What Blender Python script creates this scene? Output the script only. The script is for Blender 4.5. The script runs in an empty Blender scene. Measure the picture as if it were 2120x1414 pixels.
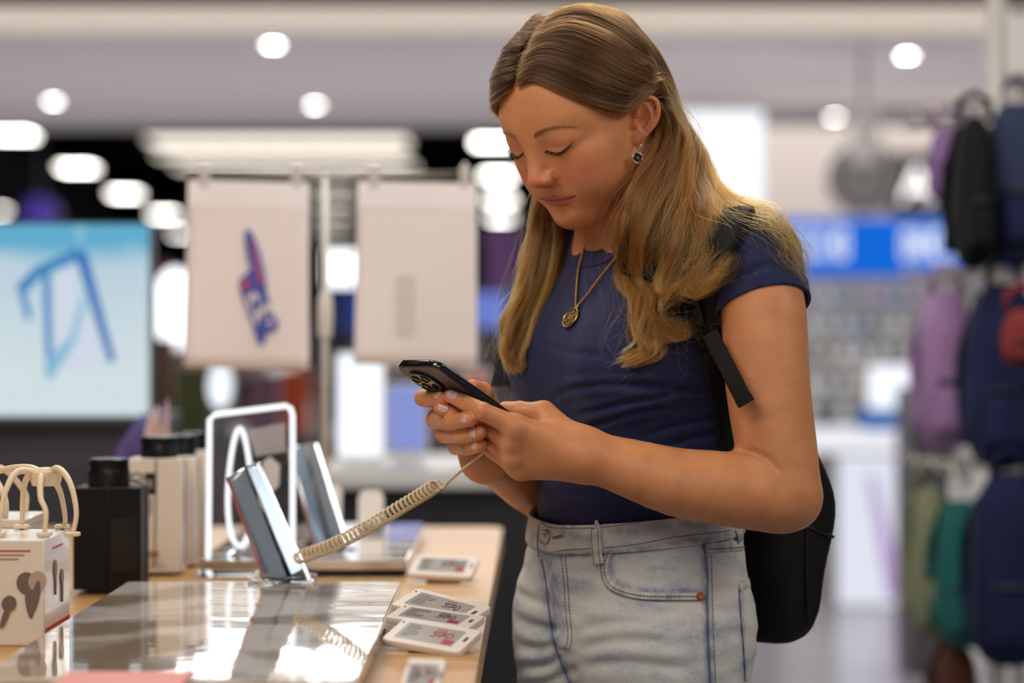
import bpy, bmesh, math, random
import numpy as np
from mathutils import Vector, Matrix, Quaternion
from mathutils.bvhtree import BVHTree
random.seed(7)
rng = np.random.default_rng(7)
C = bpy.context.scene.collection
SC = bpy.context.scene
PI = math.pi

# ------------------------------------------------------------------ camera
FPX = 2120 * 85 / 36.0
CAMZ = 1.25
cam_d = bpy.data.cameras.new('camera')
cam = bpy.data.objects.new('camera', cam_d)
C.objects.link(cam)
cam.location = (0, 0, CAMZ)
cam.rotation_euler = (PI / 2, 0, 0)
cam_d.lens = 85
cam_d.sensor_width = 36
cam_d.clip_start = 0.05
cam_d.clip_end = 200
cam_d.dof.use_dof = True
cam_d.dof.focus_distance = 2.50
cam_d.dof.aperture_fstop = 2.6
SC.camera = cam

def W(px, py, D):
    """a point of the room that lies D metres in front of the camera"""
    return np.array([(px - 1060) / FPX * D, D, CAMZ - (py - 707) / FPX * D])

# ------------------------------------------------------------------ world, exposure
world = bpy.data.worlds.new('world')
SC.world = world
world.use_nodes = True
world.node_tree.nodes['Background'].inputs[0].default_value = (0.80, 0.82, 0.88, 1)
world.node_tree.nodes['Background'].inputs[1].default_value = 0.22
SC.view_settings.view_transform = 'Standard'
SC.view_settings.look = 'None'
SC.view_settings.exposure = 0.0
SC.view_settings.gamma = 1.0
SC.view_settings.use_curve_mapping = False

def area(name, loc, target, sx, sy, power, col=(1, 0.96, 0.9)):
    d = bpy.data.lights.new(name, 'AREA')
    d.shape = 'RECTANGLE'
    d.size, d.size_y = sx, sy
    d.energy = power
    d.color = col
    o = bpy.data.objects.new(name, d)
    C.objects.link(o)
    o.location = loc
    o.rotation_euler = (Vector(target) - Vector(loc)).to_track_quat('-Z', 'Y').to_euler()
    return o

area('key_lamp', (-1.0, 1.5, 2.95), (0.1, 2.6, 1.2), 1.3, 1.3, 50, (1, 0.90, 0.78))
area('aisle_lamp', (1.9, 1.7, 2.95), (0.3, 2.6, 1.2), 1.3, 1.3, 42, (1, 0.90, 0.78))
area('front_lamp', (0.2, -0.6, 2.9), (0.1, 3.0, 1.2), 2.4, 1.2, 34, (1, 0.93, 0.84))
area('top_lamp', (0.3, 3.3, 2.95), (0.2, 2.9, 1.2), 1.4, 1.4, 48, (1, 0.95, 0.88))
area('shop_lamp', (0, 9.5, 2.95), (0, 9.5, 0), 8, 3, 270, (1, 0.97, 0.95))
area('table_lamp', (-0.9, 3.6, 2.95), (-0.5, 3.2, 0.95), 1.4, 1.4, 30, (1, 0.95, 0.88))
area('far_lamp', (0, 16.5, 2.9), (0, 16.5, 0), 14, 3, 860, (1.0, 0.985, 0.97))


# ------------------------------------------------------------------ materials
def s2l(c):
    return tuple((x / 12.92) if x <= 0.04045 else ((x + 0.055) / 1.055) ** 2.4 for x in c)

def rgb(r, g, b):
    return s2l((r / 255.0, g / 255.0, b / 255.0)) + (1.0,)

def setin(n, **kw):
    for k, v in kw.items():
        k = k.replace('_', ' ')
        if k in n.inputs:
            n.inputs[k].default_value = v

def mat(name, col=(0.8, 0.8, 0.8, 1), rough=0.5, metal=0.0, spec=0.5, emit=None, estr=0.0,
        trans=0.0, ior=1.45, sss=0.0, alpha=1.0, coat=0.0, noise=0.0, nscale=20.0, bump=0.0, bscale=200.0):
    m = bpy.data.materials.new(name)
    m.use_nodes = True
    nt = m.node_tree
    p = nt.nodes['Principled BSDF']
    p.inputs['Base Color'].default_value = col
    p.inputs['Roughness'].default_value = rough
    p.inputs['Metallic'].default_value = metal
    p.inputs['Specular IOR Level'].default_value = spec
    p.inputs['Transmission Weight'].default_value = trans
    p.inputs['IOR'].default_value = ior
    p.inputs['Alpha'].default_value = alpha
    p.inputs['Coat Weight'].default_value = coat
    if sss:
        p.inputs['Subsurface Weight'].default_value = sss
        p.inputs['Subsurface Scale'].default_value = 0.006
        p.inputs['Subsurface Radius'].default_value = (1.0, 0.35, 0.15)
    if emit is not None:
        p.inputs['Emission Color'].default_value = emit
        p.inputs['Emission Strength'].default_value = estr
    tc = None
    if noise or bump:
        tc = nt.nodes.new('ShaderNodeTexCoord')
    if noise:
        t = nt.nodes.new('ShaderNodeTexNoise')
        t.inputs['Scale'].default_value = nscale
        t.inputs['Detail'].default_value = 4
        nt.links.new(tc.outputs['Object'], t.inputs['Vector'])
        mx = nt.nodes.new('ShaderNodeMix')
        mx.data_type = 'RGBA'
        a = tuple(c * (1 - noise) for c in col[:3]) + (1,)
        b = tuple(min(1, c * (1 + noise)) for c in col[:3]) + (1,)
        mx.inputs[6].default_value = a
        mx.inputs[7].default_value = b
        nt.links.new(t.outputs[0], mx.inputs[0])
        nt.links.new(mx.outputs[2], p.inputs['Base Color'])
    if bump:
        t2 = nt.nodes.new('ShaderNodeTexNoise')
        t2.inputs['Scale'].default_value = bscale
        t2.inputs['Detail'].default_value = 3
        nt.links.new(tc.outputs['Object'], t2.inputs['Vector'])
        bp = nt.nodes.new('ShaderNodeBump')
        bp.inputs['Strength'].default_value = bump
        bp.inputs['Distance'].default_value = 0.001
        nt.links.new(t2.outputs[0], bp.inputs['Height'])
        nt.links.new(bp.outputs[0], p.inputs['Normal'])
    return m

# ------------------------------------------------------------------ objects
def empty(name, loc=(0, 0, 0), rot=(0, 0, 0)):
    o = bpy.data.objects.new(name, None)
    C.objects.link(o)
    o.location = loc
    o.rotation_euler = rot
    o.empty_display_size = 0.05
    return o

def tag(o, label=None, cat=None, group=None, kind=None):
    if label: o['label'] = label
    if cat: o['category'] = cat
    if group: o['group'] = group
    if kind: o['kind'] = kind
    return o

def link_mesh(name, me, m=None, parent=None, smooth=False):
    if m is not None and not me.materials:
        for mm in (m if isinstance(m, (list, tuple)) else [m]):
            me.materials.append(mm)
    if smooth:
        me.polygons.foreach_set('use_smooth', [True] * len(me.polygons))
    o = bpy.data.objects.new(name, me)
    C.objects.link(o)
    if parent is not None:
        o.parent = parent
    return o

def from_bm(name, bm, m=None, parent=None, smooth=False, recalc=True):
    if recalc:
        bmesh.ops.recalc_face_normals(bm, faces=bm.faces[:])
    me = bpy.data.meshes.new(name)
    bm.to_mesh(me)
    bm.free()
    return link_mesh(name, me, m, parent, smooth)

def from_vf(name, v, f, m=None, parent=None, smooth=True):
    me = bpy.data.meshes.new(name)
    me.from_pydata([tuple(map(float, p)) for p in v], [], [tuple(map(int, q)) for q in f])
    me.update()
    return link_mesh(name, me, m, parent, smooth)

def fast_mesh(name, v, q, m=None, parent=None, smooth=True):
    """quads (n,4) as numpy"""
    me = bpy.data.meshes.new(name)
    me.vertices.add(len(v))
    me.vertices.foreach_set('co', np.asarray(v, np.float32).ravel())
    n = len(q)
    k = q.shape[1]
    me.loops.add(n * k)
    me.loops.foreach_set('vertex_index', np.asarray(q, np.int32).ravel())
    me.polygons.add(n)
    me.polygons.foreach_set('loop_start', np.arange(0, n * k, k, dtype=np.int32))
    me.polygons.foreach_set('loop_total', np.full(n, k, np.int32))
    me.update(calc_edges=True)
    me.validate()
    return link_mesh(name, me, m, parent, smooth)

def autosmooth(o, ang=0.6):
    me = o.data
    me.polygons.foreach_set('use_smooth', [True] * len(me.polygons))
    try:
        me.set_sharp_from_angle(angle=ang)
    except Exception:
        pass
    return o

def bm_box(bm, c, s, rot=None, bevel=0.0, seg=2):
    """box at centre c, full size s, optional 3x3 rotation"""
    r = bmesh.ops.create_cube(bm, size=1.0)
    vs = r['verts']
    M = Matrix.Translation(Vector(c)) @ (rot.to_4x4() if rot is not None else Matrix.Identity(4)) @ Matrix.Diagonal((s[0], s[1], s[2], 1))
    bmesh.ops.transform(bm, matrix=M, verts=vs)
    if bevel:
        es = list({e for v in vs for e in v.link_edges})
        bmesh.ops.bevel(bm, geom=es, offset=bevel, segments=seg, affect='EDGES', profile=0.5)

def box(name, c, s, m, parent=None, rot=None, bevel=0.0, seg=2):
    bm = bmesh.new()
    bm_box(bm, c, s, rot, bevel, seg)
    o = from_bm(name, bm, m, parent)
    if bevel:
        autosmooth(o)
        ps = sorted(o.data.polygons, key=lambda p: -p.area)[:6]
        for p in ps: p.use_smooth = False
    return o

def rrect(w, h, r, n=5):
    """rounded rectangle outline, counter clockwise, centred"""
    pts = []
    r = min(r, w / 2 - 1e-5, h / 2 - 1e-5)
    for (cx, cy, a0) in ((w / 2 - r, h / 2 - r, 0), (-w / 2 + r, h / 2 - r, 90), (-w / 2 + r, -h / 2 + r, 180), (w / 2 - r, -h / 2 + r, 270)):
        for i in range(n + 1):
            a = math.radians(a0 + 90.0 * i / n)
            pts.append((cx + r * math.cos(a), cy + r * math.sin(a)))
    return pts

def bm_prism(bm, pts, z0, z1, M=None, bevel=0.0, seg=2):
    """closed outline extruded from z0 to z1, then moved by the matrix"""
    M = M or Matrix.Identity(4)
    lo = [bm.verts.new((x, y, z0)) for x, y in pts]
    hi = [bm.verts.new((x, y, z1)) for x, y in pts]
    n = len(pts)
    f0 = bm.faces.new(lo[::-1])
    f1 = bm.faces.new(hi)
    for i in range(n):
        bm.faces.new((lo[i], lo[(i + 1) % n], hi[(i + 1) % n], hi[i]))
    vs = lo + hi
    if bevel:
        es = list(f0.edges) + list(f1.edges)
        r = bmesh.ops.bevel(bm, geom=es, offset=bevel, segments=seg, affect='EDGES', profile=0.5)
        vs = list({v for v in vs if v.is_valid} | set(r['verts']))
    bmesh.ops.transform(bm, matrix=M, verts=vs)

def prism(name, pts, z0, z1, m, parent=None, M=None, bevel=0.0, seg=2):
    bm = bmesh.new()
    bm_prism(bm, pts, z0, z1, M, bevel, seg)
    o = from_bm(name, bm, m, parent)
    autosmooth(o)
    for p in o.data.polygons:
        if len(p.vertices) > 4: p.use_smooth = False
    return o

def bm_lathe(bm, prof, n=24, M=None):
    """profile of (radius, z) turned about z"""
    M = M or Matrix.Identity(4)
    rings = []
    for r, z in prof:
        if r < 1e-6:
            rings.append([bm.verts.new(M @ Vector((0, 0, z)))])
        else:
            rings.append([bm.verts.new(M @ Vector((r * math.cos(2 * PI * i / n), r * math.sin(2 * PI * i / n), z))) for i in range(n)])
    for a, b in zip(rings, rings[1:]):
        for i in range(n):
            j = (i + 1) % n
            if len(a) == 1 and len(b) == 1: continue
            if len(a) == 1: bm.faces.new((a[0], b[j], b[i]))
            elif len(b) == 1: bm.faces.new((a[i], a[j], b[0]))
            else: bm.faces.new((a[i], a[j], b[j], b[i]))

def lathe(name, prof, m, parent=None, n=24, M=None):
    bm = bmesh.new()
    bm_lathe(bm, prof, n, M)
    o = from_bm(name, bm, m, parent)
    autosmooth(o)
    return o

def frames(P, closed=False, up=None):
    P = np.asarray(P, float)
    n = len(P)
    T = np.zeros_like(P)
    if closed:
        T = np.roll(P, -1, 0) - np.roll(P, 1, 0)
    else:
        T[1:-1] = P[2:] - P[:-2]
        T[0] = P[1] - P[0]
        T[-1] = P[-1] - P[-2]
    T /= np.linalg.norm(T, axis=1)[:, None] + 1e-12
    N = np.zeros_like(P)
    a = np.array([0, 0, 1.0]) if up is None else np.asarray(up, float)
    if abs(T[0] @ a) > 0.95: a = np.array([1.0, 0, 0])
    v = a - T[0] * (a @ T[0])
    N[0] = v / np.linalg.norm(v)
    for i in range(1, n):
        v = N[i - 1] - T[i] * (N[i - 1] @ T[i])
        N[i] = v / (np.linalg.norm(v) + 1e-12)
    B = np.cross(T, N)
    return T, N, B

def tube_vf(P, r, n=8, closed=False, cap=True, flat=1.0, up=None):
    """tube along the points, radius a number or one per point"""
    P = np.asarray(P, float)
    T, N, B = frames(P, closed, up)
    rr = np.full(len(P), r) if np.isscalar(r) else np.asarray(r, float)
    ang = np.arange(n) * 2 * PI / n
    V = P[:, None, :] + rr[:, None, None] * (np.cos(ang)[None, :, None] * N[:, None, :] * flat + np.sin(ang)[None, :, None] * B[:, None, :])
    V = V.reshape(-1, 3)
    F = []
    m = len(P)
    for i in range(m if closed else m - 1):
        i2 = (i + 1) % m
        for j in range(n):
            j2 = (j + 1) % n
            F.append((i * n + j, i * n + j2, i2 * n + j2, i2 * n + j))
    if cap and not closed:
        F.append(tuple(range(n))[::-1])
        F.append(tuple((m - 1) * n + j for j in range(n)))
    return V, F

def tube(name, P, r, m, parent=None, n=8, closed=False, flat=1.0, up=None):
    V, F = tube_vf(P, r, n, closed, True, flat, up)
    return from_vf(name, V, F, m, parent, True)

def merge(parts):
    V, F, k = [], [], 0
    for v, f in parts:
        V.append(np.asarray(v, float))
        F += [tuple(i + k for i in q) for q in f]
        k += len(v)
    return np.concatenate(V), F

def spline(P, n):
    """Catmull-Rom through the points, n samples evenly by parameter"""
    P = np.asarray(P, float)
    m = len(P)
    if m == 2:
        t = np.linspace(0, 1, n)[:, None]
        return P[0] * (1 - t) + P[1] * t
    Q = np.concatenate([[2 * P[0] - P[1]], P, [2 * P[-1] - P[-2]]])
    u = np.linspace(0, m - 1 - 1e-9, n)
    i = u.astype(int)
    t = (u - i)[:, None]
    a, b, c, d = Q[i], Q[i + 1], Q[i + 2], Q[i + 3]
    return 0.5 * ((2 * b) + (c - a) * t + (2 * a - 5 * b + 4 * c - d) * t * t + (3 * b - a - 3 * c + d) * t ** 3)

def resample(P, n):
    P = np.asarray(P, float)
    s = np.concatenate([[0], np.cumsum(np.linalg.norm(np.diff(P, axis=0), axis=1))])
    t = np.linspace(0, s[-1], n)
    return np.stack([np.interp(t, s, P[:, k]) for k in range(P.shape[1])], 1)

def text(name, s, size, m, parent=None, M=None, align='CENTER', extrude=0.0):
    """lettering as a mesh made from Blender's own font"""
    cu = bpy.data.curves.new(name, 'FONT')
    cu.body = s
    cu.size = size
    cu.align_x = align
    cu.align_y = 'CENTER'
    cu.extrude = extrude
    t = bpy.data.objects.new(name + '_font', cu)
    C.objects.link(t)
    dg = bpy.context.evaluated_depsgraph_get()
    me = bpy.data.meshes.new_from_object(t.evaluated_get(dg))
    bpy.data.objects.remove(t)
    bpy.data.curves.remove(cu)
    me.name = name
    me.materials.clear()
    if M is not None: me.transform(M)
    return link_mesh(name, me, m, parent)

def frameM(o, x, y, z):
    """matrix from an origin and three axes"""
    M = Matrix.Identity(4)
    for i, a in enumerate((x, y, z, o)):
        for j in range(3): M[j][i] = float(a[j])
    return M

def unit(v):
    v = np.asarray(v, float)
    return v / np.linalg.norm(v)

def solidify(o, th, off=-1):
    m = o.modifiers.new('thickness', 'SOLIDIFY')
    m.thickness = th
    m.offset = off
    return o


# ================================================================== the shop's shell
def struct(o, label=None):
    o['kind'] = 'structure'
    if label: o['label'] = label
    return o
def quadbox(name, x0, x1, y0, y1, z0, z1, m, parent=None, bevel=0.0):
    return box(name, ((x0 + x1) / 2, (y0 + y1) / 2, (z0 + z1) / 2), (x1 - x0, y1 - y0, z1 - z0), m, parent, None, bevel)
def pxbox(name, x0, y0, x1, y1, D, th, m, parent=None, bevel=0.0):
    """box whose front face spans the given picture rectangle at depth D"""
    a = W(x0, y1, D); b = W(x1, y0, D)
    return quadbox(name, a[0], b[0], D, D + th, a[2], b[2], m, parent, bevel)

m_floor = mat('polished_floor', rgb(138, 135, 140), rough=0.22, spec=0.5, noise=0.06, nscale=1.5)
m_ceil = mat('grey_ceiling_paint', rgb(222, 217, 216), rough=0.9)
m_soffit = mat('white_soffit_paint', rgb(235, 228, 220), rough=0.9)
m_black = mat('black_paint', rgb(14, 14, 17), rough=0.8, spec=0.2)
m_beige = mat('beige_wall_paint', rgb(128, 119, 113), rough=0.85)
struct(quadbox('floor', -14, 14, -4, 46, -0.1, 0.0, m_floor))
struct(quadbox('ceiling', -14, 14, 13.62, 19.9, 3.0, 3.1, m_ceil))
struct(quadbox('ceiling_front', -14, 14, -4, 12.5, 3.0, 3.1, m_black))
struct(quadbox('ceiling_cove', -14, 14, 12.5, 13.62, 3.13, 3.23, m_soffit))
struct(quadbox('trim_1', -14, 14, 13.54, 13.62, 2.985, 3.23, m_soffit))
struct(quadbox('trim_2', -14, 14, 12.44, 12.5, 2.99, 3.23, m_black))
struct(quadbox('ceiling_back', -14, 14, 19.9, 46, 4.2, 4.3, m_black))
struct(quadbox('trim_3', -14, 14, 19.9, 19.98, 3.0, 4.3, m_black))
struct(quadbox('wall_left', -7.7, -7.5, 5.0, 45.8, 0, 4.2, mat('grey_wall_paint', rgb(96, 93, 98), rough=0.85)))
struct(quadbox('wall_back', -14, 14, 45.8, 46, 0, 4.3, m_black))

def emis(name, col, s):
    m = bpy.data.materials.new(name)
    m.use_nodes = True
    nt = m.node_tree
    nt.nodes.remove(nt.nodes['Principled BSDF'])
    e = nt.nodes.new('ShaderNodeEmission')
    e.inputs[0].default_value = col
    e.inputs[1].default_value = s
    nt.links.new(e.outputs[0], nt.nodes['Material Output'].inputs[0])
    return m
m_lamp = emis('lamp_face', (1.0, 0.97, 0.92, 1), 60.0)
m_lamp2 = emis('panel_face', (1.0, 0.96, 0.88, 1), 16.0)
m_lamp3 = emis('dim_panel_face', (1.0, 0.90, 0.78, 1), 1.9)
m_frame = mat('lamp_housing', rgb(225, 225, 228), rough=0.5)

# ------------------------------------------------------------------ downlights in the grey ceiling
def downlight(name, px, py, label):
    D = 1.75 * FPX / (707 - py)
    p = W(px, py, D)
    o = empty(name, (p[0], p[1], 3.0))
    tag(o, label, 'ceiling light', 'round downlights in the grey ceiling')
    lathe('lamp_ring', [(0.042, 0.0), (0.058, -0.004), (0.064, -0.010), (0.058, -0.014), (0.042, -0.009), (0.042, 0.0)], m_frame, o, 24)
    lathe('lamp_lens', [(0, -0.010), (0.042, -0.010), (0.042, -0.002), (0, -0.002)], m_lamp, o, 24)
    return o
downlight('downlight', 565, 90, 'round downlight in grey ceiling, nearest one above the hanging posters')
downlight('downlight', 110, 207, 'round downlight in grey ceiling above the wall of screens')
downlight('downlight', 652, 215, 'round downlight in grey ceiling just over the long warm light bars')
downlight('downlight', 1877, 112, 'round downlight in grey ceiling nearest to the hanging clothes')
downlight('downlight', 1728, 240, 'round downlight in grey ceiling over the beige wall')

# ------------------------------------------------------------------ panels in the dark hall behind
def panel(px, py, w, l, m, label, group, Hc=1.9):
    D = Hc * FPX / (707 - py)
    p = W(px, py, D)
    o = empty('ceiling_lamp', (p[0], p[1], CAMZ + Hc))
    tag(o, label, 'ceiling light', group)
    bm = bmesh.new()
    bm_box(bm, (0, 0, 0.035), (w + 0.03, l + 0.03, 0.05), None, 0.006)
    from_bm('lamp_housing', bm, m_black, o)
    bm = bmesh.new()
    bm_box(bm, (0, 0, 0.003), (w, l, 0.014), None, 0.003)
    from_bm('lamp_diffuser', bm, m, o)
    for s in (-1, 1):
        bm = bmesh.new()
        bm_box(bm, (s * w * 0.4, 0, 0.06 + (2.95 - Hc) / 2 - 0.03), (0.012, 0.012, 2.95 - Hc - 0.06))
        from_bm('hanger', bm, m_black, o)
    return o
row = 'bright panels over the dark hall, left row'
for k, (px, py, t) in enumerate([(28, 281, 'nearest of the row above the screen'), (161, 349, 'second of the row above the screen'), (259, 402, 'third of the row above the screen'), (340, 445, 'fourth of the row, beside the blank poster edge')]):
    panel(px, py, 0.34, 0.45, m_lamp2, 'bright white ceiling panel against black, ' + t, row)
panel(-8, 437, 0.30, 0.2, m_lamp2, 'bright white ceiling panel cut off by the picture edge', row)
panel(376, 484, 0.30, 0.2, m_lamp2, 'bright white ceiling panel half hidden by the printed poster', row)
row = 'bright panels over the dark hall, stacked behind the face'
for k, (px, py, t) in enumerate([(1020, 296, 'topmost of the stack beside the face'), (1032, 364, 'second of the stack beside the face'), (1036, 414, 'third of the stack beside the face'), (1036, 452, 'fourth of the stack beside the face'), (1034, 480, 'fifth of the stack, by the hair'), (1030, 505, 'lowest of the stack, by the hair')]):
    panel(px, py, 0.34, 0.45, m_lamp2, 'bright white ceiling panel, ' + t, row, 1.9 if k < 4 else 1.5)
def bar(x0, x1, py, l, label):
    Hc = 1.9
    D = Hc * FPX / (707 - py)
    w = (x1 - x0) / FPX * D
    return panel((x0 + x1) / 2, py, w, l, m_lamp3, label, 'long warm light bars')
bar(315, 845, 296, 0.9, 'long warm light bar across the hall, nearer one')
bar(325, 840, 322, 0.35, 'long warm light bar across the hall, middle one')
bar(365, 860, 346, 0.5, 'long warm light bar across the hall, farther one above the poster rail')
for k, (py, t) in enumerate([(388, 'uppermost'), (420, 'second'), (446, 'third'), (470, 'fourth'), (492, 'lowest')]):
    panel(690, py, 0.55, 0.35, m_lamp3, 'dim warm ceiling panel seen between the two posters, %s one' % t, 'dim panels between the posters')
# wash of light up in the cove
area('cove_lamp', (0, 13.0, 2.90), (0, 13.1, 3.2), 24, 0.2, 60, (1, 0.93, 0.85))

# ================================================================== blurred shop behind: left side
m_dark = mat('dark_laminate', rgb(62, 58, 62), rough=0.5)
m_darker = mat('charcoal_laminate', rgb(34, 34, 38), rough=0.5)
m_white = mat('white_laminate', rgb(226, 224, 222), rough=0.35)
m_greyl = mat('grey_laminate', rgb(98, 94, 99), rough=0.5)
m_glossb = mat('screen_bezel', rgb(20, 20, 24), rough=0.3)

# big screen on its dark cabinet
D0 = 4.5
a = W(-330, 860, D0); b = W(303, 462, D0)
tv = empty('display_screen', ((a[0] + b[0]) / 2, D0 + 0.05, a[2]))
tag(tv, 'big light blue screen showing a folded phone, standing on dark cabinet', 'screen')
def tvp(px, py): p = W(px, py, D0); return (p[0] - tv.location.x, p[2] - tv.location.z)
x0, z0 = tvp(-330, 862); x1, z1 = tvp(305, 463)
box('screen_housing', ((x0 + x1) / 2, 0.0, (z0 + z1) / 2), (x1 - x0 + 0.012, 0.05, z1 - z0 + 0.012), m_glossb, tv, None, 0.006)
def screen_mat():
    m = emis('screen_picture', (1, 1, 1, 1), 0.80)
    nt = m.node_tree
    e = [n for n in nt.nodes if n.type == 'EMISSION'][0]
    tc = nt.nodes.new('ShaderNodeTexCoord')
    sp = nt.nodes.new('ShaderNodeSeparateXYZ')
    nt.links.new(tc.outputs['Object'], sp.inputs[0])
    mr = nt.nodes.new('ShaderNodeMapRange'); mr.inputs[1].default_value = z0; mr.inputs[2].default_value = z1
    nt.links.new(sp.outputs[2], mr.inputs[0])
    n = nt.nodes.new('ShaderNodeTexNoise'); n.inputs['Scale'].default_value = 5
    nt.links.new(tc.outputs['Object'], n.inputs['Vector'])
    ad = nt.nodes.new('ShaderNodeMath'); ad.operation = 'MULTIPLY_ADD'; ad.inputs[1].default_value = 0.25
    nt.links.new(n.outputs[0], ad.inputs[0]); nt.links.new(mr.outputs[0], ad.inputs[2])
    cr = nt.nodes.new('ShaderNodeValToRGB')
    cr.color_ramp.elements[0].color = rgb(232, 246, 250); cr.color_ramp.elements[0].position = 0.35
    cr.color_ramp.elements[1].color = rgb(110, 190, 226); cr.color_ramp.elements[1].position = 1.18
    k = cr.color_ramp.elements.new(0.90); k.color = rgb(206, 230, 244)
    nt.links.new(ad.outputs[0], cr.inputs[0]); nt.links.new(cr.outputs[0], e.inputs[0])
    return m
m_screen = screen_mat()
scr = box('screen_picture', ((x0 + x1) / 2, -0.027, (z0 + z1) / 2), (x1 - x0, 0.004, z1 - z0), m_screen, tv)
# printed light: the folded phone on the picture
def shape(name, pts, m, parent, y=-0.031, th=0.001):
    P = [tvp(*p) for p in pts]
    M = frameM((0, y, 0), (1, 0, 0), (0, 0, 1), (0, -1, 0))
    return prism(name, P, 0, th, m, parent, M)
e1 = emis('picture_blue', rgb(78, 150, 210), 0.80); e2 = emis('picture_deep_blue', rgb(70, 128, 205), 0.80); e3 = emis('picture_pale', rgb(222, 232, 248), 0.85); e4 = emis('picture_sky', rgb(150, 205, 235), 0.80)
shape('picture_shape', [(30, 590), (70, 550), (158, 512), (165, 535), (85, 570), (50, 605), (62, 660), (50, 662)], e1, scr)
shape('picture_shape', [(150, 520), (176, 520), (236, 748), (222, 752)], e2, scr, -0.0312)
shape('picture_shape', [(84, 560), (100, 556), (106, 780), (92, 784)], e1, scr, -0.0314)
shape('picture_shape', [(88, 745), (140, 700), (168, 610), (176, 620), (150, 712), (104, 786), (90, 784)], e4, scr, -0.0316)
shape('picture_shape', [(108, 575), (150, 548), (160, 620), (136, 700), (110, 730)], e3, scr, -0.0318)
shape('picture_shape', [(176, 640), (216, 745), (120, 775), (150, 720)], e3, scr, -0.0320)
shape('picture_shape', [(150, 465), (172, 465), (168, 505), (160, 505)], e4, scr, -0.0322)
cab = empty('screen_cabinet', (tv.location.x, D0 + 0.2, 0))
tag(cab, 'dark grey cabinet carrying the big light blue screen', 'cabinet')
cw = b[0] - a[0]
bm = bmesh.new(); bm_box(bm, (0, 0, (a[2] - 0.03 + 0.08) / 2), (cw, 0.42, a[2] - 0.03 - 0.08), None, 0.004); from_bm('cabinet_body', bm, m_dark, cab)
bm = bmesh.new(); bm_box(bm, (0, 0.02, 0.04), (cw - 0.06, 0.36, 0.08)); from_bm('plinth', bm, m_darker, cab)
bm = bmesh.new(); bm_box(bm, (0, 0, a[2] - 0.0175), (cw + 0.01, 0.44, 0.025), None, 0.004); from_bm('cabinet_top', bm, m_darker, cab)
for s in (-1, 1):
    bm = bmesh.new(); bm_box(bm, (s * cw / 4, -0.218, a[2] / 2 + 0.02), (cw / 2 - 0.02, 0.016, a[2] - 0.2), None, 0.003); dr = from_bm('door', bm, m_dark, cab)
    bm = bmesh.new(); bm_box(bm, (s * 0.06, -0.232, a[2] / 2 + 0.1), (0.012, 0.012, 0.16), None, 0.003); from_bm('handle', bm, m_darker, dr)

# round signs, counters and goods farther off
def disc_sign(name, px, py, rx, ry, D, m, label, cat, th=0.06, stand=True, group=None):
    p = W(px, py, D)
    sx, sz = rx / FPX * D, ry / FPX * D
    o = empty(name, (p[0], p[1], p[2] if not stand else 0.0))
    tag(o, label, cat, group)
    zc = p[2] if stand else 0.0
    pts = [(sx * math.cos(t), sz * math.sin(t)) for t in np.linspace(0, 2 * PI, 33)[:-1]]
    M = frameM((0, 0, zc), (1, 0, 0), (0, 0, 1), (0, -1, 0))
    prism('sign_face', pts, 0.0, 0.012, m, o, M, 0.003)
    M = frameM((0, th, zc), (1, 0, 0), (0, 0, 1), (0, -1, 0))
    prism('sign_body', [(x * 1.03, y * 1.03) for x, y in pts], 0.0, th, m_white, o, M, 0.004)
    if stand:
        bm = bmesh.new(); bm_box(bm, (0, 0.03, (zc - sz) / 2 + 0.01), (0.05, 0.03, zc - sz - 0.02)); from_bm('post', bm, m_greyl, o)
        lathe('foot', [(0, 0), (0.2, 0), (0.2, 0.012), (0.02, 0.02), (0, 0.02)], m_greyl, o, 24, Matrix.Translation((0, 0.03, 0)))
    else:
        bm = bmesh.new(); bm_box(bm, (0, 0.03, (4.2 - p[2]) / 2 if D > 20 else (3.0 - p[2]) / 2), (0.02, 0.02, (4.2 if D > 20 else 3.0) - p[2])); from_bm('hanger', bm, m_greyl, o)
    return o
m_glow = emis('lit_white_face', (0.93, 0.96, 1.0, 1), 2.2)
m_glow2 = emis('lit_screen_face', (0.88, 0.93, 1.0, 1), 1.25)
disc_sign('round_sign', 362, 640, 44, 84, 8.0, m_glow, 'glowing white oval sign on post beside the printed poster', 'sign')
disc_sign('round_sign', 84, 440, 36, 30, 21.0, emis('purple_sign_face', rgb(96, 78, 190), 0.55), 'purple round sign hanging above the big blue screen', 'sign', 0.06, False)
disc_sign('round_sign', 456, 800, 24, 46, 6.5, m_glow2, 'small pale blue oval sign on post under the printed poster', 'sign')

def gondola(name, x0, x1, ytop, D, depth, mt, mb, label):
    """counter with a top and a body that reaches the floor"""
    zt = W(0, ytop, D)[2]
    a, b = W(x0, 0, D)[0], W(x1, 0, D)[0]
    o = empty(name, ((a + b) / 2, D + depth / 2, 0))
    tag(o, label, 'counter')
    w = b - a
    bm = bmesh.new(); bm_box(bm, (0, 0, zt - 0.02), (w, depth, 0.04), None, 0.005); from_bm('counter_top', bm, mt, o)
    bm = bmesh.new(); bm_box(bm, (0, 0, (zt - 0.04 + 0.08) / 2), (w - 0.06, depth - 0.08, zt - 0.12), None, 0.004); from_bm('counter_body', bm, mb, o)
    bm = bmesh.new(); bm_box(bm, (0, 0, 0.04), (w - 0.14, depth - 0.16, 0.08)); from_bm('plinth', bm, m_darker, o)
    return o, zt
g1, zt1 = gondola('display_counter', 655, 1130, 973, 5.2, 0.75, m_white, m_darker, 'white topped dark display counter behind the hands')
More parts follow.
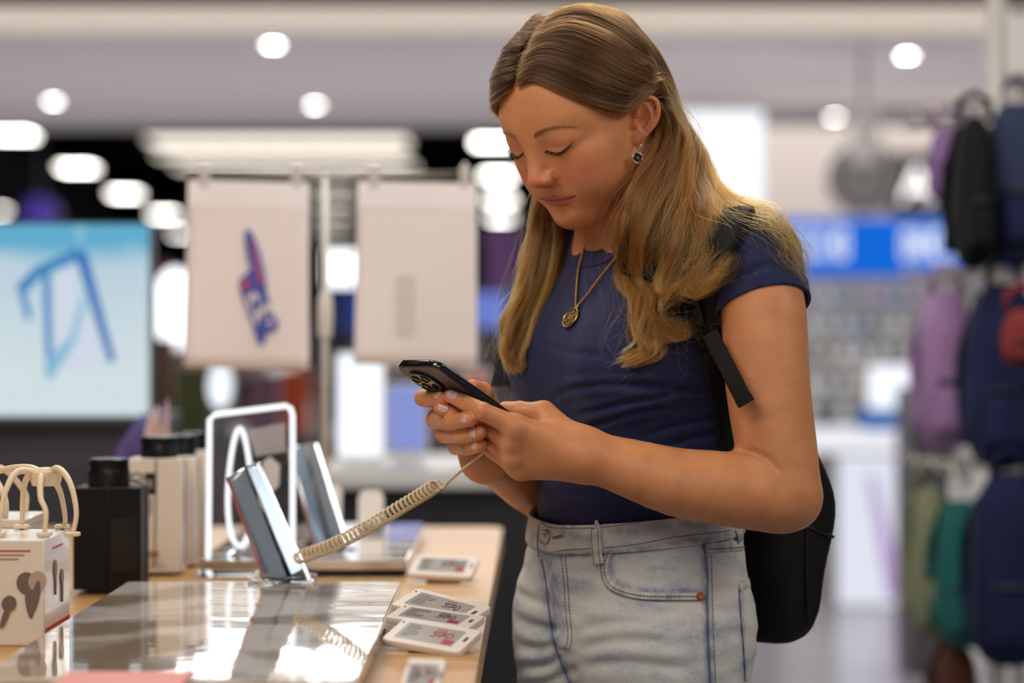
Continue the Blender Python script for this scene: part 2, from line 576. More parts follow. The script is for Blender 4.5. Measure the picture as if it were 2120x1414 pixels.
def standee(px0, py0, px1, py1, D, m, label, zbase, name='display_stand', cat='display stand', th=0.03):
    """upright panel in a frame on a foot"""
    a = W(px0, py1, D); b = W(px1, py0, D)
    o = empty(name, ((a[0] + b[0]) / 2, D, zbase))
    tag(o, label, cat)
    w, h = b[0] - a[0], b[2] - a[2]
    zc = (a[2] + b[2]) / 2 - zbase
    box('frame', (0, th / 2, zc), (w + 0.012, th, h + 0.012), m_white, o, None, 0.004)
    box('panel', (0, -0.003, zc), (w, 0.008, h), m, o, None, 0.002)
    zb = a[2] - zbase
    if zb > 0.02: box('foot', (0, th / 2, zb / 2), (min(w * 0.5, 0.12), th, zb), m_white, o)
    box('foot', (0, 0.03, 0.006), (w * 0.8, 0.14, 0.012), m_white, o, None, 0.003)
    return o
standee(700, 735, 792, 945, 5.4, m_glow2, 'tall glowing white stand on the display counter under the blank poster', zt1)
standee(805, 800, 880, 930, 5.5, emis('lilac_screen', rgb(150, 165, 235), 0.8), 'lilac lit stand on the display counter behind the phone', zt1)
standee(960, 770, 1010, 930, 5.6, mat('pink_card', rgb(196, 120, 120), rough=0.6), 'pinkish card stand on the display counter behind the thumb', zt1)
def wallscreen(px0, py0, px1, py1, D, m, label):
    a = W(px0, py1, D); b = W(px1, py0, D)
    o = empty('screen', ((a[0] + b[0]) / 2, D, 0))
    tag(o, label, 'screen')
    w, h = b[0] - a[0], b[2] - a[2]
    zc = (a[2] + b[2]) / 2
    box('screen_housing', (0, 0.03, zc), (w + 0.02, 0.05, h + 0.02), m_glossb, o, None, 0.004)
    box('screen_picture', (0, 0.0, zc), (w, 0.006, h), m, o)
    box('post', (0, 0.05, a[2] / 2), (0.06, 0.03, a[2]), m_darker, o)
    box('foot', (0, 0.05, 0.01), (0.4, 0.3, 0.02), m_darker, o, None, 0.004)
    return o
wallscreen(672, 520, 738, 592, 9.0, m_glow, 'small bright white screen between the two posters')
wallscreen(682, 596, 738, 690, 9.3, emis('blue_picture', rgb(52, 84, 200), 0.7), 'deep blue screen between the posters, under the bright one')
wallscreen(980, 605, 1050, 680, 9.0, emis('blue_picture2', rgb(120, 140, 225), 0.8), 'lilac blue screen beside the long hair')
wallscreen(1006, 470, 1075, 600, 12.0, emis('mauve_picture', rgb(120, 84, 130), 0.45), 'mauve screen behind the hair tips, above the lilac one')
wallscreen(300, 545, 345, 640, 9.5, emis('crimson_picture', rgb(150, 52, 84), 0.35), 'crimson screen to one side of the oval sign')

# shelving of mixed goods in the middle distance: each box a thing of its own
m_goods = [mat('goods_' + n, c, rough=0.55) for n, c in (('orange', rgb(214, 84, 28)), ('olive', rgb(88, 98, 52)), ('grey', rgb(126, 116, 112)), ('brown', rgb(120, 84, 66)), ('mauve', rgb(136, 106, 132)), ('white', rgb(225, 225, 228)), ('blue', rgb(18, 92, 168)), ('dark', rgb(40, 38, 44)), ('teal', rgb(40, 108, 104)), ('red', rgb(176, 40, 44)))]
G2, zt2 = gondola('goods_counter', 296, 672, 900, 7.2, 0.7, m_greyl, m_dark, 'grey counter of mixed goods under the printed poster')
def carton(px0, py0, px1, D, zb, mi, label, group=None, dep=None, name='carton', cat='box'):
    a = W(px0, 0, D)[0]; b = W(px1, py0, D)
    w, h = b[0] - a, b[2] - zb
    o = empty(name, ((a + b[0]) / 2, D + 0.06, zb))
    tag(o, label, cat, group)
    d = dep or min(w, 0.2)
    box('carton_body', (0, 0, h * 0.46), (w, d, h * 0.92), m_goods[mi], o, None, 0.004)
    box('carton_lid', (0, 0, h * 0.94), (w + 0.006, d + 0.006, h * 0.12), m_goods[mi], o, None, 0.003)
    return o
carton(582, 768, 634, 7.3, zt2, 0, 'bright orange carton on the goods counter')
carton(360, 760, 432, 7.3, zt2, 1, 'olive green carton on the goods counter')
carton(510, 775, 575, 7.4, zt2, 4, 'mauve carton on the goods counter')
carton(300, 700, 352, 7.5, zt2, 3, 'brown carton on the goods counter')
carton(642, 800, 668, 7.4, zt2, 2, 'grey carton on the goods counter end')

# low shelving along the back of the hall, seen only as dim colour
sh = empty('hall_shelf', (W(760, 0, 10.5)[0], 10.7, 0))
tag(sh, 'long dim brown shelf unit across the hall, behind the counters', 'shelf')
sw = 3.6
m_umber = mat('umber_laminate', rgb(104, 92, 88), rough=0.6)
box('back_panel', (0, 0.16, 0.62), (sw, 0.03, 1.24), m_umber, sh)
for z in (0.10, 0.45, 0.80, 1.10):
    box('shelf_board', (0, 0, z), (sw, 0.34, 0.025), m_greyl, sh, None, 0.003)
for s in (-1, -0.33, 0.33, 1):
    box('shelf_side', (s * sw / 2, 0, 0.62), (0.03, 0.36, 1.24), m_umber, sh, None, 0.003)
r_ = random.Random(9)
hx = [W(q, 0, 10.5)[0] for q in range(330, 1080, 62)]
for k, x in enumerate(hx):
    for z, rn in ((1.1125, 'top'), (0.8125, 'second')):
        w, h = r_.uniform(0.09, 0.12), r_.uniform(0.14, 0.2)
        mi = r_.choice([2, 3, 4, 5, 5, 6, 7, 8])
        o = empty('carton', (x, 10.66, z))
        tag(o, '%s carton on the %s board of the dim hall shelf, %s along' % (m_goods[mi].name.split('_')[1].split('.')[0], rn, ['first', 'second', 'third', 'fourth', 'fifth', 'sixth', 'seventh', 'eighth', 'ninth', 'tenth', 'eleventh', 'twelfth', 'thirteenth'][k]), 'box', 'cartons on the hall shelf')
        box('carton_body', (0, 0, h * 0.46), (w, 0.1, h * 0.92), m_goods[mi], o, None, 0.003)
        box('carton_lid', (0, 0, h * 0.95), (w + 0.005, 0.105, h * 0.1), m_goods[mi], o, None, 0.002)
# ================================================================== right side
o = empty('light_box', (W(1500, 0, 14)[0], 14.0, 0))
tag(o, 'tall glowing white light box behind the long hair', 'light box')
a = W(1380, 640, 14); b = W(1578, 232, 14)
zc = (a[2] + b[2]) / 2; w = b[0] - a[0]; h = b[2] - a[2]
xo = (a[0] + b[0]) / 2 - o.location.x
box('frame', (xo, 0.08, zc), (w + 0.03, 0.14, h + 0.03), m_white, o, None, 0.006)
box('panel', (xo, 0.0, zc), (w, 0.02, h), emis('light_box_face', (0.90, 0.94, 1.0, 1), 1.25), o)
box('post', (xo, 0.08, a[2] / 2), (w * 0.9, 0.1, a[2]), m_greyl, o)
struct(pxbox('wall_right', 1560, 262, 2600, 640, 17.5, 0.2, m_beige))
o = pxbox('letter_sign', 1845, 315, 1965, 445, 17.42, 0.08, m_black, None, 0.004)
tag(o, 'black wall panel with white letter on the beige wall', 'sign')
p = W(1898, 385, 17.41)
text('lettering', 'A', 0.36, m_white, o, frameM(p, (1, 0, 0), (0, 0, 1), (0, -1, 0)))
text('lettering', 'A', 0.30, m_white, o, frameM(W(1945, 395, 17.41), (1, 0, 0), (0, 0, 1), (0, -1, 0)))
d = disc_sign('round_sign', 1788, 368, 78, 78, 15.0, mat('grey_sign_face', rgb(122, 118, 120), rough=0.6), 'grey round hanging sign with pale mark in front of beige wall', 'sign', 0.05, False)
pm = mat('pale_mark', rgb(190, 186, 184), rough=0.6)
tube('sign_mark', [(0.13 * math.cos(t), -0.016, 0.13 * math.sin(t)) for t in np.linspace(0, 2 * PI, 25)[:-1]], 0.012, pm, d, 6, True)
box('sign_mark', (0, -0.016, 0.0), (0.05, 0.02, 0.10), pm, d)
p = W(1790, 300, 14.2)
pl = empty('pendant_lamp', (p[0], p[1], p[2]))
tag(pl, 'white pendant lamp hanging in front of the grey round sign', 'ceiling light')
lathe('lamp_shade', [(0.0, 0.22), (0.05, 0.22), (0.075, 0.16), (0.085, 0.0), (0.08, -0.10), (0.075, -0.10), (0.08, 0.0), (0.0, 0.19)], mat('lamp_shade_white', rgb(225, 222, 218), rough=0.5), pl, 20)
lathe('lamp_bulb', [(0, -0.09), (0.05, -0.075), (0.06, -0.04), (0.03, 0.02), (0, 0.03)], emis('bulb', (1, 0.95, 0.88, 1), 1.0), pl, 16)
tube('cord', [(0, 0, 0.2), (0, 0, 3.0 - p[2])], 0.008, m_greyl, pl, 6)

# blue lit fascia over a wall of packets
D1 = 13.0
a = W(1560, 572, D1); b = W(2130, 452, D1)
fa = empty('fascia_sign', ((a[0] + b[0]) / 2, D1, 0))
tag(fa, 'blue lit shop fascia with two white words over the packet wall', 'sign')
fx = (a[0] + b[0]) / 2
def fascia_mat():
    m = emis('fascia_blue', rgb(20, 104, 216), 1.0)
    return m
box('fascia_box', (0, 0.12, (a[2] + b[2]) / 2), (b[0] - a[0] + 0.02, 0.2, b[2] - a[2] + 0.02), m_white, fa, None, 0.005)
box('fascia_panel', (0, 0.01, (a[2] + b[2]) / 2), (b[0] - a[0], 0.02, b[2] - a[2]), fascia_mat(), fa)
wt = emis('fascia_white', (0.86, 0.92, 1, 1), 1.05)
r_ = random.Random(5)
for (wx0, wx1) in ((1625, 1765), (1868, 1982)):
    x = wx0
    while x < wx1 - 8:                                   # letter forms too blurred to read: strokes only
        lw = r_.uniform(12, 20)
        q0 = W(x, 535, D1 - 0.012); q1 = W(x + lw, 475, D1 - 0.012)
        zc, hh, ww = (q0[2] + q1[2]) / 2, q1[2] - q0[2], q1[0] - q0[0]
        xc = (q0[0] + q1[0]) / 2 - fx
        bm = bmesh.new()
        kind = r_.randrange(3)
        bm_box(bm, (xc - ww * 0.4, -0.012, zc), (ww * 0.34, 0.012, hh))
        if kind != 2: bm_box(bm, (xc + ww * 0.4, -0.012, zc), (ww * 0.34, 0.012, hh))
        bm_box(bm, (xc, -0.012, zc + hh * (0.43 if kind != 1 else 0.0)), (ww * 0.8, 0.012, hh * 0.18))
        if kind != 1: bm_box(bm, (xc, -0.012, zc - hh * 0.43), (ww * 0.8, 0.012, hh * 0.18))
        from_bm('letter', bm, wt, fa)
        x += lw + 6
for s in (-1, 1):
    box('post', (s * (b[0] - a[0]) * 0.46, 0.12, a[2] / 2), (0.06, 0.06, a[2]), m_white, fa)
# the packet wall
pwx0, pwx1 = W(1600, 0, 13.2)[0], W(2130, 0, 13.2)[0]
pw = empty('packet_rack', ((pwx0 + pwx1) / 2, 13.3, 0))
tag(pw, 'pale peg wall under the blue fascia', 'shelf')
zt = W(0, 575, 13.2)[2]
box('back_panel', (0, 0.03, zt / 2), (pwx1 - pwx0, 0.04, zt), mat('peg_board', rgb(206, 204, 202), rough=0.6), pw)
for k, py in enumerate((600, 660, 722, 784, 846)):
    z = W(0, py, 13.1)[2]
    box('peg_rail', (0, -0.03, z), (pwx1 - pwx0, 0.03, 0.02), m_greyl, pw, None, 0.003)
pk_m = [mat('packet_' + n, c, rough=0.4) for n, c in (('white', rgb(232, 232, 232)), ('pearl', rgb(214, 216, 222)), ('silver', rgb(188, 190, 196)), ('sky', rgb(168, 186, 212)), ('lilac', rgb(196, 184, 214)), ('sand', rgb(208, 200, 186)), ('slate', rgb(104, 110, 124)))]
protos = {}
cols = [1640, 1676, 1712, 1748, 1784, 1820, 1856, 1892, 1928]
cname = ['first', 'second', 'third', 'fourth', 'fifth', 'sixth', 'seventh', 'eighth', 'ninth']
rname = ['top', 'second', 'third', 'fourth', 'lowest']
for j, py in enumerate((600, 660, 722, 784, 846)):
    for i, px in enumerate(cols):
        mi = r_.choice([0, 0, 0, 1, 1, 2, 3, 5, 6] if j else [3, 4, 3, 1, 2, 6])
        p = W(px + r_.uniform(-3, 3), py, 13.05)
        w, h = 0.066, 0.115
        if mi not in protos:
            o = empty('packet', (0, 0, 0))
            bm = bmesh.new(); bm_box(bm, (0, 0, -0.065), (w, 0.03, h), None, 0.004); from_bm('packet_body', bm, pk_m[mi], o)
            bm = bmesh.new(); bm_box(bm, (0, -0.002, 0.002), (w * 0.7, 0.004, 0.03), None, 0.001); from_bm('packet_hanger', bm, pk_m[mi], o)
            bm = bmesh.new(); bm_box(bm, (0, -0.0158, -0.08), (w * 0.7, 0.002, 0.03)); from_bm('packet_label', bm, m_greyl, o)
            protos[mi] = o
        else:
            src = protos[mi]
            o = src.copy(); C.objects.link(o)
            for ch in src.children:
                c2 = ch.copy(); C.objects.link(c2); c2.parent = o
        o.location = p
        nm = pk_m[mi].name.split('_')[1].split('.')[0]
        tag(o, '%s packet on the %s rail of the peg wall, %s from the woman' % (nm, rname[j], cname[i]), 'packet', 'packets on the peg wall')

# lit counter with a glowing front
D2 = 11.3
a = W(1660, 1262, D2); b = W(1890, 892, D2)
lc = empty('lit_counter', ((a[0] + b[0]) / 2, D2 + 0.3, 0))
tag(lc, 'white counter with glowing front panel and purple streak beyond the backpack', 'counter')
w = b[0] - a[0]
box('counter_top', (0, 0, b[2] - 0.05), (w, 0.62, 0.10), emis('counter_edge_light', (0.95, 0.95, 1, 1), 0.92), lc, None, 0.012)
box('counter_body', (0.08, 0.06, (b[2] - 0.1) / 2), (w - 0.16, 0.46, b[2] - 0.1), m_beige, lc)
p0, p1 = W(1738, 1256, D2), W(1886, 945, D2)
px_ = (p0[0] + p1[0]) / 2 - lc.location.x
box('glowing_panel', (px_, -0.23, (p0[2] + p1[2]) / 2), (p1[0] - p0[0], 0.03, p1[2] - p0[2]), emis('counter_front_light', (0.86, 0.89, 1.0, 1), 0.88), lc)
Ms = frameM((0, -0.248, 0), (1, 0, 0), (0, 0, 1), (0, -1, 0))
pts = [(1798, 985), (1815, 985), (1880, 1235), (1840, 1245)]
prism('purple_streak', [(W(x, y, D2)[0] - lc.location.x, W(x, y, D2)[2]) for x, y in pts], 0, 0.003, emis('streak', rgb(196, 168, 220), 0.85), lc, Ms)
box('plinth', (0.08, 0.06, 0.03), (w - 0.2, 0.4, 0.06), m_darker, lc)
# things on it
zc2 = b[2]
o = carton(1784, 848, 1858, 11.4, zc2, 6, 'blue carton standing on the lit white counter', None, 0.1)
o = standee(1800, 760, 1920, 850, 11.55, m_glow2, 'pale glowing screen standing on the lit white counter', zc2)
o = pxbox('pillar', 1880, 800, 1985, 1420, 9.0, 0.3, m_greyl, None, 0.01)
o.name = 'display_plinth'
tag(o, 'tall grey plinth between lit counter and hanging clothes', 'plinth')
o.dimensions = (o.dimensions[0], o.dimensions[1], o.dimensions[2])

# ------------------------------------------------------------------ rack of hanging bags and jackets at the right
DR = 4.6
m_rackm = mat('rack_white_metal', rgb(206, 200, 196), rough=0.4, metal=0.2)
rk = empty('clothes_rack', (W(2130, 0, DR)[0], DR + 0.2, 0))
tag(rk, 'white metal clothes rack at the edge of the aisle', 'rack')
def rp(px, py, dy=0.0):
    p = W(px, py, DR + dy) - np.array(rk.location)
    return p
xx = rp(2062, 0)[0]
tube('upright', [(xx, -0.2, 0.0), (xx, -0.2, rp(0, -80)[2])], 0.018, m_rackm, rk, 10)
tube('upright', [(xx + 0.16, 0.35, 0.0), (xx + 0.16, 0.35, rp(0, -80)[2])], 0.018, m_rackm, rk, 10)
for py in (215, 560, 985):
    z = rp(0, py)[2]
    tube('rail', [(xx, -0.2, z), (xx + 0.16, 0.35, z)], 0.010, m_rackm, rk, 8)
    for dy in (-0.2, 0.0, 0.2, 0.35):
        tube('hook', [(xx, dy, z), (xx - 0.03, dy, z + 0.004), (xx - 0.075, dy, z + 0.0), (xx - 0.09, dy, z + 0.02)], 0.005, m_rackm, rk, 6)
        tube('hook', [(xx, dy, z), (xx + 0.06, dy, z + 0.004), (xx + 0.14, dy, z + 0.0), (xx + 0.16, dy, z + 0.02)], 0.005, m_rackm, rk, 6)
box('rack_foot', (xx, 0.08, 0.02), (0.5, 0.75, 0.03), m_rackm, rk, None, 0.006)
box('header_panel', (xx + 0.12, 0.05, rp(0, 60)[2]), (0.18, 0.02, 0.12), m_white, rk, None, 0.004)

def cloth(name, col, rough=0.8, sc=60):
    return mat(name, col, rough=rough, spec=0.25, noise=0.15, nscale=sc, bump=0.4, bscale=300)
def hanging_bag(px0, py0, px1, py1, D, m, label, cat='bag', name='hanging_bag', depth=0.14, seed=0, straps=True, m2=None):
    """soft bag: a pillowy body with a front pocket, top loop and straps"""
    a = W(px0, py1, D); b = W(px1, py0, D)
    w, h = b[0] - a[0], b[2] - a[2]
    o = empty(name, ((a[0] + b[0]) / 2, D + depth / 2, a[2]))
    tag(o, label, cat)
    r = np.random.default_rng(seed)
    n, k = 26, 28
    V, F = [], []
    for i in range(n + 1):
        t = i / n
        z = h * t
        g = (1 - abs(2 * t - 1) ** 4.0) ** 0.5
        ww = w / 2 * (0.25 + 0.75 * g) * (1 - 0.18 * t * t); dd = depth / 2 * (0.15 + 0.85 * g) * (1.05 - 0.4 * t)
        for j in range(k):
            th = 2 * PI * j / k
            c, s = math.cos(th), math.sin(th)
            e = 0.62
            x = ww * math.copysign(abs(c) ** e, c); y = dd * math.copysign(abs(s) ** e, s)
            f = 1 + 0.03 * math.sin(3 * th + 9 * t + seed) + 0.02 * math.sin(7 * th - 14 * t + seed)
            V.append((x * f, y * f, z))
    for i in range(n):
        for j in range(k):
            F.append((i * k + j, i * k + (j + 1) % k, (i + 1) * k + (j + 1) % k, (i + 1) * k + j))
    F.append(tuple(range(k))[::-1]); F.append(tuple(n * k + j for j in range(k)))
    from_vf('bag_body', V, F, m, o)
    V2, F2 = [], []
    for i in range(13):
        t = i / 12
        for j in range(13):
            u = j / 12 * 2 - 1
            bl = (max(0, 1 - abs(u) ** 5)) ** 0.5 * (max(0, 1 - abs(2 * t - 1) ** 5)) ** 0.5
            V2.append((u * w * 0.36, -depth * 0.47 - 0.03 * bl, h * (0.10 + 0.36 * t)))
    for i in range(12):
        for j in range(12):
            F2.append((i * 13 + j, i * 13 + j + 1, (i + 1) * 13 + j + 1, (i + 1) * 13 + j))
    po = from_vf('front_pocket', V2, F2, m2 or m, o)
    solidify(po, 0.004)
    tube('zip', [(-w * 0.33, -depth * 0.47 - 0.026, h * 0.43), (0, -depth * 0.47 - 0.034, h * 0.435), (w * 0.33, -depth * 0.47 - 0.026, h * 0.43)], 0.004, m_darker, o, 6)
    tube('top_loop', [(-0.03, 0, h * 0.97), (-0.028, 0, h + 0.03), (0, 0, h + 0.045), (0.028, 0, h + 0.03), (0.03, 0, h * 0.97)], 0.007, m2 or m, o, 6)
    if straps:
        for s in (-1, 1):
            tube('strap', spline([(s * w * 0.2, depth * 0.45, h * 0.95), (s * w * 0.42, depth * 0.75, h * 0.6), (s * w * 0.38, depth * 0.6, h * 0.12)], 12), 0.014, m2 or m, o, 8, flat=0.4)
    return o
BLK = cloth('black_canvas', rgb(16, 16, 18)); NVY = cloth('navy_canvas', rgb(28, 36, 72)); NVY2 = cloth('slate_canvas', rgb(48, 56, 84)); LIL = cloth('lilac_canvas', rgb(150, 116, 168)); PNK = cloth('mauve_satin', rgb(166, 128, 176), 0.45)
GRN = cloth('teal_canvas', rgb(30, 96, 92)); OLV = cloth('sage_canvas', rgb(136, 140, 112)); RED = cloth('brick_canvas', rgb(126, 48, 46))
hanging_bag(1990, 235, 2075, 555, 4.45, BLK, 'black bag hanging from the top rail of the rack', seed=1)
hanging_bag(2050, 205, 2190, 548, 4.52, NVY2, 'slate blue bag hanging from the top rail at the picture edge', seed=2, m2=NVY)
hanging_bag(1928, 262, 2006, 415, 4.90, LIL, 'small lilac pouch hanging beside the black bag', seed=3, depth=0.08, straps=False)
hanging_bag(1962, 395, 2000, 480, 4.95, cloth('rose_canvas', rgb(206, 158, 156)), 'narrow pale pink pouch hanging below the lilac pouch', seed=4, depth=0.05, straps=False)
hanging_bag(1915, 600, 2030, 935, 4.75, PNK, 'mauve bag hanging from the middle rail', seed=5)
hanging_bag(2012, 585, 2175, 975, 4.50, NVY, 'navy bag hanging from the middle rail', seed=6)
hanging_bag(2080, 640, 2170, 760, 4.38, RED, 'brick red pouch hanging in front of the navy bag', seed=7, depth=0.06, straps=False)
bags = [hanging_bag(1895, 1010, 1985, 1330, 4.80, OLV, 'sage green bag hanging from the lowest rail', seed=8)]
bags.append(hanging_bag(1950, 1040, 2060, 1350, 4.62, GRN, 'teal bag hanging from the lowest rail', seed=9))
bags.append(hanging_bag(2022, 985, 2190, 1390, 4.40, cloth('deep_navy_canvas', rgb(20, 28, 62)), 'deep navy bag hanging from the lowest rail', seed=10))
hanging_bag(1950, 1345, 2040, 1560, 4.70, cloth('umber_canvas', rgb(86, 52, 36)), 'brown bag at the foot of the rack', seed=11)
def price_card(px, py, D, bag):
    """swing tag tied to a bag: a part of it"""
    p = W(px, py, D) - np.array(bag.location)
    pts = rrect(0.030, 0.050, 0.005)
    c = prism('swing_tag', pts, 0, 0.0012, m_white, bag, frameM(p, (1, 0, 0), (0, 0, 1), (0, -1, 0)))
    c['label'] = 'white swing tag'
    tube('tag_string', [p + np.array([0, 0, 0.022]), p + np.array([0.004, 0, 0.06]), p + np.array([0, 0.06, 0.095])], 0.0012, m_greyl, c, 5)
price_card(2027, 1000, 4.52, bags[1]); price_card(1978, 1010, 4.68, bags[0])

# ================================================================== the display table
TZ = 0.95
def on_table(px, py, z=TZ):
    D = (CAMZ - z) * FPX / (py - 707)
    return W(px, py, D)
def wood():
    m = bpy.data.materials.new('oak_veneer')
    m.use_nodes = True
    nt = m.node_tree
    p = nt.nodes['Principled BSDF']
    tc = nt.nodes.new('ShaderNodeTexCoord')
    mp = nt.nodes.new('ShaderNodeMapping'); mp.inputs['Scale'].default_value = (1.0, 34, 34)
    nt.links.new(tc.outputs['Object'], mp.inputs['Vector'])
    n = nt.nodes.new('ShaderNodeTexNoise'); n.inputs['Scale'].default_value = 6; n.inputs['Detail'].default_value = 6
    nt.links.new(mp.outputs[0], n.inputs['Vector'])
    cr = nt.nodes.new('ShaderNodeValToRGB')
    cr.color_ramp.elements[0].color = rgb(164, 116, 60); cr.color_ramp.elements[0].position = 0.3
    cr.color_ramp.elements[1].color = rgb(204, 160, 98); cr.color_ramp.elements[1].position = 0.7
    nt.links.new(n.outputs[0], cr.inputs[0]); nt.links.new(cr.outputs[0], p.inputs['Base Color'])
    p.inputs['Roughness'].default_value = 0.38
    bp = nt.nodes.new('ShaderNodeBump'); bp.inputs['Strength'].default_value = 0.35; bp.inputs['Distance'].default_value = 0.0008
    nt.links.new(n.outputs[0], bp.inputs['Height']); nt.links.new(bp.outputs[0], p.inputs['Normal'])
    return m
m_wood = wood()
tb = empty('display_table', (-0.65, 2.7, 0))
tag(tb, 'oak display table with pale legs, carrying phones and boxes', 'table')
rt = rrect(1.30, 2.40, 0.03, 6)
# the right edge runs very slightly off the line of sight
sk = 0.0099
top_pts = [(x + 0.005 + y * sk, y + 0.02) for x, y in rt]
top_pts = [(x + 0.63 - 0.013, y) for x, y in [(x - 0.0, y) for x, y in top_pts]]
shift = -0.65
top_pts = [(x - 0.63 + 0.013 + 0.6405 - 0.65 + 0.65 - 0.013 + 0.0, y) for x, y in top_pts]
# bring the edge to x = -0.0165 at y = 2.65
ex = max(x for x, y in top_pts)
top_pts = [(x - ex + (0.65 - 0.0165) + 0.001, y) for x, y in top_pts]
prism('table_top', top_pts, TZ - 0.034, TZ, m_wood, tb, None, 0.002, 2)
m_edge = mat('pale_edge_band', rgb(200, 192, 184), rough=0.5)
box('apron', (-0.02, 0.02, TZ - 0.075), (1.14, 2.24, 0.08), m_edge, tb, None, 0.004)
for sx in (-0.55, 0.50):
    for sy in (-1.06, 1.10):
        box('leg', (sx, sy, (TZ - 0.115) / 2), (0.07, 0.07, TZ - 0.115), m_edge, tb, None, 0.005)

# ------------------------------------------------------------------ clear plates the phones stand on
def acrylic(name, col=(1, 1, 1, 1), rough=0.02):
    m = mat(name, col, rough=rough, spec=0.5, trans=1.0, ior=1.49)
    return m
m_acr = acrylic('clear_acrylic')
def gloss_plate():
    """printed card under a slightly wavy clear cover"""
    m = mat('glossy_plate', rgb(158, 144, 132), rough=0.05, spec=0.8, ior=1.55, coat=0.4)
    nt = m.node_tree
    p = nt.nodes['Principled BSDF']
    tc = nt.nodes.new('ShaderNodeTexCoord')
    n = nt.nodes.new('ShaderNodeTexNoise'); n.inputs['Scale'].default_value = 14; n.inputs['Detail'].default_value = 1
    nt.links.new(tc.outputs['Object'], n.inputs['Vector'])
    bp = nt.nodes.new('ShaderNodeBump'); bp.inputs['Strength'].default_value = 0.35; bp.inputs['Distance'].default_value = 0.0012
    nt.links.new(n.outputs[0], bp.inputs['Height'])
    nt.links.new(bp.outputs[0], p.inputs['Normal']); nt.links.new(bp.outputs[0], p.inputs['Coat Normal'])
    n2 = nt.nodes.new('ShaderNodeTexNoise'); n2.inputs['Scale'].default_value = 7; n2.inputs['Detail'].default_value = 2
    nt.links.new(tc.outputs['Object'], n2.inputs['Vector'])
    cr = nt.nodes.new('ShaderNodeValToRGB')
    cr.color_ramp.elements[0].color = rgb(150, 132, 114); cr.color_ramp.elements[0].position = 0.42
    cr.color_ramp.elements[1].color = rgb(212, 203, 198); cr.color_ramp.elements[1].position = 0.55
    nt.links.new(n2.outputs[0], cr.inputs[0]); nt.links.new(cr.outputs[0], p.inputs['Base Color'])
    return m
m_white_gloss = gloss_plate()
def plate(name, pts, z0, z1, label, under=True):
    c = np.mean(np.array(pts), 0)
    o = empty(name, (c[0], c[1], z0))
    tag(o, label, 'display plate')
    P = [(x - c[0], y - c[1]) for x, y in pts]
    prism('plate_cover', P, 0.010, z1 - z0, m_white_gloss, o, None, 0.0012, 2)
    prism('plate_base', [(x * 0.992, y * 0.992) for x, y in P], 0.0, 0.0098, m_acr, o, None, 0.001, 2)
    return o
def rr_pts(x0, x1, y0, y1, r=0.008):
    return [(x + (x0 + x1) / 2, y + (y0 + y1) / 2) for x, y in rrect(x1 - x0, y1 - y0, r, 4)]
PZ = TZ + 0.022
plate('display_plate', rr_pts(-0.445, -0.128, 1.98, 2.800), TZ, PZ, 'clear glossy plate filling the near end of the table')
plate('display_plate', rr_pts(-0.400, -0.134, 3.070, 3.70), TZ, PZ, 'clear glossy plate under the farther folding phone')

# ------------------------------------------------------------------ folding phones standing half open
m_chrome = mat('blue_steel', rgb(206, 218, 230), rough=0.12, metal=0.8)
m_chrome_d = mat('dark_steel', rgb(96, 92, 84), rough=0.18, metal=0.95)
m_redscr = mat('red_display', rgb(196, 36, 44), rough=0.1, coat=0.5)
def slab_between(name, tl, tr, br, bl, th, m, parent, origin, bevel=0.0012):
    """thin slab with a given front face"""
    q = [np.asarray(p, float) - origin for p in (tl, tr, br, bl)]
    n = unit(np.cross(q[1] - q[0], q[3] - q[0]))
    bm = bmesh.new()
    f = [bm.verts.new(p) for p in q]; g = [bm.verts.new(p + n * th) for p in q]
    bm.faces.new(f); bm.faces.new(g[::-1])
    for i in range(4): bm.faces.new((f[i], g[i], g[(i + 1) % 4], f[(i + 1) % 4]))
    bmesh.ops.recalc_face_normals(bm, faces=bm.faces[:])
    bmesh.ops.bevel(bm, geom=bm.edges[:], offset=bevel, segments=2, affect='EDGES', profile=0.5)
    o = from_bm(name, bm, m, parent)
    autosmooth(o)
    for p in sorted(o.data.polygons, key=lambda p: -p.area)[:6]: p.use_smooth = False
    return o
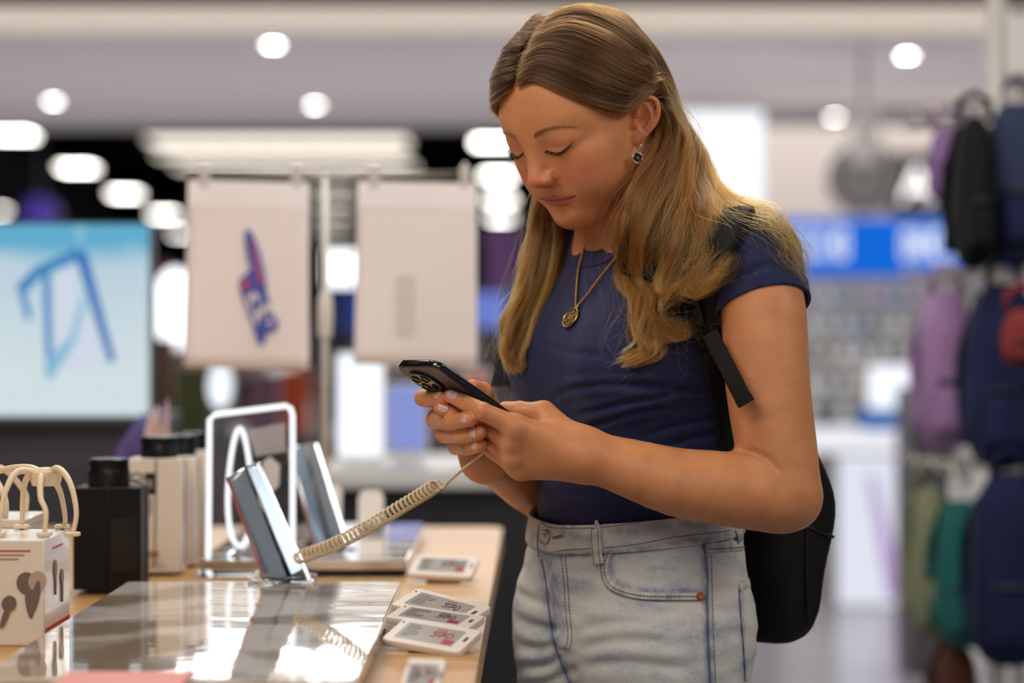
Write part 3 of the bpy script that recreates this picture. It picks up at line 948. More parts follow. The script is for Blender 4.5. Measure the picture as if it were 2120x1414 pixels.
def fold_phone(pxs, D, zbase, label):
    """pxs: top-left, top-mid, top-right, bottom-right, bottom-mid, bottom-left in the picture; the spine stands farthest off"""
    dd = [0.0, 0.020, -0.006, -0.006, 0.020, 0.0]
    lean = 0.030
    P = [W(x, y, D + d + (lean if i < 3 else 0.0)) for i, ((x, y), d) in enumerate(zip(pxs, dd))]
    org = np.array([np.mean([p[0] for p in P[3:]]), D, zbase])
    o = empty('folding_phone', tuple(org))
    tag(o, label, 'phone')
    tl, tm, tr, br, bm_, bl = P
    g = 0.06
    l1 = tl + (tm - tl) * (1 - g); l2 = bl + (bm_ - bl) * (1 - g)
    a = slab_between('phone_half', tl, l1, l2, bl, 0.0058, m_chrome, o, org)
    r1 = tm + (tr - tm) * 0.10; r2 = bm_ + (br - bm_) * 0.10
    slab_between('phone_half', r1, tr, br, r2, 0.0058, m_chrome, o, org)
    V, F = tube_vf([tm - org + np.array([0, 0.004, 0]), bm_ - org + np.array([0, 0.004, 0])], 0.0034, 10)
    from_vf('hinge', V, F, m_chrome_d, o)
    u = unit(tl - bl); w = unit(tm - tl)
    n = unit(np.cross(w, u))
    e0 = tl - w * 0.0012 - u * 0.004; e1 = bl - w * 0.0012 + u * 0.004
    back = np.array([0.0, 0.0052, 0.0])
    slab_between('side_display', e0, e0 + back, e1 + back, e1, 0.0012, m_redscr, o, org, 0.0002)
    for k, t in enumerate((0.30, 0.42)):
        c = tr + (br - tr) * t - org
        box('side_button', (c[0] + 0.0006, c[1] + 0.003, c[2]), (0.0016, 0.002, 0.012), m_chrome_d, o, None, 0.0004)
    # clear block and prop that hold it up
    lowz = min(bl[2], bm_[2], br[2])
    box('stand_block', (0, 0.030, (lowz - zbase) / 2 + 0.003), (0.060, 0.060, lowz - zbase + 0.006), m_acr, o, None, 0.0015)
    c0 = (tm + bm_) / 2 - org + np.array([0, 0.012, 0])
    tube('stand_prop', [c0, (c0[0] - 0.012, 0.085, 0.004)], 0.004, m_acr, o, 10)
    box('stand_foot', (c0[0] - 0.006, 0.06, 0.003), (0.03, 0.10, 0.006), m_acr, o, None, 0.001)
    return o, P
ph1, PH1 = fold_phone([(472, 987), (508, 966), (530, 958), (638, 1204), (602, 1203), (548, 1194)], 2.775, PZ, 'half open steel folding phone standing upright, nearer one with red display edge')
ph2, PH2 = fold_phone([(598, 928), (630, 919), (650, 918), (716, 1128), (688, 1150), (660, 1150)], 3.20, PZ, 'half open steel folding phone standing upright, farther one behind the spiral cord')

# ------------------------------------------------------------------ edge lit acrylic sign
SD = 3.12
so = W(518, 1192, SD); so[2] = TZ
sg = empty('acrylic_sign', tuple(so))
tag(sg, 'clear acrylic sign with bright white edges and a white loop mark', 'sign')
def sp(px, py, dy=0.0): return W(px, py, SD + dy) - so
SP = [(434, 868), (446, 858), (592, 840), (602, 846), (606, 860), (606, 1180), (598, 1189), (446, 1191), (435, 1186), (431, 1172)]
loc2 = [(sp(x, y)[0], sp(x, y)[2]) for x, y in SP]
cx_, cz_ = np.mean(np.array(loc2), 0)
Mv = frameM((0, 0, 0), (1, 0, 0), (0, 0, 1), (0, -1, 0))
prism('sign_panel', [(cx_ + (x - cx_) * 0.985, cz_ + (z - cz_) * 0.985) for x, z in loc2], -0.002, 0.002, acrylic('sign_acrylic', (0.97, 0.98, 1, 1), 0.03), sg, Mv)
m_edgelit = emis('lit_acrylic_edge', (0.95, 0.97, 1.0, 1), 1.35)
tube('sign_edge', [(x, 0, z + 0.0) for x, z in loc2], 0.0034, m_edgelit, sg, 8, True)
lp = [(497 + 24 * math.cos(t) * (1.0 - 0.25 * math.sin(t)), 1008 - 122 * math.sin(t)) for t in np.linspace(0, 2 * PI, 41)[:-1]]
tube('loop_mark', [np.array(sp(x, y)) + np.array([0, -0.004, 0]) for x, y in lp], 0.0030, m_edgelit, sg, 8, True)
m_frost = mat('frosted_print', rgb(236, 236, 240), rough=0.5, alpha=0.75)
prism('frosted_mark', [(sp(x, y)[0], sp(x, y)[2]) for x, y in ((545, 955), (560, 945), (580, 962), (578, 1005), (560, 1022), (543, 1000))], 0.0022, 0.0028, m_frost, sg, Mv)
prism('frosted_mark', [(sp(x, y)[0], sp(x, y)[2]) for x, y in ((512, 890), (590, 875), (592, 935), (530, 945))], 0.0022, 0.0028, mat('frosted_print_faint', rgb(236, 236, 240), rough=0.5, alpha=0.30), sg, Mv)
box('sign_foot', (0.0, 0.0, 0.004), (0.115, 0.05, 0.008), m_acr, sg, None, 0.0015)
tube('sign_prop', [sp(462, 1160, -0.006), sp(520, 1120, 0.09)], 0.005, m_chrome, sg, 10)
tube('sign_prop_pin', [sp(428, 1180, -0.01), sp(448, 1192, -0.01)], 0.004, m_acr, sg, 8)

# ------------------------------------------------------------------ boxed goods with wire alarm caps
m_blkbox = mat('black_carton', rgb(13, 11, 10), rough=0.5, spec=0.25, noise=0.2, nscale=400)
m_blktape = mat('black_gloss_seal', rgb(12, 11, 11), rough=0.22)
m_cap = mat('black_plastic', rgb(14, 14, 16), rough=0.3)
m_wire = mat('black_wire', rgb(10, 9, 10), rough=0.5)
m_crm = mat('cream_carton', rgb(232, 222, 212), rough=0.45)
m_ink = mat('black_ink', rgb(22, 22, 24), rough=0.6)
m_redink = mat('red_ink', rgb(186, 60, 54), rough=0.6)
m_tan = mat('tan_ink', rgb(170, 140, 104), rough=0.6)
def alarm_box(x0, x1, ytop, ybase, depth, mbox, label, cap, yaw=0.0, group=None, lift=0.006):
    b0 = on_table((x0 + x1) / 2, ybase)
    D = b0[1]
    w = (x1 - x0) / FPX * D
    h = (ybase - ytop) / FPX * D
    o = empty('boxed_product', (b0[0], D + depth / 2, TZ), (0, 0, yaw))
    tag(o, label, 'box', group)
    box('alarm_base', (0, 0, lift / 2), (w * 0.66, depth * 0.66, lift), m_cap, o, None, 0.001)
    bd = box('carton', (0, 0, lift + (h - lift) / 2), (w, depth, h - lift), mbox, o, None, 0.0015)
    cx, r1, r2, hc = cap
    capx = ((cx - (x0 + x1) / 2) / FPX * D)
    M = Matrix.Translation((capx, 0, h))
    cp = lathe('alarm_cap', [(0, 0), (r1, 0), (r1, hc * 0.55), (r1 * 0.97, hc * 0.62), (r2, hc * 0.64), (r2, hc * 0.96), (r2 * 0.94, hc), (0, hc)], m_cap, o, 32, M)
    bm = bmesh.new()
    for k in range(40):                                    # knurled rim
        a = 2 * PI * k / 40
        bm_box(bm, (capx + r2 * math.cos(a), r2 * math.sin(a), h + hc * 0.80), (0.0022, 0.0022, hc * 0.30), Matrix.Rotation(a, 3, 'Z'))
    rim = from_bm('cap_rim', bm, m_cap, cp)
    rim['kind'] = 'stuff'
    e = 0.0010
    for s in (-1, 1):
        tube('alarm_wire', [(capx * 0.5, s * r1 * 0.9, h + 0.004), (capx * 0.3, s * (depth / 2 - 0.002), h + 0.0022), (0.002, s * (depth / 2 + e), h - 0.003), (0.0, s * (depth / 2 + e), 0.012), (0, s * depth * 0.3, 0.004)], 0.0008, m_wire, o, 5)
        tube('alarm_wire', [(capx + s * r1 * 0.9, 0, h + 0.006), (s * (w / 2 - 0.004), 0, h + 0.003), (s * (w / 2 + e * 1.6), 0, h - 0.004), (s * (w / 2 + e * 1.6), 0, 0.014), (s * w * 0.3, 0, 0.004)], 0.0008, m_wire, o, 5)
    return o, w, h, bd
bb, bw, bh, bbd = alarm_box(149, 289, 1010, 1232, 0.082, m_blkbox, 'black carton with black round alarm cap and wires', (214, 0.0252, 0.0225, 0.033), 0.03)
def face_print(name, x0, x1, z0, z1, ydepth, m, parent, th=0.0006):
    return box(name, ((x0 + x1) / 2, -ydepth / 2 - th / 2 + 0.0001, (z0 + z1) / 2), (abs(x1 - x0), th, abs(z1 - z0)), m, parent, None, 0.0)
face_print('seal', 0.004, 0.036, 0.028, 0.092, 0.082, m_blktape, bb)
wb1, w1_, h1_, _ = alarm_box(264, 374, 950, 1192, 0.062, m_crm, 'cream carton with black alarm cap and vertical black lettering, nearest of the cream row', (322, 0.0235, 0.0228, 0.028), 0.02, 'cream cartons with alarm caps', 0.004)
My = lambda x, z, y: frameM((x, y, z), (0, 0, 1), (-1, 0, 0), (0, -1, 0))
text('lettering', '20', 0.026, m_ink, wb1, My(-0.022, h1_ - 0.030, -0.0316))
face_print('black_label', -0.0125, 0.0005, h1_ - 0.046, h1_ - 0.018, 0.062, m_ink, wb1)
text('lettering', '20', 0.011, m_crm, wb1, My(-0.006, h1_ - 0.032, -0.0322))
for k in range(3):
    face_print('small_print', -0.011 + k * 0.003, -0.0098 + k * 0.003, h1_ - 0.078 + k * 0.004, h1_ - 0.050, 0.062, m_ink, wb1)
face_print('print_block', -0.008, 0.0055, 0.022, 0.032, 0.062, m_tan, wb1)
for k in range(3):
    face_print('small_print', -0.010, 0.016 - k * 0.004, 0.010 + k * 0.0035, 0.0113 + k * 0.0035, 0.062, m_tan, wb1)
bm = bmesh.new(); bm_box(bm, (w1_ / 2 + 0.0003, 0.006, h1_ * 0.58), (0.0006, 0.010, h1_ * 0.30)); from_bm('red_print', bm, m_redink, wb1)
wb2, _, h2_, _ = alarm_box(330, 403, 945, 1176, 0.060, m_crm, 'cream carton with black alarm cap, second of the cream row', (372, 0.0180, 0.0175, 0.027), 0.02, 'cream cartons with alarm caps', 0.004)
wb3, _, h3_, _ = alarm_box(352, 428, 933, 1160, 0.055, m_crm, 'cream carton with black alarm cap, farthest of the cream row', (396, 0.0175, 0.0170, 0.024), 0.02, 'cream cartons with alarm caps', 0.004)

# small cream boxes of earphones at the near corner
m_ear = mat('earphone_carton', rgb(222, 210, 198), rough=0.3, coat=0.4)
m_print1 = mat('grey_brown_print', rgb(112, 94, 88), rough=0.5)
m_print2 = mat('pale_brown_print', rgb(176, 154, 140), rough=0.5)
ex0, ex1, ey0, ey1 = -0.590, -0.4600, 2.380, 2.515
eb = empty('earphone_box', ((ex0 + ex1) / 2, (ey0 + ey1) / 2, TZ))
tag(eb, 'cream earphone box with printed earbuds and red base strip at the table corner', 'box')
ew, ed, eh = ex1 - ex0, ey1 - ey0, 0.105
box('carton', (0, 0, eh / 2), (ew, ed, eh), m_ear, eb, None, 0.002)
box('red_strip', (ew / 2 + 0.0003, 0, 0.009), (0.0008, ed - 0.006, 0.016), m_redink, eb)
bud_n = [0]
def bud(px, pz, s, face, tilt, m):
    """printed earbud: head, stem"""
    parts = []
    for k, (a, b, rx, rz) in enumerate(((0, 0, 0.0075, 0.0085), (0.001, -0.013, 0.0032, 0.014))):
        ca, sa = math.cos(tilt), math.sin(tilt)
        c = (px + (a * ca - b * sa) * s, pz + (a * sa + b * ca) * s)
        pts = [(c[0] + s * (rx * math.cos(t) * ca - rz * math.sin(t) * sa), c[1] + s * (rx * math.cos(t) * sa + rz * math.sin(t) * ca)) for t in np.linspace(0, 2 * PI, 19)[:-1]]
        if face == 'front': M = frameM((0, -ed / 2 - 0.0002, 0), (1, 0, 0), (0, 0, 1), (0, -1, 0))
        else: M = frameM((ew / 2 + 0.0002, 0, 0), (0, 1, 0), (0, 0, 1), (1, 0, 0))
        bud_n[0] += 1
        prism('earbud_print', pts, 0, 0.0004 + 0.00012 * bud_n[0], m if k == 0 else m_print1, eb, M)
bud(0.047, 0.062, 1.3, 'front', 0.10, m_print1); bud(0.058, 0.064, 1.2, 'front', -0.2, m_print2); bud(0.030, 0.042, 0.95, 'front', -0.35, m_print1); bud(0.010, 0.050, 1.1, 'front', 0.1, m_print2)
bud(-0.018, 0.072, 1.0, 'side', 0.05, m_print1); bud(0.018, 0.060, 0.95, 'side', 0.0, m_print1)
for k in range(3):
    box('small_print', (0.026, -ed / 2 - 0.0004, 0.094 - k * 0.004), (0.050 - k * 0.012, 0.0006, 0.0013), m_redink if k == 0 else m_tan, eb)
box('small_print', (ew / 2 + 0.0005, 0.0, 0.093), (0.0006, 0.05, 0.0016), m_redink, eb)
eb2 = empty('earphone_box', (-0.60, 2.66, TZ))
tag(eb2, 'cream earphone box farther back, behind the near earphone box', 'box')
box('carton', (0, 0, 0.05), (0.15, 0.12, 0.10), m_ear, eb2, None, 0.002)
box('lid', (0, 0, 0.104), (0.152, 0.122, 0.010), m_ear, eb2, None, 0.002)
# its beige wire alarm: arms arching from a hub
m_beigep = mat('beige_plastic', rgb(222, 200, 170), rough=0.4)
ala = empty('alarm_clamp', (eb.location.x, eb.location.y, TZ + eh))
tag(ala, 'beige plastic alarm clamp with arching arms on the near earphone box', 'alarm tag')
hub = W(95, 985, 2.46) - np.array(ala.location)
lathe('hub', [(0, -0.010), (0.014, -0.010), (0.016, -0.004), (0.016, 0.004), (0.012, 0.008), (0, 0.009)], m_beigep, ala, 20, Matrix.Translation(tuple(hub)))
for k, pts in enumerate([[(95, 985), (120, 970), (145, 1000), (158, 1060), (150, 1105)], [(95, 985), (105, 985), (125, 1020), (135, 1075), (128, 1118)], [(95, 985), (85, 985), (84, 1030), (95, 1060), (92, 1118)], [(95, 985), (60, 985), (48, 1020), (46, 1080), (44, 1125)], [(95, 985), (40, 975), (14, 1010), (2, 1060), (-4, 1118)], [(95, 985), (60, 968), (0, 975), (-40, 1010), (-60, 1110)]]):
    P = [W(x, y, 2.46 + dd_ * (0.05 if k % 2 else -0.05)) - np.array(ala.location) for (x, y), dd_ in zip(pts, (0, 0.3, 0.7, 0.9, 1.0))]
    P[-1][2] = 0.001
    Ps = spline(P, 20)
    tube('arm', Ps, np.interp(np.linspace(0, 1, 20), [0, 0.5, 1], [0.0042, 0.0030, 0.0024]), m_beigep, ala, 8)
    box('arm_foot', tuple(P[-1] + np.array([0, 0, 0.002])), (0.014, 0.014, 0.004), m_beigep, ala, None, 0.001)
al2 = empty('alarm_clamp', (-0.60, 2.66, TZ + 0.109))
tag(al2, 'beige plastic alarm clamp on the earphone box farther back', 'alarm tag')
lathe('hub', [(0, 0.038), (0.014, 0.038), (0.016, 0.044), (0.016, 0.050), (0.012, 0.056), (0, 0.056)], m_beigep, al2, 20)
for k in range(4):
    a = PI / 4 + k * PI / 2
    d = np.array([math.cos(a), math.sin(a), 0])
    P = spline([d * 0.012 + np.array([0, 0, 0.048]), d * 0.045 + np.array([0, 0, 0.050]), d * 0.075 + np.array([0, 0, 0.022]), d * 0.076 + np.array([0, 0, 0.0005])], 16)
    tube('arm', P, 0.0034, m_beigep, al2, 8)
# leaflet and the small grey pieces farther along the table
lf = W(290, 1125, 3.62); lf[2] = TZ
le = empty('leaflet', tuple(lf))
tag(le, 'curled purple and white leaflet standing behind the cream cartons', 'leaflet')
def lsheet(name, pts, D, m, bulge):
    P = [W(x, y, D) - lf for x, y in pts]
    n = len(P) // 2
    V, F = [], []
    L, R_ = spline(P[:n], 14), spline(P[n:][::-1], 14)
    for i in range(14):
        for j in range(7):
            t = j / 6
            p = L[i] * (1 - t) + R_[i] * t
            p = p + np.array([0, bulge * math.sin(PI * t), 0])
            V.append(p)
    for i in range(13):
        for j in range(6):
            F.append((i * 7 + j, i * 7 + j + 1, (i + 1) * 7 + j + 1, (i + 1) * 7 + j))
    o = from_vf(name, V, F, m, le)
    return solidify(o, 0.0012)
m_purp = mat('purple_print', rgb(100, 92, 166), rough=0.35, noise=0.5, nscale=40)
m_lilw = mat('pale_print', rgb(216, 192, 196), rough=0.35)
lsheet('sheet', [(232, 1120), (236, 950), (300, 850), (350, 1120), (330, 950), (340, 835)], 3.62, m_purp, 0.02)
lsheet('sheet', [(280, 1120), (300, 900), (326, 838), (352, 1120), (350, 900), (348, 826)], 3.60, m_lilw, 0.015)
def puck(px, py_top, py_base, D, wpx, label):
    b0 = W(px, py_base, D); b0[2] = PZ
    o = empty('security_puck', tuple(b0))
    tag(o, label, 'phone holder')
    w = wpx / FPX * D; h = W(px, py_top, D)[2] - PZ
    Mp = frameM((0, 0, h * 0.5), (1, 0, 0), (0, 0.25, 0.97), (0, -0.97, 0.25))
    prism('holder_plate', rrect(w, h * 0.9, w * 0.3), -0.006, 0.006, mat('pearl_plastic', rgb(220, 214, 210), rough=0.35), o, Mp, 0.002)
    box('holder_foot', (0, 0.01, 0.005), (w * 0.9, 0.05, 0.010), m_greyl, o, None, 0.002)
    return o
puck(768, 1012, 1088, 3.55, 52, 'pearl white phone holder standing on the farther plate')
puck(690, 1004, 1070, 3.62, 34, 'grey white phone holder half hidden behind the farther folding phone')
# red card at the near end
rc = on_table(265, 1400, PZ + 0.001)
o = box('red_card', (rc[0], rc[1] - 0.03, PZ + 0.0014), (0.105, 0.10, 0.002), mat('coral_card', rgb(208, 120, 104), rough=0.4), None, None, 0.0006)
tag(o, 'coral red card lying on the near plate at the bottom edge', 'card')

# ------------------------------------------------------------------ electronic price labels
m_tagw = mat('label_white_plastic', rgb(226, 214, 206), rough=0.35)
m_eink = mat('eink_grey', rgb(172, 166, 164), rough=0.16, coat=0.3)
m_einkd = mat('eink_dark', rgb(70, 64, 66), rough=0.3)
m_einkr = mat('eink_red', rgb(170, 52, 60), rough=0.3)
def price_tag(tl, tr, br, bl, label, th=0.0075, figures=True, blank=False, seed=0):
    tl, tr, br, bl = [np.asarray(p, float) for p in (tl, tr, br, bl)]
    c = (tl + tr + br + bl) / 4
    u = unit((tr - tl) + (br - bl)); v = (tl - bl) + (tr - br); n = unit(np.cross(u, v)); v = np.cross(n, u)
    if n[2] < 0: n = -n
    w = (np.linalg.norm(tr - tl) + np.linalg.norm(br - bl)) / 2; h = (np.linalg.norm(tl - bl) + np.linalg.norm(tr - br)) / 2
    o = empty('price_label', tuple(c))
    tag(o, label, 'price label', 'electronic price labels')
    M = frameM((0, 0, 0), u, v, n)
    prism('label_case', rrect(w, h, min(w, h) * 0.10, 4), -th, 0, m_tagw, o, M, 0.0012)
    prism('display', [(x - w * 0.015, y) for x, y in rrect(w * 0.74, h * 0.66, 0.0015, 2)], 0.0, 0.0004, m_eink, o, M)
    prism('display_rim', [(x - w * 0.015, y) for x, y in rrect(w * 0.78, h * 0.72, 0.002, 2)], 0.0, 0.0002, m_white, o, M)
    r = random.Random(seed)
    if not blank:
        for k in range(6):
            lw = r.uniform(0.10, 0.24) * w
            bm = bmesh.new()
            bm_prism(bm, [(-0.34 * w + a * lw, (0.22 - 0.085 * k) * h + b_ * 0.028 * h) for a, b_ in ((0, 0), (1, 0), (1, 1), (0, 1))], 0.0004, 0.0006, M)
            from_bm('print_line', bm, m_einkd, o)
        for k in range(3):
            bm = bmesh.new()
            bm_prism(bm, [((0.02 + 0.05 * (k > 1)) * w + a * 0.12 * w, (0.20 - 0.10 * k) * h + b_ * 0.04 * h) for a, b_ in ((0, 0), (1, 0), (1, 1), (0, 1))], 0.0004, 0.0006, M)
            from_bm('print_line', bm, m_einkd if k else m_einkr, o)
        text('price', '570', h * 0.34, m_einkd if figures else m_einkr, o, M @ Matrix.Translation((0.13 * w, 0.02 * h, 0.0007)))
        bm = bmesh.new()
        bm_prism(bm, [(0.20 * w + a * 0.13 * w, -0.28 * h + b_ * 0.17 * h) for a, b_ in ((0, 0), (1, 0), (1, 1), (0, 1))], 0.0004, 0.0006, M)
        from_bm('print_block', bm, m_einkr, o)
    bm = bmesh.new(); bm_prism(bm, [(0.41 * w + a * 0.035 * w, -0.05 * h + b_ * 0.18 * h) for a, b_ in ((0, 0), (1, 0), (1, 1), (0, 1))], 0.0, 0.0004, M)
    from_bm('label_mark', bm, m_einkd, o)
    lathe('indicator', [(0, 0), (0.0012, 0), (0.001, 0.0006), (0, 0.0007)], m_einkd, o, 10, M @ Matrix.Translation((-0.45 * w, 0.30 * h, 0)))
    # wedge that tips it up
    lo = c - n * th
    zt = lo[2] - (PZ if c[0] < -0.128 else TZ)
    prism('label_foot', rrect(w * 0.5, h * 0.45, 0.002, 2), -max(0.002, lo[2] - TZ - 0.0005), -0.0005, m_tagw, o, frameM(-n * th, (u[0], u[1], 0) / np.hypot(u[0], u[1]), np.array([-u[1], u[0], 0]) / np.hypot(u[0], u[1]), (0, 0, 1)))
    return o
price_tag(W(851, 1217, 2.520), W(995, 1251, 2.460), W(986, 1296, 2.420), W(823, 1249, 2.480), 'white electronic price label, farthest of the overlapping three', seed=1)
price_tag(W(824, 1250, 2.450), W(992, 1272, 2.410), W(980, 1306, 2.370), W(812, 1276, 2.410), 'white electronic price label, middle one of the overlapping three', seed=2)
price_tag(W(820, 1277, 2.385), W(980, 1303, 2.345), W(968, 1354, 2.300), W(806, 1323, 2.340), 'white electronic price label, nearest of the overlapping three', seed=3, figures=False)
price_tag(W(862, 1146, 3.060), W(990, 1154, 3.045), W(980, 1194, 2.990), W(842, 1188, 3.000), 'white electronic price label lying flat beside the farther plate', seed=4)
price_tag(W(852, 1362, 2.075), W(922, 1364, 2.070), W(908, 1436, 2.030), W(818, 1432, 2.035), 'white electronic price label at the bottom edge, beside the near plate', seed=5)
price_tag(W(742, 1318, 2.43), W(812, 1284, 2.47), W(806, 1326, 2.43), W(736, 1350, 2.39), 'small blank white label lying on the near plate beside the overlapping labels', seed=6, blank=True)

# ------------------------------------------------------------------ posters clipped to a rail on a post
PD = 3.78
bs = on_table(672, 0) if False else W(672, 1100, PD)
ps = empty('poster_stand', (bs[0], PD + 0.012, TZ))
tag(ps, 'thin steel post with cross rail standing at the far end of the table', 'stand')
org = np.array(ps.location)
m_rail = mat('brushed_rail', rgb(150, 144, 134), rough=0.3, metal=0.8)
m_postm = mat('post_grey', rgb(214, 208, 202), rough=0.4)
lathe('foot', [(0, 0), (0.045, 0), (0.045, 0.006), (0.012, 0.010), (0, 0.010)], m_postm, ps, 24)
tube('post', [(0, 0, 0.008), (0, 0, W(0, 362, PD)[2] - TZ)], 0.0055, m_postm, ps, 12)
lathe('collar', [(0.0056, 0), (0.011, 0.002), (0.013, 0.03), (0.012, 0.06), (0.007, 0.075), (0.0056, 0.075)], m_postm, ps, 16, Matrix.Translation((0, 0, W(0, 700, PD)[2] - TZ)))
zr = W(0, 361, PD)[2] - TZ
xa, xb = W(384, 0, PD)[0] - org[0], W(972, 0, PD)[0] - org[0]
tube('rail', [(xa, 0, zr), (xb, 0, zr)], 0.0055, m_rail, ps, 12)
tube('rail_end', [(xb, 0, zr), (xb + 0.004, 0, zr)], 0.0062, m_rail, ps, 12)
m_paper = mat('poster_paper', rgb(236, 226, 226), rough=0.55)
m_sleeve = mat('clear_sleeve', (1, 1, 1, 1), rough=0.08, trans=1.0, ior=1.05, alpha=0.35)
m_clip = mat('clear_clip', rgb(214, 208, 204), rough=0.2, alpha=0.8)
def poster(x0, y0, x1, y1, label, skew=6):
    c = W((x0 + x1) / 2, y0, PD - 0.006)
    o = empty('hanging_poster', tuple(c))
    tag(o, label, 'poster', 'posters on the rail')
    q = [W(x0 + skew, y0, PD - 0.006), W(x1 - 1, y0 + 6, PD - 0.006), W(x1, y1, PD - 0.014), W(x0 - 4, y1 - 6, PD - 0.014)]
    V, F = [], []
    n = 14
    for i in range(n + 1):
        for j in range(n + 1):
            u, t = j / n, i / n
            p = (q[0] * (1 - u) + q[1] * u) * (1 - t) + (q[3] * (1 - u) + q[2] * u) * t
            p = p + np.array([0, 0.004 * math.sin(PI * u) * t + 0.002 * math.sin(5 * u + 4 * t) * t, 0])
            V.append(p - c)
    for i in range(n):
        for j in range(n):
            F.append((i * (n + 1) + j, i * (n + 1) + j + 1, (i + 1) * (n + 1) + j + 1, (i + 1) * (n + 1) + j))
    sh = from_vf('paper', V, F, m_paper, o)
    solidify(sh, 0.0008)
    top = from_vf('header_strip', [np.array(v) + np.array([0, -0.0012, 0]) for v in V[:3 * (n + 1)]], F[:n * 2], mat('header_white', rgb(242, 236, 238), rough=0.4), o)
    for p in top.data.polygons: p.use_smooth = False
    for k in (0.13, 0.90):
        xk = q[0][0] + (q[1][0] - q[0][0]) * k - c[0]
        cl = box('clip', (xk, 0.0035, 0.004), (0.017, 0.010, 0.036), m_clip, o, None, 0.002)
        tube('clip_hook', [(xk, 0.004, 0.016), (xk, 0.006, 0.028)], 0.003, m_clip, o, 8)
    return o, c
p1, c1 = poster(384, 372, 640, 766, 'white poster with tilted blue and red print, hanging from the rail')
p2, c2 = poster(736, 374, 988, 760, 'blank white poster with faint grey rectangle, hanging from the rail')
m_pblue = mat('poster_blue', rgb(64, 80, 170), rough=0.5); m_pred = mat('poster_red', rgb(186, 74, 92), rough=0.5); m_ppale = mat('poster_pale', rgb(228, 218, 220), rough=0.5); m_pvio = mat('poster_violet', rgb(118, 112, 178), rough=0.5)
def pprint(name, pts, m, c, parent, y):
    P = [W(x, yy, PD - 0.012) - c for x, yy in pts]
    M = frameM((0, P[0][1] + y, 0), (1, 0, 0), (0, 0, 1), (0, -1, 0))
    return prism(name, [(p[0], p[2]) for p in P], 0, 0.0004, m, parent, M)
el = [(528 + 17 * math.cos(t) * math.cos(0.30) + 66 * math.sin(t) * math.sin(0.30) * 0.72, 540 - 66 * math.sin(t) * -1 * 1.0 + 8 * math.cos(t)) for t in np.linspace(0, 2 * PI, 29)[:-1]]
pprint('print_shape', el, m_pblue, c1, p1, -0.0006)
pprint('print_shape', [(518, 495), (524, 500), (545, 590), (536, 588)], m_pred, c1, p1, -0.0012)
pprint('print_shape', [(528, 520), (538, 520), (549, 566), (540, 572)], m_pvio, c1, p1, -0.0014)
pprint('print_shape', [(494, 582), (516, 560), (524, 566), (532, 580), (549, 576), (553, 610), (566, 652), (577, 668), (572, 684), (552, 692), (545, 714), (534, 712), (522, 672), (500, 612)], m_pblue, c1, p1, -0.0008)
pprint('print_shape', [(498, 588), (514, 576), (519, 590), (505, 602)], m_pred, c1, p1, -0.0016)
LT = [[(509, 616), (527, 603), (531, 612), (514, 626)], [(511, 624), (517, 620), (523, 640), (517, 644)], [(527, 606), (533, 606), (538, 622), (530, 628)],
      [(522, 652), (553, 626), (556, 636), (526, 662)], [(524, 660), (532, 656), (536, 668), (529, 672)], [(538, 648), (545, 644), (549, 656), (542, 660)], [(552, 632), (560, 630), (565, 646), (557, 652)],
      [(552, 668), (563, 660), (566, 668), (556, 676)]]
for q in LT:
    pprint('print_letter', q, m_ppale, c1, p1, -0.0018)
pprint('print_shape', [(822, 570), (858, 570), (857, 690), (822, 690)], mat('poster_faint_grey', rgb(218, 208, 206), rough=0.55), c2, p2, -0.0010)

# ------------------------------------------------------------------ solid modelling: distance fields turned into one smooth skin
def smin(a, b, k):
    h = np.maximum(k - np.abs(a - b), 0.0) / k
    return np.minimum(a, b) - h * h * k * 0.25

def smax(a, b, k):
    return -smin(-a, -b, k)

def f_sph(c, r):
    c = np.asarray(c, np.float32)
    return lambda P: np.sqrt(((P - c) ** 2).sum(1)) - r

def f_ell(c, r, R=None):
    c = np.asarray(c, np.float32)
    r = np.asarray(r, np.float32)
    Rm = None if R is None else np.asarray(R, np.float32)   # columns are the axes
    def f(P):
        q = P - c
        if Rm is not None: q = q @ Rm
        a = q / r
        k0 = np.sqrt((a * a).sum(1))
        b = a / r
        k1 = np.sqrt((b * b).sum(1)) + 1e-9
        return k0 * (k0 - 1.0) / k1
    return f

def f_cone(a, b, ra, rb, flat=None):
    """capsule from a to b whose radius goes from ra to rb; flat=(axis, factor) squashes it along an axis"""
    a = np.asarray(a, np.float32)
    b = np.asarray(b, np.float32)
    ab = b - a
    L2 = float(ab @ ab) + 1e-12
    if flat is not None:
        ax = np.asarray(unit(flat[0]), np.float32)
        g = np.float32(1.0 / flat[1] - 1.0)
    def f(P):
        q = P - a
        t = np.clip((q @ ab) / L2, 0, 1)
        d = q - t[:, None] * ab
        if flat is not None:
            d = d + (d @ ax)[:, None] * ax * g
            return (np.sqrt((d * d).sum(1)) - (ra + (rb - ra) * t)) * (1.0 if flat[1] > 1 else flat[1])
        return np.sqrt((d * d).sum(1)) - (ra + (rb - ra) * t)
    return f

def f_chain(pts, rad, k=0.0, n=4):
    """smooth worm through the points"""
    m = (len(pts) - 1) * n + 1
    P = spline(np.concatenate([np.asarray(pts, float), np.asarray(rad, float)[:, None]], 1), m)
    fs = [f_cone(P[i, :3], P[i + 1, :3], P[i, 3], P[i + 1, 3]) for i in range(m - 1)]
    def f(X):
        d = fs[0](X)
        for g in fs[1:]: d = np.minimum(d, g(X))
        return d
    return f

def f_U(k, *fs):
    def f(P):
        d = fs[0](P)
        for g in fs[1:]:
            d = smin(d, g(P), k)
        return d
    return f

def f_sub(f, g, k):
    return lambda P: smax(f(P), -g(P), k)

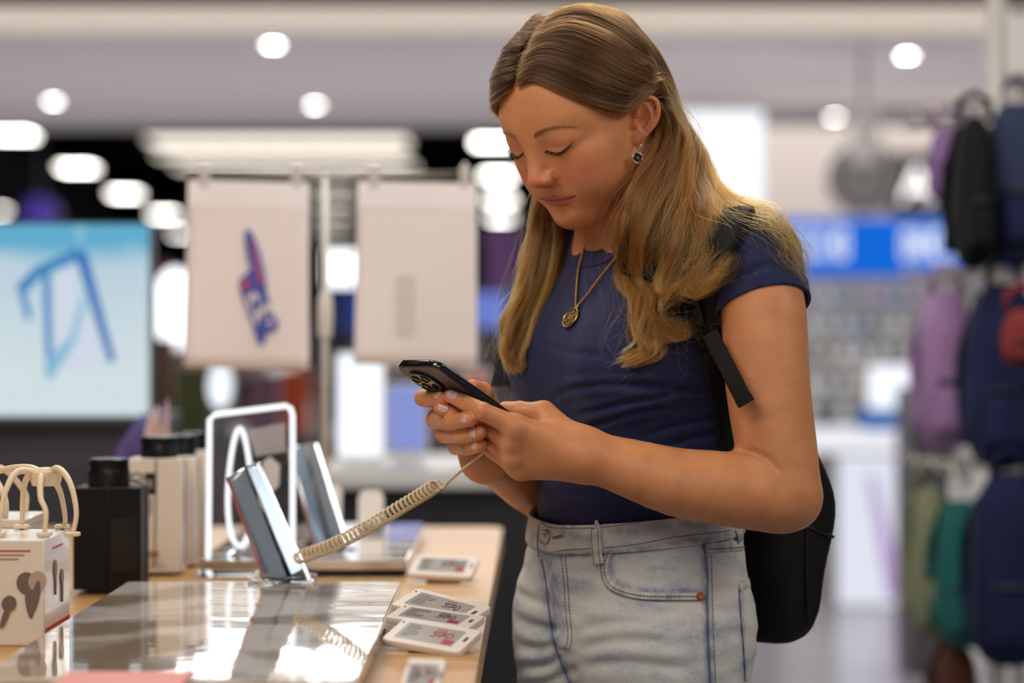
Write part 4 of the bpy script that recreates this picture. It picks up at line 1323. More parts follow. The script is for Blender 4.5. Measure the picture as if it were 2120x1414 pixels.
def f_bound(f, c, r, pad=0.03):
    """evaluate f only within a ball; outside give the distance to the ball plus the pad"""
    c = np.asarray(c, np.float32)
    def g(P):
        d = np.sqrt(((P - c) ** 2).sum(1)) - r
        out = d + pad
        i = np.nonzero(d < 0)[0]
        if len(i): out[i] = np.minimum(f(P[i]), out[i] + 1.0)
        return out
    return g

def f_local(f, o, R):
    """field given in a frame with origin o and axes as columns of R"""
    o = np.asarray(o, np.float32)
    R = np.asarray(R, np.float32)
    return lambda P: f((P - o) @ R)

def ev(f, P, n=400000):
    return np.concatenate([f(P[i:i + n]) for i in range(0, len(P), n)]) if len(P) > n else f(P)

def extract(f, lo, hi, h, B=8):
    """naive surface nets on the zero set of f"""
    lo = np.asarray(lo, np.float32)
    nb = np.ceil((np.asarray(hi) - lo) / (h * B)).astype(int)
    n = nb * B
    gx = [lo[a] + (np.arange(nb[a]) * B + (B - 1) / 2) * h for a in range(3)]
    G = np.stack(np.meshgrid(*gx, indexing='ij'), -1).reshape(-1, 3).astype(np.float32)
    d = ev(f, G)
    act = np.abs(d) < h * B * 1.7
    V = np.repeat(np.repeat(np.repeat(d.reshape(nb), B, 0), B, 1), B, 2).astype(np.float32)
    idx = np.argwhere(act.reshape(nb))
    o = np.stack(np.meshgrid(*[np.arange(B)] * 3, indexing='ij'), -1).reshape(-1, 3)
    I = (idx[:, None, :] * B + o[None]).reshape(-1, 3)
    P = lo + I.astype(np.float32) * h
    V[I[:, 0], I[:, 1], I[:, 2]] = ev(f, P)
    S = V < 0
    c = np.zeros(tuple(n - 1), np.int8)
    for dx in (0, 1):
        for dy in (0, 1):
            for dz in (0, 1):
                c += S[dx:n[0] - 1 + dx, dy:n[1] - 1 + dy, dz:n[2] - 1 + dz]
    cells = np.argwhere((c > 0) & (c < 8))
    ids = np.full(tuple(n - 1), -1, np.int32)
    ids[cells[:, 0], cells[:, 1], cells[:, 2]] = np.arange(len(cells))
    acc = np.zeros((len(cells), 3))
    cnt = np.zeros(len(cells))
    cor = [(0, 0, 0), (1, 0, 0), (0, 1, 0), (1, 1, 0), (0, 0, 1), (1, 0, 1), (0, 1, 1), (1, 1, 1)]
    val = [V[cells[:, 0] + a, cells[:, 1] + b, cells[:, 2] + e] for a, b, e in cor]
    for i in range(8):
        for j in range(i + 1, 8):
            if sum(abs(cor[i][k] - cor[j][k]) for k in range(3)) != 1: continue
            a, b = val[i], val[j]
            m = (a < 0) != (b < 0)
            t = np.where(m, a / np.where(m, a - b, 1), 0)
            p = np.asarray(cor[i])[None] + t[:, None] * (np.asarray(cor[j]) - np.asarray(cor[i]))[None]
            acc += np.where(m[:, None], p, 0)
            cnt += m
    v = lo + (cells + acc / cnt[:, None]) * h
    Q = []
    for ax in range(3):
        s0 = [slice(None)] * 3; s1 = [slice(None)] * 3
        s0[ax] = slice(0, n[ax] - 1); s1[ax] = slice(1, n[ax])
        ch = S[tuple(s0)] != S[tuple(s1)]
        u, w = [(1, 2), (2, 0), (0, 1)][ax]
        E = np.argwhere(ch)
        E = E[(E[:, u] > 0) & (E[:, w] > 0) & (E[:, u] < n[u] - 1) & (E[:, w] < n[w] - 1)]
        inside0 = S[tuple(E.T)]
        q = []
        for du, dw in ((-1, -1), (0, -1), (0, 0), (-1, 0)):
            cidx = E.copy()
            cidx[:, u] += du; cidx[:, w] += dw
            q.append(ids[tuple(cidx.T)])
        q = np.stack(q, 1)
        q[~inside0] = q[~inside0][:, ::-1]
        Q.append(q)
    Q = np.concatenate(Q)
    Q = Q[(Q >= 0).all(1)]
    return v.astype(np.float32), Q

def grad(f, v, e=0.0004):
    f0 = ev(f, v)
    g = np.stack([ev(f, v + np.eye(3, dtype=np.float32)[k] * np.float32(e)) for k in range(3)], 1) - f0[:, None]
    return f0, g / e

def project(f, v, it=2):
    for _ in range(it):
        d, g = grad(f, v)
        g2 = (g * g).sum(1) + 1e-6
        st = -(d / np.maximum(g2, 0.05))[:, None] * g
        v = v + np.clip(st, -0.002, 0.002).astype(np.float32)
    return v

def fnormals(f, v):
    _, g = grad(f, v)
    return g / (np.linalg.norm(g, axis=1)[:, None] + 1e-9)

def drop_loose(v, q, keep=1):
    """keep the largest connected pieces"""
    par = np.arange(len(v))
    for _ in range(200):
        m = par[q].min(1)
        new = par.copy()
        for k in range(q.shape[1]):
            np.minimum.at(new, q[:, k], m)
        new = new[new]
        if (new == par).all(): break
        par = new
    lab, cnt = np.unique(par, return_counts=True)
    good = np.isin(par, lab[np.argsort(-cnt)[:keep]])
    mp = np.cumsum(good) - 1
    q = q[good[q].all(1)]
    return v[good], mp[q]

def subdivide(v, q, mask_v):
    """split the quads that touch masked points 4-way; neighbours keep closed as triangles/ngons"""
    bm = bmesh.new()
    return v, q

def vcol(o, name, cols):
    me = o.data
    a = me.color_attributes.new(name, 'FLOAT_COLOR', 'POINT')
    c = np.ones((len(me.vertices), 4), np.float32)
    c[:, :cols.shape[1]] = cols
    a.data.foreach_set('color', c.ravel())

def relax(v, q, it=4, lam=0.6):
    """even out a skin"""
    n = len(v)
    a = np.concatenate([q[:, i] for i in range(q.shape[1])]); b = np.concatenate([q[:, (i + 1) % q.shape[1]] for i in range(q.shape[1])])
    ii = np.concatenate([a, b]); jj = np.concatenate([b, a])
    deg = np.bincount(ii, minlength=n).astype(np.float32)
    v = v.astype(np.float32)
    for _ in range(it):
        m = np.stack([np.bincount(ii, weights=v[jj, k], minlength=n) for k in range(3)], 1) / np.maximum(deg, 1)[:, None]
        v = (v + lam * (m - v)).astype(np.float32)
    return v

# ================================================================== the person
f32 = np.float32
# torso frame: her left, her front, up
PSI = math.radians(55)
TL = np.array([math.cos(PSI), -math.sin(PSI), 0]); TF = np.array([-math.sin(PSI), -math.cos(PSI), 0]); TU = np.array([0, 0, 1.0])
TO = np.array([0.135, 2.68, 0.0])
TR = np.stack([TL, TF, TU], 1)
def TP(a, b, z): return TO + a * TL + b * TF + z * TU
# head frame
HPSI, HTH = math.radians(48), math.radians(29)
HL = np.array([math.cos(HPSI), -math.sin(HPSI), 0])
HF = np.array([-math.sin(HPSI) * math.cos(HTH), -math.cos(HPSI) * math.cos(HTH), -math.sin(HTH)])
HU = np.cross(HF, HL)
HR = np.stack([HL, HF, HU], 1)
HO = W(1161, 298, 2.548) - HR @ np.array([0.031, 0.079, 0.012])
def HP(x, y, z): return HO + HR @ np.array([x, y, z], float)
# phone frame: PA runs from its top end to its bottom end, PW across, PN out of the back
PA = unit((0.69, 0.51, -0.517)); PW = np.array([0.58, -0.81, 0.03]); PW = unit(PW - PA * (PW @ PA)); PN = np.cross(PA, PW)
PTOP = W(861, 752, 2.490)
PC = PTOP + PA * 0.078
def on_back(px, py, off):
    """point seen at a pixel, on the plane that lies off metres behind the phone's back"""
    d = W(px, py, 1.0) - np.array([0, 0, CAMZ])
    o = np.array([0, 0, CAMZ])
    t = ((PC + PN * (0.004 + off) - o) @ PN) / (d @ PN)
    return o + d * t

# ------------------------------------------------------------------ head
def ysurf(f, x, z, y0=0.055, y1=0.125):
    """how far forward the surface lies at a given x and z"""
    ys = np.linspace(y0, y1, 141, dtype=np.float32)
    d = f(np.stack([np.full(141, x), ys, np.full(141, z)], 1).astype(np.float32))
    k = np.nonzero(d < 0)[0]
    return float(ys[k[-1]]) if len(k) else y0
def carve(f, xz, rad, depth, k):
    """groove along a line of (x, z) that follows the surface; depth sinks it"""
    P = [(x, ysurf(f, x, z) - depth, z) for x, z in xz]
    return f_sub(f, f_chain(P, rad), k)
def head_field():
    def E(c, r): return f_ell(c, r)
    up_ = np.array([0, 0.0, 0.0062], np.float32)
    sh = lambda g: (lambda P: g(P - up_))
    shc = lambda *a: sh(f_chain(*a))
    skull = f_U(0.03, E((0, -0.004, 0.037), (0.0715, 0.0855, 0.0775)), E((0, 0.032, 0.046), (0.060, 0.0545, 0.052)),
                E((0, -0.040, 0.0), (0.056, 0.046, 0.05)))
    face = f_U(0.022,
        E((0, 0.032, -0.016), (0.057, 0.0555, 0.066)),
        E((0.036, 0.050, -0.008), (0.028, 0.031, 0.024)), E((-0.036, 0.050, -0.008), (0.028, 0.031, 0.024)),
        E((0.031, 0.050, -0.040), (0.0275, 0.0335, 0.034)), E((-0.031, 0.050, -0.040), (0.0275, 0.0335, 0.034)),
        f_cone((0.047, 0.008, -0.046), (0.013, 0.057, -0.084), 0.0165, 0.0140), f_cone((-0.047, 0.008, -0.046), (-0.013, 0.068, -0.083), 0.0165, 0.0140),
        E((0, 0.0600, -0.083), (0.0195, 0.0165, 0.0175)),
        E((0, 0.0525, -0.054), (0.031, 0.0285, 0.030)))
    head = face
    for s in (1, -1):
        br = f_chain([(s * 0.008, 0.0745, 0.031), (s * 0.022, 0.0735, 0.036), (s * 0.036, 0.0690, 0.038), (s * 0.050, 0.0560, 0.032)], [0.0090, 0.0090, 0.0088, 0.0085])
        head = f_U(0.018, head, br)
        # eye hollow, then the lowered lid over the eyeball
        hol = f_U(0.006, E((s * 0.0320, 0.0905, 0.0115), (0.0185, 0.0150, 0.0120)), E((s * 0.0165, 0.0915, 0.0115), (0.0065, 0.0130, 0.0085)))
        head = f_sub(head, sh(hol), 0.012)
        lid = f_U(0.004, f_sph((s * 0.0325, 0.0675, 0.0100), 0.0158), E((s * 0.0335, 0.0680, 0.0095), (0.0185, 0.0140, 0.0115)))
        # the lid edge falls to a lip along the lash line
        lip = f_chain([(s * 0.0185, 0.0775, 0.0055), (s * 0.0245, 0.0825, 0.0015), (s * 0.0320, 0.0838, 0.0000), (s * 0.0400, 0.0805, 0.0020), (s * 0.0480, 0.0720, 0.0065)], [0.0009, 0.0014, 0.0016, 0.0014, 0.0008], 0.002)
        lid = f_U(0.003, lid, lip)
        head = f_U(0.005, head, sh(lid))
        # lid fold under the brow and the furrow below the lash line
        head = carve(head, [(s * 0.0200, 0.0225), (s * 0.0260, 0.0262), (s * 0.0340, 0.0268), (s * 0.0430, 0.0232), (s * 0.0500, 0.0180)], [0.0004, 0.0008, 0.0009, 0.0008, 0.0004], -0.0002, 0.0016)
        head = carve(head, [(s * 0.0195, 0.0088), (s * 0.0250, 0.0048), (s * 0.0325, 0.0032), (s * 0.0405, 0.0050), (s * 0.0480, 0.0100)], [0.0004, 0.0008, 0.0010, 0.0008, 0.0004], -0.0003, 0.0016)
    # nose
    nose = f_chain([(0, 0.0795, 0.034), (0, 0.0842, 0.018), (0, 0.0915, 0.001), (0, 0.0985, -0.0140), (0, 0.1010, -0.0198)], [0.0085, 0.0088, 0.0090, 0.0095, 0.0102])
    nose = f_U(0.010, nose, E((0, 0.0820, -0.010), (0.0150, 0.0110, 0.0200)))
    nose = f_U(0.007, nose, E((0.0112, 0.0930, -0.0235), (0.0068, 0.0108, 0.0076)), E((-0.0112, 0.0930, -0.0235), (0.0068, 0.0108, 0.0076)))
    nose = f_U(0.004, nose, f_cone((0, 0.1010, -0.0262), (0, 0.0910, -0.0325), 0.0040, 0.0048))
    head = f_U(0.010, head, nose)
    for s in (1, -1):
        head = f_sub(head, E((s * 0.0066, 0.0965, -0.0312), (0.0034, 0.0058, 0.0038)), 0.004)
        head = carve(head, [(s * 0.0182, -0.0190), (s * 0.0190, -0.0240), (s * 0.0180, -0.0290)], [0.0004, 0.0009, 0.0008], -0.0004, 0.0045)
    # lips
    lsh = np.array([0, -0.0110, 0.0006], np.float32)
    ls = lambda g: (lambda P: g(P - lsh))
    lsc = lambda *a: ls(f_chain(*a))
    for s in (1, -1):
        up = f_U(0.005, f_cone((s * 0.0035, 0.0893, -0.0502), (s * 0.0150, 0.0823, -0.0535), 0.0040, 0.0030), f_cone((s * 0.0150, 0.0823, -0.0535), (s * 0.0245, 0.0730, -0.0560), 0.0030, 0.0014))
        head = f_U(0.005, head, ls(up))
    lo = f_U(0.005, E((0, 0.0852, -0.0610), (0.0130, 0.0072, 0.0062)), f_cone((0.006, 0.0855, -0.0600), (0.0190, 0.0780, -0.0580), 0.0042, 0.0022), f_cone((-0.006, 0.0855, -0.0600), (-0.0190, 0.0780, -0.0580), 0.0042, 0.0022))
    head = f_U(0.005, head, ls(lo))
    head = carve(head, [(-0.0285, -0.0528), (-0.0200, -0.0548), (-0.0100, -0.0556), (-0.004, -0.0555), (0, -0.0560), (0.004, -0.0555), (0.0100, -0.0556), (0.0200, -0.0548), (0.0285, -0.0528)], [0.0010, 0.0013, 0.0012, 0.0011, 0.0011, 0.0011, 0.0012, 0.0013, 0.0010], 0.0004, 0.0022)
    head = carve(head, [(0, -0.0412), (0, -0.0472)], [0.0016, 0.0020], -0.0012, 0.005)
    head = carve(head, [(-0.010, -0.0697), (0, -0.0707), (0.010, -0.0697)], [0.003, 0.004, 0.003], -0.0030, 0.010)
    # the face below the eyes is a little shorter than drawn above
    fh = head
    def short(P):
        Q = P.copy()
        Q[:, 2] = np.where(P[:, 2] < 0.012, 0.012 + (P[:, 2] - 0.012) * f32(1 / 0.91), P[:, 2])
        return fh(Q)
    head = f_U(0.026, skull, short)
    # ears
    for s in (1, -1):
        R = np.array(Matrix.Rotation(math.radians(22 * s), 3, 'Z') @ Matrix.Rotation(math.radians(30), 3, 'X'))
        def ep(y, z, x=0.0): return np.array([s * 0.0680, -0.006, -0.004]) + R @ (np.array([s * x, y, z]) * 0.80)
        k_ = 0.80
        er = lambda *r: tuple(k_ * q for q in r)
        ear = f_ell(ep(-0.003, 0.007, 0.005), er(0.0065, 0.0150, 0.0240), R)
        ear = f_U(0.005, ear, f_ell(ep(0.003, -0.0200, 0.004), er(0.0055, 0.0090, 0.0115), R))
        ear = f_sub(ear, f_ell(ep(-0.001, 0.006, 0.0125), er(0.0075, 0.0105, 0.0180), R), 0.003)
        helix = f_chain([ep(0.010, 0.006, 0.008), ep(0.0115, 0.019, 0.0095), ep(0.006, 0.0290, 0.0105), ep(-0.004, 0.0325, 0.0115), ep(-0.0140, 0.0275, 0.0125), ep(-0.0185, 0.015, 0.0125), ep(-0.0175, 0.001, 0.0110), ep(-0.0115, -0.0110, 0.0085), ep(-0.004, -0.021, 0.006)], [0.0020, 0.0021, 0.0023, 0.0025, 0.0025, 0.0024, 0.0022, 0.0022, 0.0024])
        anti = f_chain([ep(0.001, 0.023, 0.0070), ep(-0.0075, 0.014, 0.0090), ep(-0.0105, 0.002, 0.0095), ep(-0.0055, -0.0090, 0.0085)], [0.0013, 0.0020, 0.0022, 0.0019])
        tragus = f_ell(ep(0.0105, -0.005, 0.0065), (0.0028, 0.0024, 0.0046), R)
        ear = f_U(0.003, ear, helix)
        ear = f_U(0.003, ear, anti)
        ear = f_U(0.003, ear, tragus)
        ear = f_sub(ear, f_ell(ep(0.002, -0.002, 0.0095), (0.0052, 0.0044, 0.0065), R), 0.003)
        head = f_U(0.007, head, f_bound(ear, (s * 0.072, -0.006, -0.002), 0.055))
    return head

head_l = head_field()
head_w = f_bound(f_local(head_l, HO, HR), HP(0, 0.0, 0.01), 0.155)
neck = f_U(0.03, f_cone(TP(0, -0.045, 1.33), HP(0, -0.030, -0.020), 0.056, 0.051),
           f_cone(TP(0.03, 0.035, 1.345), HP(0.040, -0.010, -0.045), 0.012, 0.014), f_cone(TP(-0.03, 0.035, 1.345), HP(-0.040, -0.010, -0.045), 0.012, 0.014))

# ------------------------------------------------------------------ arms and hands
L_sh, L_el, L_wr = W(1566, 548, 2.545), W(1634, 1022, 2.510), W(1200, 938, 2.500)
R_sh, R_el, R_wr = TP(-0.165, -0.02, 1.335), np.array([0.045, 2.84, 1.075]), W(1006, 945, 2.600)

def finger(pts, r, bulge=1.03):
    fs = [f_cone(p, q, a, b) for p, q, a, b in zip(pts, pts[1:], r, r[1:])]
    fs += [f_sph(pts[i], r[i] * bulge) for i in range(1, len(pts) - 1)]
    return f_U(0.0016, *fs)

# left hand (near): back of the hand to the camera
LI = [W(1068, 884, 2.478), W(1000, 852, 2.468), on_back(962, 833, 0.0085), on_back(932, 820, 0.0080)]
LM = [W(1060, 914, 2.486), W(992, 874, 2.500), W(950, 856, 2.514), W(912, 844, 2.514)]
LR = [W(1062, 946, 2.494), W(1006, 902, 2.512), W(978, 893, 2.540), W(962, 888, 2.556)]
LP = [W(1078, 972, 2.502), W(1020, 934, 2.518), W(998, 920, 2.544), W(984, 912, 2.562)]
LT = [W(1175, 900, 2.512), W(1125, 856, 2.520), W(1076, 850, 2.528), W(1046, 846, 2.540)]
def lhand():
    r = 0.0098
    pal = f_U(0.016, f_cone(L_wr, LI[0], 0.0215, 0.0125), f_cone(L_wr, LM[0] + np.array([0, 0.004, 0]), 0.0215, 0.0125),
              f_cone(L_wr, LR[0] + np.array([0, 0.004, 0]), 0.0215, 0.0120), f_cone(L_wr + np.array([0, 0.002, -0.004]), LP[0] + np.array([0, 0.005, 0]), 0.0215, 0.0115),
              f_cone(L_wr + np.array([-0.01, 0.006, 0.006]), LT[1], 0.019, 0.0125))
    fs = [finger(LI, [0.0112, 0.0092, 0.0082, 0.0068]), finger(LM, [0.0112, 0.0092, 0.0082, 0.0070]), finger(LR, [0.0106, 0.0088, 0.0078, 0.0066]),
          finger(LP, [0.0098, 0.0080, 0.0070, 0.0060]), finger(LT, [0.0130, 0.0112, 0.0098, 0.0078])]
    h = f_U(0.0012, *fs)
    k = f_U(0.01, *[f_sph(p + np.array([0, -0.0035, 0.0]), q) for p, q in ((LI[0], 0.0098), (LM[0], 0.0098), (LR[0], 0.0092))])
    pal = f_U(0.008, pal, k)
    return f_U(0.007, h, pal)

# right hand (far): wraps round the back of the phone, nails to the camera
RI = [W(950, 850, 2.610), W(893, 828, 2.592), W(876, 824, 2.556), W(918, 825, 2.510)]
RM = [W(962, 876, 2.612), W(902, 868, 2.572), W(936, 873, 2.510), W(975, 868, 2.472)]
RR_ = [W(975, 902, 2.614), W(920, 898, 2.576), W(955, 902, 2.513), W(993, 896, 2.478)]
RP = [W(990, 928, 2.614), W(944, 924, 2.580), W(970, 927, 2.528), W(995, 922, 2.490)]
RT = [W(1010, 880, 2.610), W(1008, 840, 2.592), W(1000, 812, 2.566), W(978, 800, 2.552)]
def rhand():
    pal = f_U(0.016, f_cone(R_wr, RI[0], 0.021, 0.012), f_cone(R_wr, RM[0], 0.021, 0.012), f_cone(R_wr, RR_[0], 0.021, 0.0115), f_cone(R_wr, RP[0], 0.021, 0.011),
              f_cone(R_wr, RT[1], 0.019, 0.012))
    fs = [finger(RI, [0.0108, 0.0092, 0.0088, 0.0070]), finger(RM, [0.0110, 0.0100, 0.0086, 0.0075]), finger(RR_, [0.0104, 0.0095, 0.0083, 0.0073]),
          finger(RP, [0.0096, 0.0088, 0.0079, 0.0068]), finger(RT, [0.0120, 0.0110, 0.0100, 0.0076])]
    h = f_U(0.0012, *fs)
    return f_U(0.007, h, pal)

Lm = W(1600, 760, 2.520)
larm = f_chain([L_sh, W(1582, 660, 2.530), W(1590, 800, 2.520), W(1608, 930, 2.512), W(1624, 1018, 2.506)], [0.0440, 0.0445, 0.0440, 0.0420, 0.0385], n=3)
fore = f_chain([W(1637, 1038, 2.512), W(1600, 1028, 2.505), W(1500, 1012, 2.500), W(1400, 998, 2.498), W(1300, 968, 2.498), L_wr], [0.0290, 0.0370, 0.0385, 0.0355, 0.0300, 0.0235], n=3)
larm = f_U(0.014, larm, fore, f_sph(W(1644, 1040, 2.520), 0.0190))
def arm_front(px, py):
    """first point of the arm met on the way in from the aisle"""
    Ds = np.linspace(2.36, 2.56, 201)
    P = np.stack([W(px, py, d) for d in Ds]).astype(f32)
    k = np.nonzero(larm(P) < 0)[0]
    return P[k[0]] if len(k) else W(px, py, 2.46)
crease = f_chain([arm_front(1538, 933), arm_front(1566, 939), arm_front(1590, 952), arm_front(1608, 970)], [0.0004, 0.0016, 0.0016, 0.0003])
larm = f_sub(larm, crease, 0.007)
rarm = f_U(0.010, f_chain([R_sh, (R_sh + R_el) / 2, R_el], [0.0455, 0.0440, 0.0385], n=2), f_chain([R_el, R_el * 0.65 + R_wr * 0.35, R_wr], [0.0370, 0.0365, 0.0225], n=3))
lh = f_bound(lhand(), W(1060, 890, 2.49), 0.13)
rh = f_bound(rhand(), W(950, 880, 2.56), 0.11)
larm = f_U(0.014, larm, lh)
rarm = f_U(0.014, rarm, rh)

# ------------------------------------------------------------------ trunk (under the clothes)
def trunk_field(g=0.0, front=True):
    """the trunk, grown by g"""
    e = lambda a, b, z, r: f_ell(TP(a, b, z), (r[0] + g, r[1] + g, r[2] + g), TR)
    t = f_U(0.06, e(0, -0.005, 1.055, (0.124, 0.094, 0.13)), e(0, -0.012, 1.20, (0.130, 0.098, 0.16)), e(0, -0.030, 1.315, (0.140, 0.074, 0.085)))
    t = f_U(0.05, t, f_cone(TP(-0.05, -0.035, 1.350), TP(0.05, -0.035, 1.350), 0.045 + g, 0.045 + g))
    t = f_U(0.05, t, f_cone(TP(0.05, -0.035, 1.350), TP(0.150, -0.024, 1.328), 0.045 + g, 0.047 + g), f_cone(TP(-0.05, -0.035, 1.350), TP(-0.150, -0.024, 1.328), 0.045 + g, 0.047 + g))
    if front: t = f_U(0.05, t, f_U(0.05, e(0.060, 0.056, 1.222, (0.066, 0.056, 0.062)), e(-0.060, 0.056, 1.222, (0.066, 0.056, 0.062))))
    return t

trunk0 = trunk_field(-0.005, False)
hips0 = f_U(0.04, f_ell(TP(0, 0.006, 0.965), (0.122, 0.078, 0.11), TR), *[f_chain([TP(k * 0.074, 0.004, 0.92), TP(k * 0.088, 0.012, 0.52), TP(k * 0.10, -0.02, 0.09)], [0.070, 0.050, 0.036], n=2) for k in (1, -1)])
core = f_U(0.04, trunk0, neck)
core = f_U(0.016, core, head_w)
arms = lambda P: np.minimum(larm(P), rarm(P))
body_f = lambda P: np.minimum(f_U(0.05, core, hips0)(P), np.minimum(larm(P), rarm(P)))
body_f = f_U(0.012, f_U(0.05, core, hips0), f_U(0.001, larm, rarm))

person = empty('person', TP(0, 0, 0))
tag(person, 'woman in a navy t-shirt and light jeans looking down at a phone in both hands', 'person')
PINV = np.array(TP(0, 0, 0))

def skin_material():
    m = bpy.data.materials.new('skin')
    m.use_nodes = True
    nt = m.node_tree
    p = nt.nodes['Principled BSDF']
    at = nt.nodes.new('ShaderNodeVertexColor'); at.layer_name = 'tone'
    tc = nt.nodes.new('ShaderNodeTexCoord')
    n1 = nt.nodes.new('ShaderNodeTexNoise'); n1.inputs['Scale'].default_value = 38; n1.inputs['Detail'].default_value = 5
    nt.links.new(tc.outputs['Object'], n1.inputs['Vector'])
    mx = nt.nodes.new('ShaderNodeMix'); mx.data_type = 'RGBA'; mx.blend_type = 'MULTIPLY'; mx.inputs[0].default_value = 1
    cr = nt.nodes.new('ShaderNodeValToRGB')
    cr.color_ramp.elements[0].color = (0.88, 0.82, 0.80, 1); cr.color_ramp.elements[0].position = 0.3
    cr.color_ramp.elements[1].color = (1.06, 1.05, 1.04, 1); cr.color_ramp.elements[1].position = 0.7
    nt.links.new(n1.outputs[0], cr.inputs[0])
    nt.links.new(at.outputs[0], mx.inputs[6]); nt.links.new(cr.outputs[0], mx.inputs[7])
    # freckles
    vo = nt.nodes.new('ShaderNodeTexVoronoi'); vo.inputs['Scale'].default_value = 260
    nt.links.new(tc.outputs['Object'], vo.inputs['Vector'])
    n2 = nt.nodes.new('ShaderNodeTexNoise'); n2.inputs['Scale'].default_value = 60; n2.inputs['Detail'].default_value = 2
    nt.links.new(tc.outputs['Object'], n2.inputs['Vector'])
    m1 = nt.nodes.new('ShaderNodeMapRange'); m1.inputs[1].default_value = 0.05; m1.inputs[2].default_value = 0.17; m1.inputs[3].default_value = 1; m1.inputs[4].default_value = 0
    nt.links.new(vo.outputs[0], m1.inputs[0])
    m2 = nt.nodes.new('ShaderNodeMapRange'); m2.inputs[1].default_value = 0.47; m2.inputs[2].default_value = 0.62; m2.inputs[3].default_value = 0; m2.inputs[4].default_value = 0.48
    nt.links.new(n2.outputs[0], m2.inputs[0])
    mu = nt.nodes.new('ShaderNodeMath'); mu.operation = 'MULTIPLY'
    nt.links.new(m1.outputs[0], mu.inputs[0]); nt.links.new(m2.outputs[0], mu.inputs[1])
    mf = nt.nodes.new('ShaderNodeMix'); mf.data_type = 'RGBA'; mf.inputs[7].default_value = rgb(120, 66, 42)
    nt.links.new(mu.outputs[0], mf.inputs[0]); nt.links.new(mx.outputs[2], mf.inputs[6])
    nt.links.new(mf.outputs[2], p.inputs['Base Color'])
    p.inputs['Roughness'].default_value = 0.46
    p.inputs['Specular IOR Level'].default_value = 0.42
    p.inputs['Subsurface Weight'].default_value = 0.12
    p.inputs['Subsurface Scale'].default_value = 0.005
    p.inputs['Subsurface Radius'].default_value = (1.0, 0.35, 0.2)
    n3 = nt.nodes.new('ShaderNodeTexNoise'); n3.inputs['Scale'].default_value = 900; n3.inputs['Detail'].default_value = 3
    nt.links.new(tc.outputs['Object'], n3.inputs['Vector'])
    bp = nt.nodes.new('ShaderNodeBump'); bp.inputs['Strength'].default_value = 0.16; bp.inputs['Distance'].default_value = 0.0006
    nt.links.new(n3.outputs[0], bp.inputs['Height']); nt.links.new(bp.outputs[0], p.inputs['Normal'])
    return m

def g3(Q, c, r):
    return np.exp(-(((Q - np.asarray(c)) / np.asarray(r)) ** 2).sum(1))

def skin_tone(V):
    n = len(V)
    base = np.array(rgb(208, 143, 98)[:3])
    col = np.tile(base, (n, 1))
    def mix(c, w):
        nonlocal col
        w = np.clip(w, 0, 1)[:, None]
        col = col * (1 - w) + np.array(rgb(*c)[:3]) * w
    Q = (V - HO) @ HR
    Qs = Q.copy()
    Q[:, 2] = np.where(Q[:, 2] < 0.012, 0.012 + (Q[:, 2] - 0.012) / 0.91, Q[:, 2])
    near = np.abs(Q).max(1) < 0.16
    z = near.astype(float)
    for s in (1, -1):
        mix((206, 112, 88), z * 0.75 * g3(Q, (s * 0.040, 0.075, -0.020), (0.022, 0.04, 0.018)))
        mix((190, 112, 84), z * 0.55 * g3(Q, (s * 0.030, 0.085, 0.018), (0.017, 0.02, 0.008)))
        mix((186, 98, 76), z * 0.6 * g3(Q, (s * 0.017, 0.090, 0.008), (0.006, 0.012, 0.009)))
        mix((205, 105, 80), z * 0.55 * g3(Q, (s * 0.075, -0.004, 0.008), (0.02, 0.02, 0.035)))
    mix((206, 116, 88), z * 0.75 * g3(Q, (0, 0.108, -0.022), (0.016, 0.016, 0.012)))
    ax_ = np.abs(Q[:, 0])
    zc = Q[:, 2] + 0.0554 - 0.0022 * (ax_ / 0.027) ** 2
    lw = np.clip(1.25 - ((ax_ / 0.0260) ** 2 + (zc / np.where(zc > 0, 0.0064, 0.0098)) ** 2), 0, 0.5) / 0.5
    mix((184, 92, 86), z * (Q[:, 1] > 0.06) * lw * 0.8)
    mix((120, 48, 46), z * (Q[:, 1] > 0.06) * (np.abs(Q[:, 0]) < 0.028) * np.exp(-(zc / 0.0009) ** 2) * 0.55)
    # scalp
    yl = hairline(Qs)
    mix((92, 62, 40), z * np.clip(yl / 0.006, 0, 1) * 0.95 * (g3(Qs * np.array([1.0, 1, 1]) - np.array([0, -0.008, 0]), (0.082, 0, 0), (0.012, 0.022, 0.028)) < 0.3) * (g3(Qs - np.array([0, -0.008, 0]), (-0.082, 0, 0), (0.012, 0.022, 0.028)) < 0.3))
    # hands a little pinker at knuckles and tips
    for f_ in (LI, LM, LR, LP, RI, RM, RR_, RP, RT, LT):
        mix((214, 120, 88), 0.5 * g3(V, f_[-1], (0.010,) * 3))
    for f_ in (LI, LM, LR, LP):
        mix((210, 122, 86), 0.35 * g3(V, f_[0], (0.010,) * 3) + 0.35 * g3(V, f_[1], (0.008,) * 3))
    return col.astype(np.float32)

def hairline(Q):
    """> 0 where hair grows, about metres inside the hair line (head coordinates)"""
    x, y, z = np.abs(Q[:, 0]), Q[:, 1], Q[:, 2]
    zl = np.interp(y, [-0.10, -0.03, -0.018, -0.008, 0.012, 0.024, 0.040, 0.055, 0.068, 0.080, 0.1],
                   [-0.060, -0.055, -0.030, 0.015, 0.018, 0.022, 0.042, 0.060, 0.074, 0.082, 0.084])
    return np.minimum(z - zl, 0.09 - np.hypot(x, 0) )

bv, bq = extract(body_f, (-0.14, 2.36, 0.62), (0.42, 3.0, 1.62), 0.0022)
bv, bq = drop_loose(bv, bq, 1)
bv = project(body_f, bv, 1)
